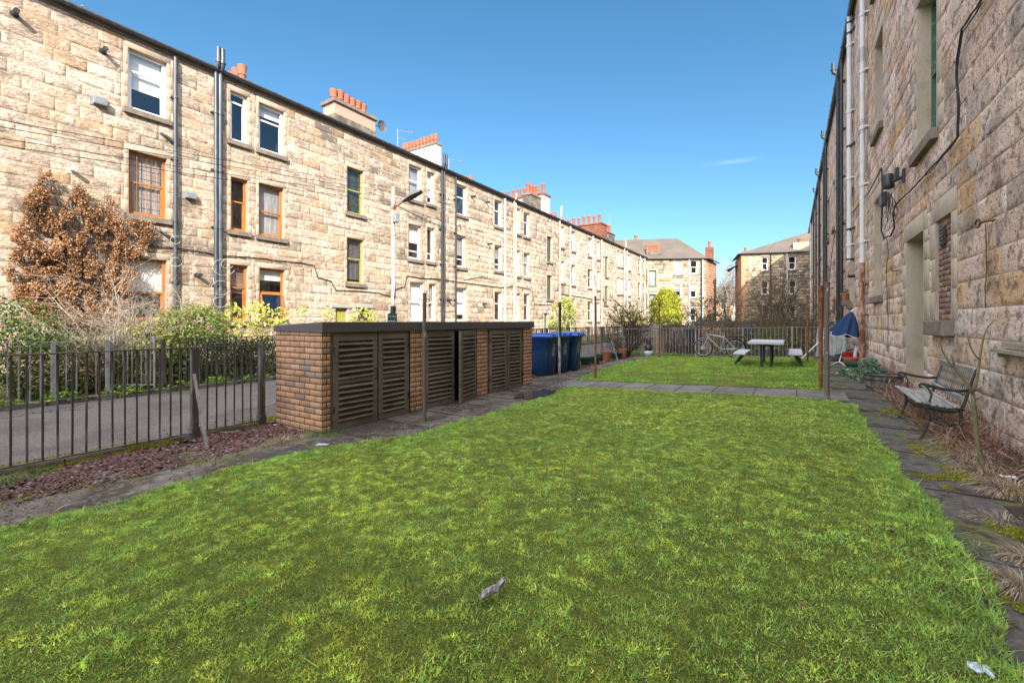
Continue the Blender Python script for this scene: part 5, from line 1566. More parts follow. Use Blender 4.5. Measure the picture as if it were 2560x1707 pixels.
for s_ in (-1, 1): q.tube([(-.22, s_ * .05, .75), (-.80, s_ * .06, .745)], .006, 5); q.tube([(RA[0], s_ * .07, WR), (-.62, s_ * .06, .745)], .005, 5)
for k in range(4): q.tube([(-.35 - k * .13, -.06, .747), (-.35 - k * .13, .06, .747)], .004, 4)
rk = q.build('rear_rack', 'tyre', bi, local=True)
q = MB(); q.box(-.76, -.33, -.055, .055, .755, .80); q.box(-.80, -.74, -.05, .05, .74, .79); q.build('battery', 'blackplastic', rk, local=True, bevel=.01)
q = MB(); ring(q, BBk[0], BBk[2], .075, .006, 24, 5, -.045); q.tube([(BBk[0], -.06, BBk[2]), (BBk[0], .06, BBk[2])], .025, 8)
q.tube([(BBk[0], -.07, BBk[2]), (BBk[0] - .10, -.07, BBk[2] - .13)], .009, 6); q.tube([(BBk[0], .07, BBk[2]), (BBk[0] + .10, .07, BBk[2] + .13)], .009, 6)
q.box(BBk[0] - .14, BBk[0] - .06, -.15, -.07, .155, .18); q.box(BBk[0] + .06, BBk[0] + .14, .07, .15, .42, .445); q.tube([(BBk[0], -.045, BBk[2] + .075), (XRr, -.045, WR + .03)], .004, 4); q.tube([(BBk[0], -.045, BBk[2] - .075), (XRr, -.045, WR - .03)], .004, 4)
q.build('crankset', 'chrome', bi, local=True)

# ================================================================ garden bench (local x towards the wall, y along)
be = thing('garden_bench', 'weathered slatted bench with black cast iron ends against the right wall', 'bench', (1.15, 6.79, .165), -.02)
be.scale = (.70, 1, 1)
BL = .62
for s_ in (-1, 1):
    q = MB(); y = s_ * BL
    q.tube([(-.02, y, 0), (.02, y, .05), (.07, y, .16), (.10, y, .26), (.06, y, .36), (-.03, y, .395)], [.022, .018, .017, .018, .022, .02], 8)
    q.tube([(-.05, y, .40), (.05, y, .375), (.2, y, .345), (.36, y, .34), (.46, y, .37)], [.022, .024, .026, .024, .022], 8)
    q.tube([(.50, y, 0), (.47, y, .08), (.43, y, .2), (.43, y, .34), (.48, y, .46), (.54, y, .64), (.58, y, .76), (.60, y, .78)], [.02, .018, .018, .022, .018, .016, .015, .014], 8)
    q.tube([(.09, y, .25), (.25, y, .17), (.43, y, .22)], .013, 6)
    q.tube([(.09, y, .22), (.2, y, .28), (.28, y, .22), (.22, y, .17), (.17, y, .22)], .010, 6)
    q.tube([(.53, y, .56), (.40, y, .545), (.22, y, .56), (.08, y, .585), (.02, y, .60), (-.015, y, .585), (-.01, y, .56), (.02, y, .565)], [.014, .015, .016, .017, .016, .014, .012, .01], 8)
    q.tube([(.06, y, .585), (.12, y, .50), (.10, y, .42), (.04, y, .38)], .014, 6)
    q.build('end_frame', 'castiron', be, local=True, smooth='all')
seat_p = [(-.02, .40), (.06, .392), (.14, .378), (.22, .368), (.30, .366), (.38, .375)]
for i, (x_, z_) in enumerate(seat_p):
    q = MB(); q.box(x_ - .034, x_ + .034, -BL - .03, BL + .03, z_ + .0, z_ + .022); q.build('seat_slat', 'benchwood', be, local=True, bevel=.005)
lean = lambda z_: .455 + (z_ - .42) * .36
for z_, h_ in ((.43, .07), (.72, .07)):
    q = MB(); q.bar((lean(z_) - .01, -BL, z_ + h_ / 2), (lean(z_) - .01, BL, z_ + h_ / 2), .07, .022, up=(1, 0, .36)); q.build('back_slat', 'benchwood', be, local=True)
q = MB()
za_, zb_ = .49, .73
for k in range(19):
    y = -BL + .04 + k * (2 * BL - .08) / 18
    for d_ in (-1, 1):
        yb2 = max(-BL + .02, min(BL - .02, y + d_ * .09))
        q.bar((lean(za_) - .004 * d_, y, za_), (lean(zb_) - .004 * d_, yb2, zb_), .012, .006, up=(1, 0, 0))
q.build('back_lattice', 'slab', be, local=True)
# log on the lawn
x, y, z = gp(1233, 1512)
q = MB(); r_ = []
P = [(-.075, -.035, .012), (-.05, -.02, .018), (-.01, -.004, .022), (.03, .012, .022), (.055, .034, .028), (.066, .05, .035)]
P = [(a * .8, b * 1.1, c_ + .012) for a, b, c_ in P]
q.tube(P, [.010, .016, .015, .016, .013, .008], 9)
q.tube([(.02, .0, .03), (.035, -.004, .055), (.055, .015, .062)], [.012, .010, .007], 7)
q.v = [(a + random.uniform(-.003, .003), b + random.uniform(-.003, .003), c_ + random.uniform(-.003, .003)) for a, b, c_ in q.v]
lg = q.build('driftwood', 'log', None, local=True, smooth=True); lg.location = (x, y, z + .035); lg.rotation_euler = (0, 0, R(36)); lg.scale = (.95, 1.15, 1.1)
tag(lg, 'grey weathered lump of wood lying alone on the near lawn', 'wood')

# ================================================================ far buildings
def farblock(name_label, A, B, depth_vec, h, roofh, wins, col, side=None, seed=1, ridge=None, hr=(.34, .42), cellv=2.0):
    """A,B facade ends (x,y) facing the camera; depth_vec to the back"""
    A = Vector((*A, 0)); B = Vector((*B, 0)); L_ = (B - A).length; d = (B - A) / L_; n = Vector((d.y, -d.x, 0))
    t = thing('tenement', name_label, 'building', ((A.x + B.x) / 2, (A.y + B.y) / 2, 0))
    fc = Fac((A.x, A.y), (d.x, d.y), (n.x, n.y))
    op = [w[:4] for w in wins]
    masonry(fc, 'wall', t, 0, L_, 0, h, op, hrange=hr, wrange=(.5, 1.2), cell=lambda u: 5, amp=0, proud=.02, joint=.02, colf=col, ring=.15, ringcol=lambda u, v, rd: (.5, .4, .28),
            mats=('stone_l', 'dressed', 'mortar', 'room'), seed=seed, lintel=.25)
    for w in wins:
        window(fc, t, *w[:4], fm=w[4], blind=w[5] if len(w) > 5 else None, fw=.11, sillw=.1, split=.52)
    dv = Vector((*depth_vec, 0))
    sm = MB(); sm.col = (.40, .165, .095)
    for P in (A, B): pass
    sm.add([A, A + dv, A + dv + Vector((0, 0, h)), A + Vector((0, 0, h))], [(0, 1, 2, 3)])
    sm.add([B, B + dv, B + dv + Vector((0, 0, h)), B + Vector((0, 0, h))], [(0, 1, 2, 3)])
    sm.add([A + dv, B + dv, B + dv + Vector((0, 0, h)), A + dv + Vector((0, 0, h))], [(0, 1, 2, 3)])
    return t, fc, L_, d, n, dv


def farcol(u, v, rd):
    t = rd.random(); so_ = float(fbm(u * .3 + 9, v * .4, 77, 2))
    c_ = (.62, .50, .34) if t + so_ < .85 else (.45, .37, .26) if t + so_ < 1.15 else (.17, .15, .12)
    return sc_(c_, rd.uniform(.85, 1.1))


def redcol(u, v, rd):
    return sc_(rd.choice(((.44, .19, .11), (.47, .21, .125), (.52, .27, .16))), rd.uniform(.9, 1.08))


def uw(A, B, x0, x1, yt, yb):                       # window on the plane through A-B from photo coordinates
    ax, ay = A; dx, dy = B[0] - A[0], B[1] - A[1]; L_ = math.hypot(dx, dy); dx /= L_; dy /= L_
    r = []
    for px in (x0, x1):
        u = (px - CX) / F; rx, ry_ = -sT + u * cT, cT + u * sT
        det = rx * (-dy) + dx * ry_
        k = (ax * (-dy) + dx * ay) / det
        r.append((k, ((k * rx - ax) * dx + (k * ry_ - ay) * dy)))
    k = r[0][0]
    return (r[0][1], r[1][1], EYE - (yb - HY) / F * k, EYE - (yt - HY) / F * k)


c9 = lambda x, y: (1500 + x / 4.2, 560 + y / 4.2)
A1, B1 = (XL + .1, YE - .1), (-9.9, 64.6)
wl = []
for (x0, y0_, x1, y1_, m_, b_) in ((783, 388, 860, 530, 'upvc', ('blind', .95)), (946, 382, 1025, 528, 'upvc', None), (780, 632, 858, 780, 'upvc', ('net', .4)), (943, 630, 1020, 778, 'upvc', ('blind', .4)),
                                   (944, 885, 1014, 1022, 'upvc', None), (514, 488, 592, 650, 'green', ('blind', 1)), (514, 738, 588, 885, 'green', ('net', .7)), (780, 885, 850, 1022, 'upvc', None)):
    a, b = c9(x0, y0_), c9(x1, y1_); wl.append((*uw(A1, B1, a[0], b[0], a[1], b[1]), m_, b_))
h1 = 10.0
t1, fc1, L1, d1, n1, _ = farblock('far sandstone tenement closing the left end of the yard with red sandstone gable', A1, B1, (0, 0), h1, 3, wl, farcol, seed=21)
D1 = Vector((.45, 6.0, 0))
Bv = Vector((*B1, 0)); Av = Vector((*A1, 0))
FS1 = Fac((Bv.x, Bv.y), (D1.x / D1.length, D1.y / D1.length), (D1.y / D1.length, -D1.x / D1.length))
masonry(FS1, 'gable', t1, 0, D1.length, 0, h1, [], hrange=(.34, .42), wrange=(.5, 1), cell=lambda u: 5, amp=0, proud=.02, joint=.02, colf=redcol, ring=0, mats=('stone_l', 'dressed', 'mortar', 'room'), seed=22)
rf = MB(); R0 = Av + d1 * -8; Rr = Vector((-14.2, 66.8, 0))
zz = Vector((0, 0, h1)); e1 = n1 * .3
rf.add([R0 + e1 + zz, Bv + e1 + d1 * .3 + zz, Rr + Vector((0, 0, h1 + 3.6)), Vector((-26, 61, h1 + 3.5)), Bv + D1 + d1 * .4 + zz, Rr + D1 + Vector((-1, 3, h1 + 3.6))], [(0, 1, 2, 3), (1, 4, 5, 2)])
rf.build('roof', 'slate_far', t1)
gtt = MB(); gtt.tube([Av + e1 + zz, Bv + e1 + d1 * .3 + zz], .09, 6); gtt.tube([Bv + e1 + d1 * .3 + zz, Bv + D1 + d1 * .4 + zz], .09, 6); gtt.build('gutter', 'black', t1)
for (px, m_) in ((933, 'pvcwhite'), (1062, 'black'), (1075, 'pvcwhite')):
    u_ = uw(A1, B1, 1500 + px / 4.2, 1500 + px / 4.2 + 1, 700, 750)[0]; pipe(fc1, t1, min(u_, L1 - .05), 0, h1, .08, m_)
u0_, u1_, zb1, zt1 = uw(A1, B1, *[1500 + v / 4.2 for v in (495, 650)], 560 + 280 / 4.2, 560 + 355 / 4.2)
st = MB(); st.box(u0_, u1_, zb1 - .2, zt1, -1.3, -.35, fn=fc1.mp); ch = st.build('chimney', 'soot', t1)
for k in range(5):
    p_ = fc1.mp(u0_ + (k + .6) * (u1_ - u0_) / 5.4, zt1, -.8); pot(MB(), p_[0], p_[1], p_[2], .2, .9, False).build('chimney_pot', 'pot', ch, smooth=True)
gc = Bv + D1 * .75 + Vector((-.6, 0, 0))
st = MB(); st.box(gc.x - .5, gc.x + .5, gc.y - .6, gc.y + .6, h1 - .2, h1 + 2.2); ch = st.build('chimney', 'brick_red', t1)
pot(MB(), gc.x, gc.y, h1 + 2.2, .22, .9, False).build('chimney_pot', 'pot', ch, smooth=True)
xx, zz_ = yp(1590, 605, 66.5)
st = MB(); st.box(xx - .5, xx + .5, 66, 67, zz_ - 1, zz_); ch = st.build('chimney', 'brick_red', t1); pot(MB(), xx, 66.5, zz_, .28, 1.0, False).build('chimney_pot', 'pot', ch, smooth=True)

A2, B2 = (-5.6, 64.4), (2.6, 67.2)
wl = []
for (x0, y0_, x1, y1_) in ((1697, 345, 1770, 490), (1978, 338, 2060, 484), (1695, 598, 1772, 745), (1985, 590, 2060, 740), (1702, 850, 1776, 1008), (1990, 850, 2060, 1005)):
    a, b = c9(x0, y0_), c9(x1, y1_); wl.append((*uw(A2, B2, a[0], b[0], a[1], b[1]), 'upvc', None))
h2 = 10.25
t2, fc2, L2, d2, n2, _ = farblock('far sandstone tenement at the right end of the yard half in shadow', A2, B2, (0, 0), h2, 3, wl, farcol, seed=31)
A2v = Vector((*A2, 0)); B2v = Vector((*B2, 0)); D2 = Vector((-1.5, 8, 0))
FS2 = Fac((A2v.x, A2v.y), (D2.x / D2.length, D2.y / D2.length), (-D2.y / D2.length, D2.x / D2.length))
masonry(FS2, 'gable', t2, 0, D2.length, 0, h2, [], hrange=(.34, .42), wrange=(.5, 1), cell=lambda u: 5, amp=0, proud=.02, joint=.02, colf=redcol, ring=0, mats=('stone_l', 'dressed', 'mortar', 'room'), seed=32)
qn = MB(); qn.col = (.55, .27, .15)
z = 0; k = 0
while z < h2 - .4:
    w_ = .75 if k % 2 else .45; qn.box(.0, w_, z, z + .38, .022, .03, fn=fc2.mp); z += .40; k += 1
qn.build('quoins', 'dressed', t2)
rf = MB(); zv = Vector((0, 0, h2)); e2 = n2 * .3
rg = Vector((2.5, 71, h2 + 3.4)); rg2 = Vector((14, 75, h2 + 3.4))
rf.add([A2v + e2 - d2 * .5 + zv, B2v + d2 * 6 + e2 + zv, rg2, rg, A2v + D2 - d2 * .6 + zv], [(0, 1, 2, 3), (0, 3, 4)])
rf.build('roof', 'slate_far', t2)
gtt = MB(); gtt.tube([A2v + e2 - d2 * .4 + zv, B2v + e2 + zv], .09, 6); gtt.build('gutter', 'black', t2)
ev = MB(); p_ = A2v + D2 * .5; ev.add([p_ + Vector((-.1, 0, h2 - .9)), p_ + Vector((-1.6, .5, h2 - 1.5)), p_ + Vector((-1.6, 4, h2 - 1.5)), p_ + Vector((-.1, 4, h2 - .2))], [(0, 1, 2, 3)]); ev.build('porch_roof', 'slate', t2)
for px in (1790, 1960):
    u_ = uw(A2, B2, 1500 + px / 4.2, 1500 + px / 4.2 + 1, 700, 750)[0]; pipe(fc2, t2, u_, 0, h2, .07, 'black' if px == 1790 else 'pvcwhite')
xx, zz_ = yp(1500 + 2105 / 4.2, 560 + 195 / 4.2, 67)
st = MB(); st.box(xx - .8, xx + .9, 66.6, 67.8, h2 - .2, zz_); ch = st.build('chimney', 'dressed_tan', t2); pot(MB(), xx, 67.2, zz_, .35, .45, False).build('chimney_pot', 'pot', ch, smooth=True)
xx, zz_ = yp(1500 + 1525 / 4.2, 560 + 290 / 4.2, 68)
st = MB(); st.box(xx - .4, xx + .4, 68, 69, h2 - .2, zz_); ch = st.build('chimney', 'brick_red', t2); pot(MB(), xx, 68.5, zz_, .2, .6, False).build('chimney_pot', 'pot', ch, smooth=True)
p_ = A2v + D2 * .2; aerial(t2, p_.x - .2, p_.y, h2 + .1, 1.6)

# distant terraced house seen through the gap
hs_ = thing('house', 'distant terraced house with brown roof seen through the gap between the end tenements', 'building', (-16, 150, 0))
q = MB(); q.col = (.62, .36, .20); q.box(-40, 6, 150, 158, 0, 7.5); q.build('wall', 'dressed', hs_)
q = MB(); q.add([(-41, 149.5, 7.5), (7, 149.5, 7.5), (7, 154, 12.5), (-41, 154, 12.5), (7, 158.5, 7.5), (-41, 158.5, 7.5)], [(0, 1, 2, 3), (3, 2, 4, 5)]); q.build('roof', 'slate_far', hs_)
q = MB()
for k in range(14): q.box(-38 + k * 3.2, -36.8 + k * 3.2, 149.93, 149.97, 4.4, 6.2); q.box(-38 + k * 3.2, -36.8 + k * 3.2, 149.93, 149.97, 1.2, 3.2)
q.build('windows', 'upvc', hs_)

# ================================================================ vegetation
def twigs(base, n, h, spread, r0, levels=3, up=1.0, seed=0, bend=.35, sides=4, kids=3, kr=(.35, .95), tmin=.0, tip=None):
    rd = random.Random(seed); m = MB(); tips = []

    def grow(p, d, L_, r, lv):
        pts = [p]; k = 4 if lv < levels else 3
        dd = d.copy()
        for i in range(k):
            dd = (dd + Vector((rd.gauss(0, 1), rd.gauss(0, 1), rd.gauss(0, .6) + .25 * up)) * bend / k).normalized()
            pts.append(pts[-1] + dd * L_ / k)
        rs = [r * (1 - .75 * i / k) for i in range(k + 1)]
        m.tube(pts, rs, sides if lv < 2 else 3, cap=False)
        tips.append((pts[-1], dd))
        if lv < levels:
            for _ in range(kids):
                t = rd.uniform(*kr) * k; i = min(k - 1, int(t)); q_ = pts[i].lerp(pts[i + 1], t - i)
                nd = (dd + Vector((rd.gauss(0, 1), rd.gauss(0, 1), rd.gauss(0, .7))) * .75).normalized()
                grow(q_, nd, L_ * rd.uniform(.35, .65), r * .5, lv + 1)
    for _ in range(n):
        a = rd.uniform(0, 6.283); s_ = rd.uniform(.1, 1) * spread
        d = Vector((math.cos(a) * s_, math.sin(a) * s_, 1)).normalized()
        grow(Vector(base) + Vector((math.cos(a), math.sin(a), 0)) * rd.uniform(0, .12), d, h * rd.uniform(.6, 1) / 1.35, r0 * rd.uniform(.6, 1), 0)
    return m, tips


def leafmass(blobs, n, size, pal, seed=0, asp=.55, gap=.45, jit=.8, nrm_out=.6, dens=1.5):
    """leaves spread through ellipsoids [(cx,cy,cz,rx,ry,rz)], thinned by noise so that gaps and clumps show"""
    r = np.random.default_rng(seed); P = []; Nn = []
    wts = np.array([b[3] * b[4] * b[5] for b in blobs]) ** .7; wts /= wts.sum()
    for b, w_ in zip(blobs, wts):
        k = int(n * w_ * 1.7) + 5
        d = r.normal(0, 1, (k, 3)); d /= np.linalg.norm(d, axis=1)[:, None]
        rad = r.uniform(.25, 1, k) ** .45
        lump = 1 + .28 * (fbm(d[:, 0] * 2.3 + b[0] * 3 + 5, d[:, 2] * 2.3 + d[:, 1] * 2 + 5, seed) - .5) * 2
        p = d * (rad * lump)[:, None] * np.array(b[3:6]) + np.array(b[:3])
        q_ = fbm(p[:, 0] * dens * 2 + p[:, 1] * dens + 7, p[:, 2] * dens * 2 + p[:, 1] * dens + 3, seed + 5, 2)
        k_ = q_ > gap - .04 * r.random(k)
        P.append(p[k_]); Nn.append(d[k_])
    P = np.vstack(P); Nn = np.vstack(Nn)
    if len(P) > n:
        i = r.permutation(len(P))[:n]; P = P[i]; Nn = Nn[i]
    pal = np.array(pal); c_ = pal[r.integers(0, len(pal), len(P))] * r.uniform(.65, 1.3, (len(P), 1))
    cl = fbm(P[:, 0] * 2 + 3, P[:, 2] * 2 + P[:, 1] * 2, seed + 9, 2)[:, None]
    c_ = c_ * (.65 + .7 * cl)
    V, _ = leafcloud(P, Nn * nrm_out + np.array([0, 0, .3]), np.full(len(P), size), c_, asp, jit)
    return V, c_


def shrub(name, label, base, blobs, n, size, pal, cat='shrub', stems=8, h=None, r0=.015, m='leaf', twm='twig', spread=.5, seed=0, lv=2, part='foliage', grp=None, **kw_):
    t = thing(name, label, cat, tuple(base), group=grp)
    if stems:
        h = h or (max(b[2] + b[5] for b in blobs) - base[2])
        tm, _ = twigs(base, stems, h, spread, r0, lv, seed=seed); tm.build('stems' if cat != 'tree' else 'trunk', twm, t)
    if n:
        V, c_ = leafmass(blobs, n, size, pal, seed, **kw_); mesh_np(part, V, 4, c_, m, t)
    return t


GD = [(.07, .135, .025), (.04, .09, .02), (.12, .18, .04)]
GY = [(.30, .31, .05), (.20, .25, .045), (.38, .35, .09)]
GB = [(.10, .21, .03), (.19, .31, .04), (.27, .38, .06)]
BR = [(.32, .165, .08), (.25, .12, .055), (.42, .26, .15), (.16, .085, .045)]


def fp(px, py, X):
    y_, z_ = wp(px, py, X); return (X, y_, z_)


# bushes across the lane
b = fp(40, 780, -12.2)
shrub('bush', 'dark green bush behind the far railing at the left edge', (-12.0, b[1], 0), [(-12.1, b[1] - .5, 1.05, .9, 1.3, .95), (-11.8, b[1] + .4, .55, .7, .8, .65), (-11.6, b[1] - 1.6, .9, .7, 1.0, .9)], 12000, .062, GD, seed=1, gap=.33)
b = fp(190, 850, -11.6)
shrub('bush', 'mottled evergreen bush with red berries under the brown creeper', (-11.7, b[1], 0), [(-11.6, b[1], .5, .6, 1.0, .6), (-11.5, b[1] + .9, .45, .5, .7, .5), (-12.3, b[1] + .3, .7, .7, 1.0, .6)], 10000, .055, GD + [(.30, .26, .10), (.24, .12, .06), (.36, .25, .14)], seed=2, gap=.36)
b = fp(378, 800, -12.0)
shrub('shrub', 'yellow green shrub behind the open gate', (-12.0, b[1], 0), [(-12.0, b[1], .85, .5, .6, .55), (-12.1, b[1] - .6, .7, .45, .4, .45), (-11.8, b[1] + .1, .45, .5, .6, .45)], 9500, .055, GY + [(.40, .28, .18)], seed=3)
b = fp(478, 790, -12.0)
shrub('shrub', 'bright green shrub in front of the twin grey downpipes', (-12.0, b[1], 0), [(-12.0, b[1] + .1, 1.35, .6, .75, .5), (-12.0, b[1] - .4, 1.15, .55, .5, .5), (-11.8, b[1], .6, .6, .9, .6)], 11000, .062, GB + [(.20, .24, .06), (.42, .25, .13)], seed=4, gap=.39)
b = fp(600, 860, -11.4)
shrub('bush', 'dark leafy bush behind the diamond trellis left of the bin store', (-11.3, b[1], 0), [(-11.3, b[1] - .6, .55, .4, 1.0, .55), (-11.4, b[1] + .6, .5, .4, .9, .5)], 6500, .07, GD + [(.3, .28, .12)], seed=5, gap=.38)
b = fp(640, 800, -11.6)
shrub('laurel', 'tall yellow green leafed shrub rising above the left end of the bin store', (-11.6, b[1], 0), [(-11.6, b[1] - .55, 1.55, .25, .22, .35), (-11.6, b[1], 1.6, .3, .3, .38), (-11.5, b[1] + .5, 1.5, .25, .25, .3), (-11.6, b[1] + 1.3, 1.65, .2, .22, .25), (-11.7, b[1] - .1, 1.1, .3, .6, .4)], 900, .12, [(.50, .50, .09), (.40, .45, .09), (.58, .56, .18)], seed=6, stems=14, gap=.36, asp=.35, spread=.7, m='leaf')
b = fp(912, 790, -11.8)
shrub('laurel', 'yellow green shrub showing above the bin store roof before the basement hatch', (-11.8, b[1], 0), [(-11.8, b[1], 1.5, .4, .55, .4), (-11.8, b[1] - 1.3, 1.55, .2, .2, .35), (-11.8, b[1], 1.0, .4, .8, .5)], 1300, .12, [(.50, .50, .09), (.40, .45, .09), (.58, .56, .18)], seed=7, stems=12, gap=.38, asp=.35, spread=.6)
b = fp(318, 900, -12.0)
tw = thing('bare_shrub', 'bare tan twiggy shrub beside the open gate', 'shrub', (-12.2, b[1], 0))
tm, _ = twigs((-12.3, b[1], 0), 26, 3.1, .62, .022, 3, seed=8, kids=4); tm.build('stems', 'timber', tw)
b = fp(255, 880, -11.6)
tw = thing('bare_shrub', 'pale tangle of thin stems between the evergreen bushes', 'shrub', (-11.7, b[1], 0))
tm, _ = twigs((-11.8, b[1], 0), 40, 1.7, .9, .012, 2, seed=9, kids=4); tm.build('stems', 'timber', tw)
b = fp(215, 600, -16.6)
# brown creeper on the left facade
poly = [(100, 1250), (20, 1000), (80, 850), (80, 650), (150, 620), (215, 520), (170, 390), (290, 260), (350, 150), (430, 110), (470, 200), (430, 400), (500, 560), (540, 450), (620, 330), (670, 240), (740, 260), (800, 400), (830, 500), (880, 400), (960, 300), (1010, 400), (1060, 530), (1150, 550), (1390, 570), (1350, 640), (1440, 690), (1330, 770), (1300, 860), (1200, 900), (1190, 1000), (1250, 1060), (1150, 1250), (1130, 1500), (400, 1500), (200, 1350)]
poly = [(a / 3.647, 400 + c_ / 3.647) for a, c_ in poly]
r = np.random.default_rng(5)
N_ = 70000
px = r.uniform(5, 395, N_); py = r.uniform(425, 812, N_)
ins = np.zeros(N_, bool); j = len(poly) - 1
for i in range(len(poly)):
    xi, yi = poly[i]; xj, yj = poly[j]
    c_ = ((yi > py) != (yj > py)) & (px < (xj - xi) * (py - yi) / (yj - yi + 1e-9) + xi)
    ins ^= c_; j = i
q_ = fbm(px / 22, py / 22, 81, 3)
ins &= (q_ > .40 + .16 * np.clip((640 - py) / 180, 0, 1) * r.random(N_))
px, py = px[ins][:30000], py[ins][:30000]
P = []
for a, c_ in zip(px, py):
    y_, z_ = wp(a, c_, XL)
    P.append((XL, y_, z_))
P = np.array(P)
th_ = .08 + .50 * fbm(P[:, 1] * 1.5, P[:, 2] * 1.5, 83, 3)
P[:, 0] += .03 + r.uniform(0, 1, len(P)) ** .6 * th_
cc = np.array(BR)[r.integers(0, 4, len(P))] * r.uniform(.6, 1.35, (len(P), 1)) * (.6 + .8 * fbm(P[:, 1] * 2.5, P[:, 2] * 2.5, 87, 2))[:, None]
V, _ = leafcloud(P, np.array([.9, -.3, .3]), np.full(len(P), .052), cc, .7, .9)
cr = thing('creeper', 'large brown dead leaved climber spread over the left facade', 'climbing plant', (XL + .1, 5, 0))
mesh_np('foliage', V, 4, cc, 'deadleaf', cr)
vm_ = MB(); rd = random.Random(4)
for k in range(46):
    x_ = 215 + rd.uniform(-40, 40); y_ = 830
    tx, ty_ = poly[rd.randrange(len(poly) - 3)]; pts = []
    for t in np.linspace(0, 1.06, 9):
        a, z_ = wp(x_ + (tx - x_) * t + rd.uniform(-6, 6), y_ + (ty_ - y_) * t ** .85 + rd.uniform(-5, 5), XL); pts.append((XL + .05 + .12 * math.sin(3 * t), a, z_))
    vm_.tube(pts, [.02 * (1 - .85 * i / 8) for i in range(9)], 4, cap=False)
vm_.build('stems', 'twigdark', cr)
# small green tree, conifer, bare shrubs further off
b = fp(1408, 803, -12.5)
shrub('small_tree', 'round yellow green small tree behind the black topped clothes pole', (-12.5, b[1], 0), [(-12.5, b[1], 1.9, .9, .9, .95), (-12.5, b[1] - .3, 1.2, .9, 1.0, .7), (-12.4, b[1] + .3, 2.6, .45, .45, .45)], 5200, .11, [(.40, .42, .10), (.30, .36, .09), (.52, .50, .17)], cat='tree', seed=11, part='crown', stems=6, r0=.03)
CY = 54.0
cx_, _z = yp(1666, 800, CY)
cf = thing('conifer', 'bright yellow green conifer with rounded top beyond the back railing', 'tree', (cx_, CY, 0))
rr_ = np.random.default_rng(6); n_ = 9000
zz = rr_.uniform(0, 1, n_) ** .85; rad = 1.85 * np.sqrt(np.clip(1 - ((zz - .35) / .68) ** 2, 0, 1)); an = rr_.uniform(0, 6.283, n_)
lump = .62 + .75 * fbm(an * 2.6, zz * 7, 91, 4); q_ = rr_.uniform(.55, 1, n_) ** .5
P = np.stack([cx_ + rad * lump * q_ * np.cos(an), CY + rad * lump * q_ * np.sin(an), .5 + zz * 4.6], 1)
cc = np.array([(.42, .43, .03), (.26, .31, .03), (.52, .50, .05), (.11, .16, .02)])[rr_.integers(0, 4, n_)] * rr_.uniform(.7, 1.2, (n_, 1))
nr = np.stack([np.cos(an), np.sin(an), np.full(n_, .1)], 1)
V = np.empty((n_, 4, 3)); tdir = np.stack([np.cos(an) * .35, np.sin(an) * .35, np.full(n_, 1.)], 1) + rr_.normal(0, .25, (n_, 3)); tdir /= np.linalg.norm(tdir, axis=1)[:, None]
bdir = np.cross(nr + rr_.normal(0, .5, (n_, 3)), tdir); bdir /= np.linalg.norm(bdir, axis=1)[:, None]; sz = rr_.uniform(.16, .32, n_)[:, None]
V[:, 0] = P; V[:, 1] = P + tdir * sz * .5 + bdir * sz * .22; V[:, 2] = P + tdir * sz; V[:, 3] = P + tdir * sz * .5 - bdir * sz * .22
mesh_np('crown', V.reshape(-1, 3), 4, cc, 'leaf', cf); MB().tube([(cx_, CY, 0), (cx_, CY, 4)], [.09, .03], 8).build('trunk', 'bark', cf)


def bare(label, base, n, h, spread, r0, lv, seed, m='twig', kids=4, leaves=None, name='bare_shrub', cat='shrub', up=1.0, bend=.35):
    t = thing(name, label, cat, tuple(base)); tm, tips = twigs(base, n, h, spread, r0, lv, seed=seed, kids=kids, up=up, bend=bend); tm.build('stems' if cat == 'shrub' else 'trunk', m, t)
    if leaves:
        k, size, pal = leaves; r = np.random.default_rng(seed); P = np.array([tuple(tips[i % len(tips)][0]) for i in r.integers(0, len(tips), k)]) + r.normal(0, size, (k, 3))
        c_ = np.array(pal)[r.integers(0, len(pal), k)] * r.uniform(.6, 1.3, (k, 1)); V, _ = leafcloud(P, np.zeros(3) + .01, np.full(k, size), c_, .5, 1)
        mesh_np('foliage' if cat == 'shrub' else 'crown', V, 4, c_, 'leaf', t)
    return t


x_, _z = yp(1575, 800, 18.3)
bare('dark bare thorny shrub at the left end of the back railing', (x_ - .15, 18.3, 0), 15, 2.75, 1.15, .05, 3, 12, 'twigdark', 5, bend=.75)
bare('brown dry shrub standing among the pots at the railing corner', (-5.75, 17.0, 0), 22, 1.0, .5, .012, 2, 13, 'twigdark', 4, leaves=(120, .04, BR))
b = fp(1600, 800, -11.5)
shrub('shrub', 'yellowish shrub behind the dark thorny shrub', (-13.3, 41, 0), [(-13.3, 41, 1.6, 1.5, 1.2, 1.1), (-12.9, 42.5, 1.2, 1.0, 1, .9)], 2200, .14, [(.38, .40, .09), (.28, .32, .08)], seed=14)
x_, _z = yp(1925, 800, 24)
bare('tall reddish brown bare shrub in front of the right end tenement', (x_, 24, 0), 34, 4.5, .62, .035, 3, 15, 'twig', 4)
bare('bare upright shrub beside the tall brown one', (x_ - 1.5, 25, 0), 14, 3.2, .7, .02, 3, 16, 'twig', 3)
for k, (px, top, sd, n_l) in enumerate(((1792, 700, 17, 420), (1752, 715, 18, 240), (1822, 700, 19, 240))):
    x_, z_ = yp(px, top, 32)
    bare(('thin ivy clad tree in the gap between the end tenements', 'slender tree in front of the red sandstone gable', 'slender leafy tree beside the dark red side wall')[k], (x_, 32, 0), 3, z_ * .98, .22, .05, 3, sd, 'bark', 5, leaves=(n_l, .14, [(.06, .10, .03), (.12, .15, .05), (.15, .10, .05)]), name='slender_tree', cat='tree')
x_, z_ = yp(1812, 660, 115)
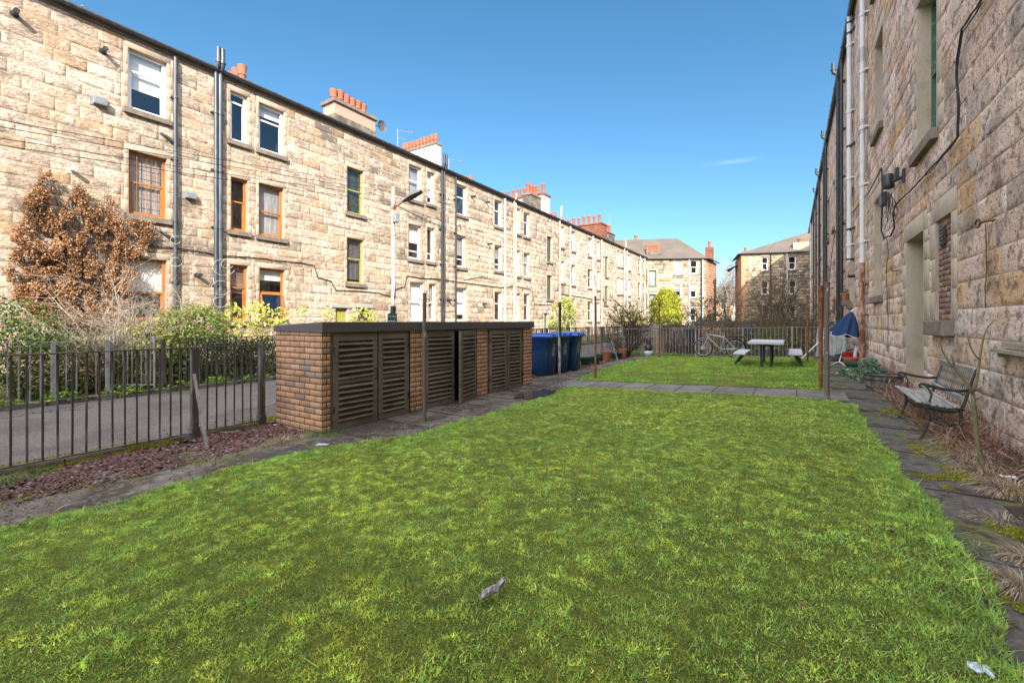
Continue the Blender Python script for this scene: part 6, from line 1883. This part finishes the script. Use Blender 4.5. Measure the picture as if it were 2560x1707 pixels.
bare('large bare tree far off in the gap between the end tenements', (x_, 115, 0), 7, 17.5, .55, .28, 4, 20, 'timber', 5, name='bare_tree', cat='tree')
# hedge and ivy behind the right half of the back railing
hd = thing('hedge', 'brown twiggy hedge with dark ivy behind the picnic table railing', 'hedge', (-.8, 19, 0))
tm = MB()
rd = random.Random(3)
for k in range(520):
    x_ = rd.uniform(-2.9, 1.2); y_ = rd.uniform(18.9, 19.9); h_ = rd.uniform(.9, 1.72)
    p = Vector((x_, y_, rd.uniform(0, .4))); pts = [p]
    for i in range(4): p = p + Vector((rd.uniform(-.16, .16), rd.uniform(-.1, .1), h_ / 4)); pts.append(p)
    tm.tube(pts, [.008, .007, .005, .004, .002], 3, cap=False)
tm.build('stems', 'twig', hd)
V, c_ = leafmass([(-.6, 19.3, .5, .9, .5, .6), (.5, 19.3, .5, .8, .5, .7), (-2.2, 19.4, .55, .9, .4, .6), (-1.4, 19.5, .8, 1.2, .4, .6)], 5500, .06, [(.05, .10, .025), (.08, .13, .03), (.13, .12, .05), (.28, .38, .06)], seed=23, gap=.44)
mesh_np('foliage', V, 4, c_, 'leaf', hd)
V, c_ = leafmass([(-1.0, 19.4, 1.25, 1.9, .5, .38), (.6, 19.5, 1.3, .7, .4, .3)], 3000, .05, [(.14, .13, .07), (.10, .09, .05), (.2, .15, .09)], seed=24, gap=.46)
mesh_np('dry_top', V, 4, c_, 'deadleaf', hd)
shrub('ivy', 'dark ivy mass climbing behind the covered box at the right wall', (1.2, 20.5, 0), [(1.0, 20.4, 1.1, .6, .5, 1.0), (.4, 20.8, .9, .6, .5, .8)], 2500, .07, [(.05, .09, .03), (.08, .12, .04)], seed=25, stems=4)
tm = MB()
for k in range(230):
    x_ = rd.uniform(-4.5, -3.1); y_ = rd.uniform(18.6, 20.5); h_ = rd.uniform(.8, 1.5); p = Vector((x_, y_, 0)); pts = [p]
    for i in range(4): p = p + Vector((rd.uniform(-.12, .12), rd.uniform(-.1, .1), h_ / 4)); pts.append(p)
    tm.tube(pts, [.012, .010, .007, .005, .003], 3, cap=False)
hd2 = thing('bare_shrub', 'dark thicket of upright bare stems right of the pale brick store', 'shrub', (-3.8, 19.5, 0)); tm.build('stems', 'twigdark', hd2)
# green weeds below the railing
V, c_ = leafmass([(-5.2, 17.5, .12, .5, .2, .12), (-3.9, 17.6, .1, .7, .15, .12), (-2.9, 17.7, .12, .5, .2, .1)], 900, .05, GB, seed=26, gap=.4)
tag(mesh_np('ground_cover', V, 4, c_, 'leaf'), 'low green weeds along the foot of the back railing', 'weeds', kind='stuff')
# far greenery in the yard behind, masses at the foot of the far tenements
shrub('bush', 'low scrub at the foot of the far left tenement', (-11, 50, 0), [(-12, 50, .8, 2.5, 1.5, .9), (-8, 52, .8, 2.5, 1.5, 1.0), (-5, 50, .8, 2.2, 1.5, .9)], 3000, .2, GD + [(.3, .3, .1)], seed=27, stems=5)
shrub('bush', 'scrub in shade at the foot of the far right tenement', (-1, 46, 0), [(-2, 46, .9, 2, 1.5, 1.0), (.5, 44, 1.0, 1.2, 1.5, 1.1)], 2500, .16, GD + [(.16, .12, .07)], seed=28, stems=12, h=2.4)

# ================================================================ ground litter, tufts, gravel, dead stalks
def ribbons(P0, D, L_, w, droop, cols, seg=3, seed=0):
    n = len(P0); V = np.empty((n, seg, 4, 3)); r = np.random.default_rng(seed)
    side = np.cross(D, np.array([0, 0, 1.])); side /= np.maximum(np.linalg.norm(side, axis=1), 1e-6)[:, None]
    pos = lambda t: P0 + D * (L_ * t)[:, None] - np.array([0, 0, 1.]) * (droop * L_ * t * t)[:, None]
    for s_ in range(seg):
        t0, t1 = s_ / seg, (s_ + 1) / seg
        a, b_ = pos(np.full(n, t0)), pos(np.full(n, t1)); w0 = (w * (1 - t0 * .8))[:, None] / 2; w1 = (w * (1 - t1 * .8))[:, None] / 2
        V[:, s_, 0] = a - side * w0; V[:, s_, 1] = a + side * w0; V[:, s_, 2] = b_ + side * w1; V[:, s_, 3] = b_ - side * w1
    return V.reshape(-1, 3), np.repeat(cols, seg, axis=0)


def tufts(spots, pal, seed, w=.004, droop=.75):
    r = np.random.default_rng(seed); VV = []; CC = []
    for (x, y, z, rad, n, L_, lean) in spots:
        a = r.uniform(0, 6.283, n); q_ = r.uniform(0, 1, n) ** .7
        P0 = np.stack([x + np.cos(a) * q_ * rad * .5, y + np.sin(a) * q_ * rad * .5, np.full(n, z)], 1)
        D = np.stack([np.cos(a) * (.25 + q_ * .6) + lean[0], np.sin(a) * (.25 + q_ * .6) + lean[1], r.uniform(.5, 1.1, n)], 1); D /= np.linalg.norm(D, axis=1)[:, None]
        c_ = np.array(pal)[r.integers(0, len(pal), n)] * r.uniform(.65, 1.3, (n, 1))
        v_, cc_ = ribbons(P0, D, L_ * r.uniform(.5, 1.2, n), w * r.uniform(.6, 1.4, n), np.full(n, droop), c_, 3, seed)
        VV.append(v_); CC.append(cc_)
    return np.vstack(VV), np.vstack(CC)


DRY = [(.42, .33, .23), (.34, .26, .18), (.52, .43, .32), (.28, .20, .14)]
GRN = [(.13, .23, .06), (.10, .19, .05), (.20, .28, .08)]


def G3(px, py, dz=.0):
    x, y, z = gp(px, py); return x, y, z + dz


sp = []
for (px, py, rad, n, L_, ln) in ((700, 1112, .20, 420, .30, (-.5, -.2)), (650, 1125, .12, 160, .2, (-.3, -.3)), (745, 1102, .16, 200, .24, (-.3, -.2))):
    sp.append((*G3(px, py), rad, n, L_, ln))
V, c_ = tufts(sp, DRY + [(.2, .2, .1)], 41, .004)
tag(mesh_np('dry_grass', V, 4, c_, 'deadleaf'), 'clump of drooping dry grass at the near corner of the bin store', 'dry grass', kind='stuff')
sp = [(*G3(px, py), rad, n, L_, ln) for (px, py, rad, n, L_, ln) in ((800, 1090, .22, 520, .26, (.3, -.2)), (830, 1085, .12, 260, .2, (.3, -.3)), (60, 1190, .4, 500, .22, (0, 0)), (10, 1210, .3, 400, .22, (0, 0)), (330, 1150, .25, 260, .1, (0, 0)), (440, 1135, .3, 260, .1, (0, 0)), (560, 1095, .25, 160, .08, (0, 0)),
                                                         (1045, 1030, .1, 200, .16, (0, 0)), (1075, 1062, .25, 420, .10, (0, 0)), (1400, 968, .35, 500, .10, (0, 0)), (1130, 1060, .3, 300, .08, (0, 0)), (940, 1120, .3, 300, .08, (0, 0)), (2130, 985, .12, 300, .12, (0, 0)), (2085, 1003, .12, 260, .10, (0, 0)))]
V, c_ = tufts(sp, GRN, 42, .004)
tag(mesh_np('grass_tufts', V, 4, c_, 'leaf'), 'rough green grass tufts around the bin store, poles and paving edges', 'grass', kind='stuff')
# red stone chips
r = np.random.default_rng(8); n = 5200
y = r.uniform(-.5, 3.2, n); x = -5.98 + r.uniform(0, 1, n) ** 1.25 * 1.0 + .12 * (vn(y * 2, y * 0 + 3, 4) - .5)
k = fbm(x * 2, y * 2, 95, 3) > .40; x, y = x[k], y[k]; n = len(x)
sz = r.uniform(.012, .034, n)
# octahedral chips, 8 triangles each
dirs = np.array([(1, 0, 0), (0, 1, 0), (-1, 0, 0), (0, -1, 0), (0, 0, .55), (0, 0, -.5)])
tri = [(0, 1, 4), (1, 2, 4), (2, 3, 4), (3, 0, 4), (1, 0, 5), (2, 1, 5), (3, 2, 5), (0, 3, 5)]
an = r.uniform(0, 6.28, n); ca, sa = np.cos(an), np.sin(an)
PV = dirs[None] * r.uniform(.6, 1.3, (n, 6, 1)) * sz[:, None, None]
X_ = PV[..., 0] * ca[:, None] - PV[..., 1] * sa[:, None]; Y_ = PV[..., 0] * sa[:, None] * 1 + PV[..., 1] * ca[:, None]
tl_ = r.normal(0, .4, (n, 2)); Z_ = PV[..., 2] + X_ * tl_[:, :1] + Y_ * tl_[:, 1:]
PV = np.stack([X_ + x[:, None], Y_ + y[:, None], Z_ + .022], -1)
V = PV[:, np.array(tri)].reshape(-1, 3)
base_c = np.array([(.13, .068, .062), (.10, .052, .050), (.18, .10, .09), (.075, .058, .058), (.20, .18, .18)])[r.choice(5, n, p=[.4, .28, .15, .12, .05])] * r.uniform(.7, 1.3, (n, 1))
tag(mesh_np('gravel', V, 3, np.repeat(base_c, 8, axis=0), 'gravel'), 'loose reddish stone chips between the railing and the worn path', 'gravel', kind='stuff')
# moss cushions: short dense blades
def mossbits(areas, seed, pal=((.38, .36, .03), (.28, .28, .03), (.20, .23, .03))):
    r = np.random.default_rng(seed); VV = []; CC = []
    for (x0, x1, y0, y1, n, h, th) in areas:
        x = r.uniform(x0, x1, n); y = r.uniform(y0, y1, n); f = fbm(x * 3.5, y * 3.5, seed, 3); k = f > th; x, y, f = x[k], y[k], f[k]; m_ = len(x)
        a = r.uniform(0, 6.28, m_); w = .006; hh = h * (.4 + (f - th) * 5) * r.uniform(.6, 1.3, m_)
        z = gzn(x) + .02
        V = np.empty((m_, 3, 3)); V[:, 0] = np.stack([x - np.cos(a) * w, y - np.sin(a) * w, z], 1); V[:, 1] = np.stack([x + np.cos(a) * w, y + np.sin(a) * w, z], 1)
        V[:, 2] = np.stack([x + r.normal(0, .006, m_), y + r.normal(0, .006, m_), z + hh], 1)
        VV.append(V.reshape(-1, 3)); CC.append(np.array(pal)[r.integers(0, len(pal), m_)] * r.uniform(.6, 1.3, (m_, 1)))
    return np.vstack(VV), np.vstack(CC)


V, c_ = mossbits([(.75, 1.5, 2.0, 4.8, 30000, .018, .56), (.95, 1.45, 4.8, 8, 12000, .014, .55), (-6.12, -5.9, -2, 3.1, 14000, .03, .42), (-6.45, -6.1, -2, 7, 16000, .016, .50), (-5.5, -4.4, .2, 3, 9000, .012, .62), (-10.75, -10.4, 0, 8, 8000, .03, .5)], 51)
tag(mesh_np('moss', V, 3, c_, 'grass'), 'yellow green moss patches on the paving and along the kerbs', 'moss', kind='stuff')
# weeds at the kerb of the far railing
V, c_ = leafmass([(-10.55, y_, .12, .15, .35, .10) for y_ in np.arange(.5, 7, .8)], 1500, .07, GB, seed=52, gap=.4)
tag(mesh_np('ground_cover', V, 4, c_, 'leaf'), 'green weeds sprouting along the kerb under the far railing', 'weeds', kind='stuff')
# tangled dead stalks and dry grass along the right wall
sp = []
for (px, py, rad, n, L_, ln) in ((2370, 1105, .35, 420, .40, (-.5, 0)), (2420, 1150, .35, 500, .38, (-.5, -.2)), (2450, 1190, .3, 420, .3, (-.4, -.2)), (2330, 1075, .3, 260, .26, (-.4, 0)), (2520, 1230, .3, 420, .32, (-.2, -.2)),
                                 (2535, 1470, .14, 420, .26, (-.5, 0)), (2560, 1400, .16, 260, .22, (-.4, 0)), (2480, 1300, .2, 160, .2, (-.5, 0)), (2340, 1130, .25, 130, .3, (-.6, -.3))):
    sp.append((*G3(px, py), rad, n, L_, ln))
V, c_ = tufts(sp, DRY, 43, .0035, .85)
tag(mesh_np('dry_grass', V, 4, c_, 'deadleaf'), 'tangled straw coloured dry grass spilling onto the path by the right wall', 'dry grass', kind='stuff')
sp = [(*G3(px, py), rad, n, L_, ln) for (px, py, rad, n, L_, ln) in ((2440, 1375, .18, 300, .10, (0, 0)), (2500, 1390, .18, 300, .10, (0, 0)), (2380, 1350, .1, 200, .10, (-.2, 0)), (2300, 1255, .1, 160, .07, (0, 0)), (2430, 1090, .3, 300, .16, (0, 0)), (2520, 1180, .3, 260, .14, (0, 0)))]
V, c_ = tufts(sp, GRN + [(.3, .3, .14)], 44, .003)
tag(mesh_np('grass_tufts', V, 4, c_, 'leaf'), 'green grass tufts growing in the joints of the right hand path', 'grass', kind='stuff')
q = MB(); rd = random.Random(12)
for k in range(520):
    y_ = rd.choice((rd.uniform(4.2, 7.6), rd.uniform(5.8, 7.9), rd.uniform(7.5, 10.2))); x_ = rd.uniform(1.25, 1.72); h_ = rd.uniform(.12, .55) * (1.2 if rd.random() < .2 else .8)
    p = Vector((x_, y_, .17)); pts = [p]; d = Vector((rd.gauss(-.15, .35), rd.gauss(0, .4), 1)).normalized()
    for i in range(4):
        d = (d + Vector((rd.gauss(0, .3), rd.gauss(0, .3), -.12))).normalized(); p = p + d * h_ / 4; pts.append(p)
    q.tube(pts, [.0035, .003, .0025, .002, .001], 3, cap=False)
    if rd.random() < .6:
        e = pts[3] + Vector((rd.gauss(0, .06), rd.gauss(0, .06), rd.uniform(0, .06))); q.tube([pts[2], e], .0018, 3, cap=False)
tag(q.build('dead_stalks', 'rustpale'), 'brown dead stalks tangled under and behind the bench', 'dead stalks', kind='stuff')
V, c_ = leafmass([(1.5, 7.1, .38, .22, .6, .2), (1.5, 5.9, .32, .2, .6, .16), (1.45, 8.6, .36, .2, .6, .2), (1.6, 4.9, .3, .2, .5, .14), (1.5, 9.6, .45, .2, .4, .25)], 5200, .018, [(.24, .13, .09), (.32, .19, .14), (.17, .10, .07)], seed=53, gap=.46, dens=3)
tag(mesh_np('dead_flower_heads', V, 4, c_, 'deadleaf'), 'haze of tiny brown seed heads and dry leaves around the bench', 'dead stalks', kind='stuff')
V, c_ = leafmass([(1.28, 11.6, .28, .3, .55, .16), (1.15, 12.4, .25, .3, .5, .12), (1.5, 12.6, .38, .2, .5, .2), (1.55, 13.3, .4, .2, .4, .2)], 1500, .075, [(.17, .24, .17), (.12, .19, .12), (.22, .28, .20), (.10, .15, .08)], seed=54, gap=.38, asp=.8)
tag(mesh_np('ground_cover', V, 4, c_, 'leaf'), 'grey green leafy ground cover beyond the half barrel', 'plant', kind='stuff')
# dark bark litter at the lower right corner
r = np.random.default_rng(15); n = 3200
y = r.uniform(1.6, 4.2, n); x = r.uniform(.78, 1.7, n); k = (x - .72 > .12 + .25 * vn(y * 2, y * 0, 3) + np.clip(y - 2.6, 0, 9) * .25); x, y = x[k], y[k]
P = np.stack([x, y, np.full(len(x), .19)], 1) + r.normal(0, .006, (len(x), 3)); cc = np.array([(.09, .045, .035), (.13, .07, .05), (.06, .035, .03), (.2, .13, .09)])[r.integers(0, 4, len(x))]
V, _ = leafcloud(P, np.array([0, 0, 1.]), np.full(len(x), .03), cc, .4, .5)
tag(mesh_np('leaf_litter', V, 4, cc, 'deadleaf'), 'dark brown bark litter covering the bed at the lower right', 'litter', kind='stuff')
r = np.random.default_rng(16); n = 900
y = r.uniform(8.7, 17.3, n); x = r.uniform(-6.0, -5.15, n); P = np.stack([x, y, np.full(n, .035)], 1); cc = np.array([(.25, .14, .09), (.16, .09, .06), (.35, .22, .16)])[r.integers(0, 3, n)]
V, _ = leafcloud(P, np.array([0, 0, 1.]), np.full(n, .05), cc, .6, .4)
tag(mesh_np('leaf_litter', V, 4, cc, 'deadleaf'), 'fallen brown leaves between the pots and the lane railing', 'litter', kind='stuff')

# sapling in front of the bench
sx_, sy_, sz_ = gp(2462, 1185)
sp_ = thing('sapling', 'thin forked leafless sapling growing beside the bench', 'tree', (sx_, sy_, sz_))


def c10(x, y, Y): X_, Z_ = yp(1920 + x / 3.647, 760 + y / 3.647, Y); return (X_, Y, Z_)


q = MB()
tk = [c10(x, y, sy_) for x, y in ((1985, 1560), (1955, 1450), (1915, 1300), (1895, 1150), (1885, 1000), (1875, 880), (1866, 815))]
q.tube(tk, [.020, .019, .017, .016, .015, .015, .014], 8)
q.build('trunk', 'barkgreen', sp_, smooth='all')
q = MB()
q.tube([c10(x, y, sy_ + .02 * i) for i, (x, y) in enumerate(((1866, 815), (1900, 720), (1915, 610), (1930, 510), (1945, 400), (1965, 300), (2000, 215), (2070, 140)))], [.012, .011, .010, .009, .008, .007, .005, .003], 6)
q.tube([c10(x, y, sy_ + .02) for x, y in ((1930, 510), (1890, 470), (1850, 400), (1825, 320), (1812, 235))], [.008, .007, .006, .005, .003], 6)
q.tube([c10(x, y, sy_ - .02) for x, y in ((1866, 815), (1820, 740), (1760, 650), (1700, 580), (1650, 530), (1600, 450), (1570, 370), (1555, 300))], [.012, .011, .010, .010, .008, .006, .004, .003], 6)
q.tube([c10(x, y, sy_) for x, y in ((1700, 575), (1685, 500), (1665, 450))], [.008, .006, .004], 5)
for a_, b__ in (((1875, 800), (2000, 745)), ((1880, 870), (2015, 840)), ((1888, 1000), (1970, 985)), ((1885, 1010), (1750, 945)), ((1895, 1120), (1600, 1000)), ((1900, 1240), (1350, 1040)), ((1905, 1350), (2040, 1280)), ((1890, 860), (1955, 960))):
    q.tube([c10(*a_, sy_), c10((a_[0] + b__[0]) / 2, (a_[1] + b__[1]) / 2 - 12, sy_ - .05), c10(*b__, sy_ - .08)], [.004, .003, .0015], 4)
q.build('branches', 'barkgreen', sp_, smooth='all')


# ---- scraps of litter
def scrap(px, py, w_, h_, label, m='paper', seed=0, dz=.03, rot=0):
    rd = random.Random(seed); x, y, z = gp(px, py); q = MB(); vs = []
    for j in range(5):
        for i in range(6):
            u, v = (i / 5 - .5) * w_, (j / 4 - .5) * h_
            e = 1 - .25 * rd.random() if i in (0, 5) or j in (0, 4) else 1
            a, b = u * e, v * e
            vs.append((x + a * math.cos(rot) - b * math.sin(rot), y + a * math.sin(rot) + b * math.cos(rot), z + dz + rd.uniform(0, .25) * min(w_, h_)))
    q.add(vs, [(j * 6 + i, j * 6 + i + 1, (j + 1) * 6 + i + 1, (j + 1) * 6 + i) for j in range(4) for i in range(5)])
    sv = [(a, b, c_ - .004) for a, b, c_ in vs]; q.add(sv, [(j * 6 + i, (j + 1) * 6 + i, (j + 1) * 6 + i + 1, j * 6 + i + 1) for j in range(4) for i in range(5)])
    return tag(q.build('litter', m), label, 'litter')


scrap(2452, 1703, .07, .06, 'crumpled clear plastic bag at the bottom right edge of the lawn', 'bucket', 1, .04)
scrap(805, 1117, .17, .06, 'torn clear wrapper lying on the lawn edge by the dry grass clump', 'bucket', 2, .02, .5)
scrap(598, 1182, .07, .05, 'small white scrap of paper beside the lawn edge on the worn path', 'paper', 3, .02, .2)
scrap(350, 1190, .20, .05, 'pale dirty plastic sheet strip half buried in the red chips', 'concrete', 4, .012, .9)
scrap(2029, 1093, .03, .02, 'tiny white scrap of paper in the near lawn right of the middle', 'paper', 5, .04)
scrap(1447, 1262, .022, .016, 'tiny white speck of paper near the middle of the lawn', 'paper', 6, .04)
scrap(2520, 1208, .10, .05, 'white wrapper among the dry grass by the right wall', 'paper', 7, .05)
scrap(690, 1068, .05, .05, 'small white and black object at the foot of the railing end post', 'paper', 8, .03)
scrap(1340, 1001, .16, .05, 'wet pale patch of rag on the path beside the last louvred door', 'bucket', 9, .012)
q = MB(); x, y, z = gp(165, 1282); q.tube([(x - .03, y + .06, .05), (x, y + .02, .055), (x - .01, y - .02, .05), (x + .06, y - .07, .05)], [.004, .006, .006, .003], 5)
tag(q.build('twig', 'timber'), 'pale curved twig on the worn path at the lower left', 'twig')
q = MB(); x, y, z = gp(560, 1090); q.tube([(x - .12, y - .05, .045), (x, y, .05), (x + .1, y + .12, .045)], [.006, .007, .004], 5)
tag(q.build('twig', 'timber'), 'pale straight twig on the red chips behind the leaning stake', 'twig')
q = MB(); x, y, z = gp(1010, 1045)[:3]
for (px, py, sd) in ((2008, 1545, 1), (2230, 1352, 3)):
    x, y, z = gp(px, py); P = np.array([[x, y, z + .055]]); V, _ = leafcloud(P, np.array([0, 0, 1.]), np.array([.04]), None, .6, .3)
    tag(mesh_np('fallen_leaf', V, 4, np.array([[.20, .09, .05]]), 'deadleaf'), ('single brown fallen leaf on the lawn at the lower right', 'small dry leaf on the lawn nearer the right path')[sd == 3], 'leaf')

# wet patch on the paving, bare soil strip along the lawn edge by the store
def patch(name, cx, cy, rx, ry_, rot, dz, m, sd, n=48):
    vs = [(cx, cy, gz(cx) + dz)]
    for k in range(n):
        a = 2 * math.pi * k / n; f = .35 + 1.3 * float(fbm(math.cos(a) * 2.6 + 9, math.sin(a) * 2.6 + 9, sd, 4))
        u, v = math.cos(a) * rx * f, math.sin(a) * ry_ * f
        x, y = cx + u * math.cos(rot) - v * math.sin(rot), cy + u * math.sin(rot) + v * math.cos(rot)
        vs.append((x, y, gz(x) + dz))
    q = MB(); q.add(vs, [(0, 1 + k, 1 + (k + 1) % n) for k in range(n)])
    return tag(q.build(name, m), kind='structure')


M['wet'] = mat('wet_paving', (.05, .045, .045), .06, [(6, .5, .6, (.09, .08, .075), .7)], spec=.6, bump=[(5, .25, .004)])
x, y, z = gp(1345, 988); patch('puddle', x, y, .26, .62, .12, .037, 'wet', 3, 90)
r = np.random.default_rng(77); n = 8200
x = np.concatenate([r.uniform(-5.6, -4.3, n // 2), r.uniform(-4.5, -3.75, n // 4), r.uniform(.75, 1.6, n // 4)]); y = np.concatenate([r.uniform(.3, 3.2, n // 2), r.uniform(2.6, 6, n // 4), r.uniform(2, 12, n // 4)])
k = fbm(x * 2.2, y * 2.2, 99, 3) > .50; x, y = x[k], y[k]
P = np.stack([x, y, gzn(x) + .045], 1); pal = np.array([(.10, .055, .04), (.17, .10, .065), (.06, .04, .03), (.26, .20, .14), (.13, .12, .10)])
cc = pal[r.integers(0, 5, len(x))] * r.uniform(.7, 1.3, (len(x), 1)); V, _ = leafcloud(P, np.array([0, 0, 1.]), r.uniform(.012, .035, len(x)), cc, .4, .4)
tag(mesh_np('leaf_litter', V, 4, cc, 'deadleaf'), 'brown leaf crumbs and twigs strewn over the worn paths', 'litter', kind='stuff')

q = MB(); rd = random.Random(31)
for k in range(7):
    x0_, y0_ = rd.uniform(-10, -6.6), rd.uniform(.5, 12); p = [(x0_, y0_)]
    for i in range(7): p.append((p[-1][0] + rd.uniform(-.22, .22), p[-1][1] + rd.uniform(.08, .35)))
    for a, b in zip(p, p[1:]): q.bar((*a, .006), (*b, .006), .012, .004)
tag(q.build('lane_cracks', 'soil'), kind='structure')
r = np.random.default_rng(78); n = 3800; x = np.concatenate([r.uniform(-6.9, -6.1, n // 2), r.uniform(-10.5, -9.6, n // 2)]); y = r.uniform(-1, 14, n)
k = fbm(x * 1.5, y * 1.5, 101, 3) > .47; x, y = x[k], y[k]
cc = np.array([(.16, .11, .075), (.10, .07, .05), (.25, .2, .13), (.12, .14, .04)])[r.integers(0, 4, len(x))]; V, _ = leafcloud(np.stack([x, y, np.full(len(x), .012)], 1), np.array([0, 0, 1.]), r.uniform(.015, .04, len(x)), cc, .5, .35)
tag(mesh_np('leaf_litter', V, 4, cc, 'deadleaf'), 'leaf debris gathered along both edges of the tarmac lane', 'litter', kind='stuff')
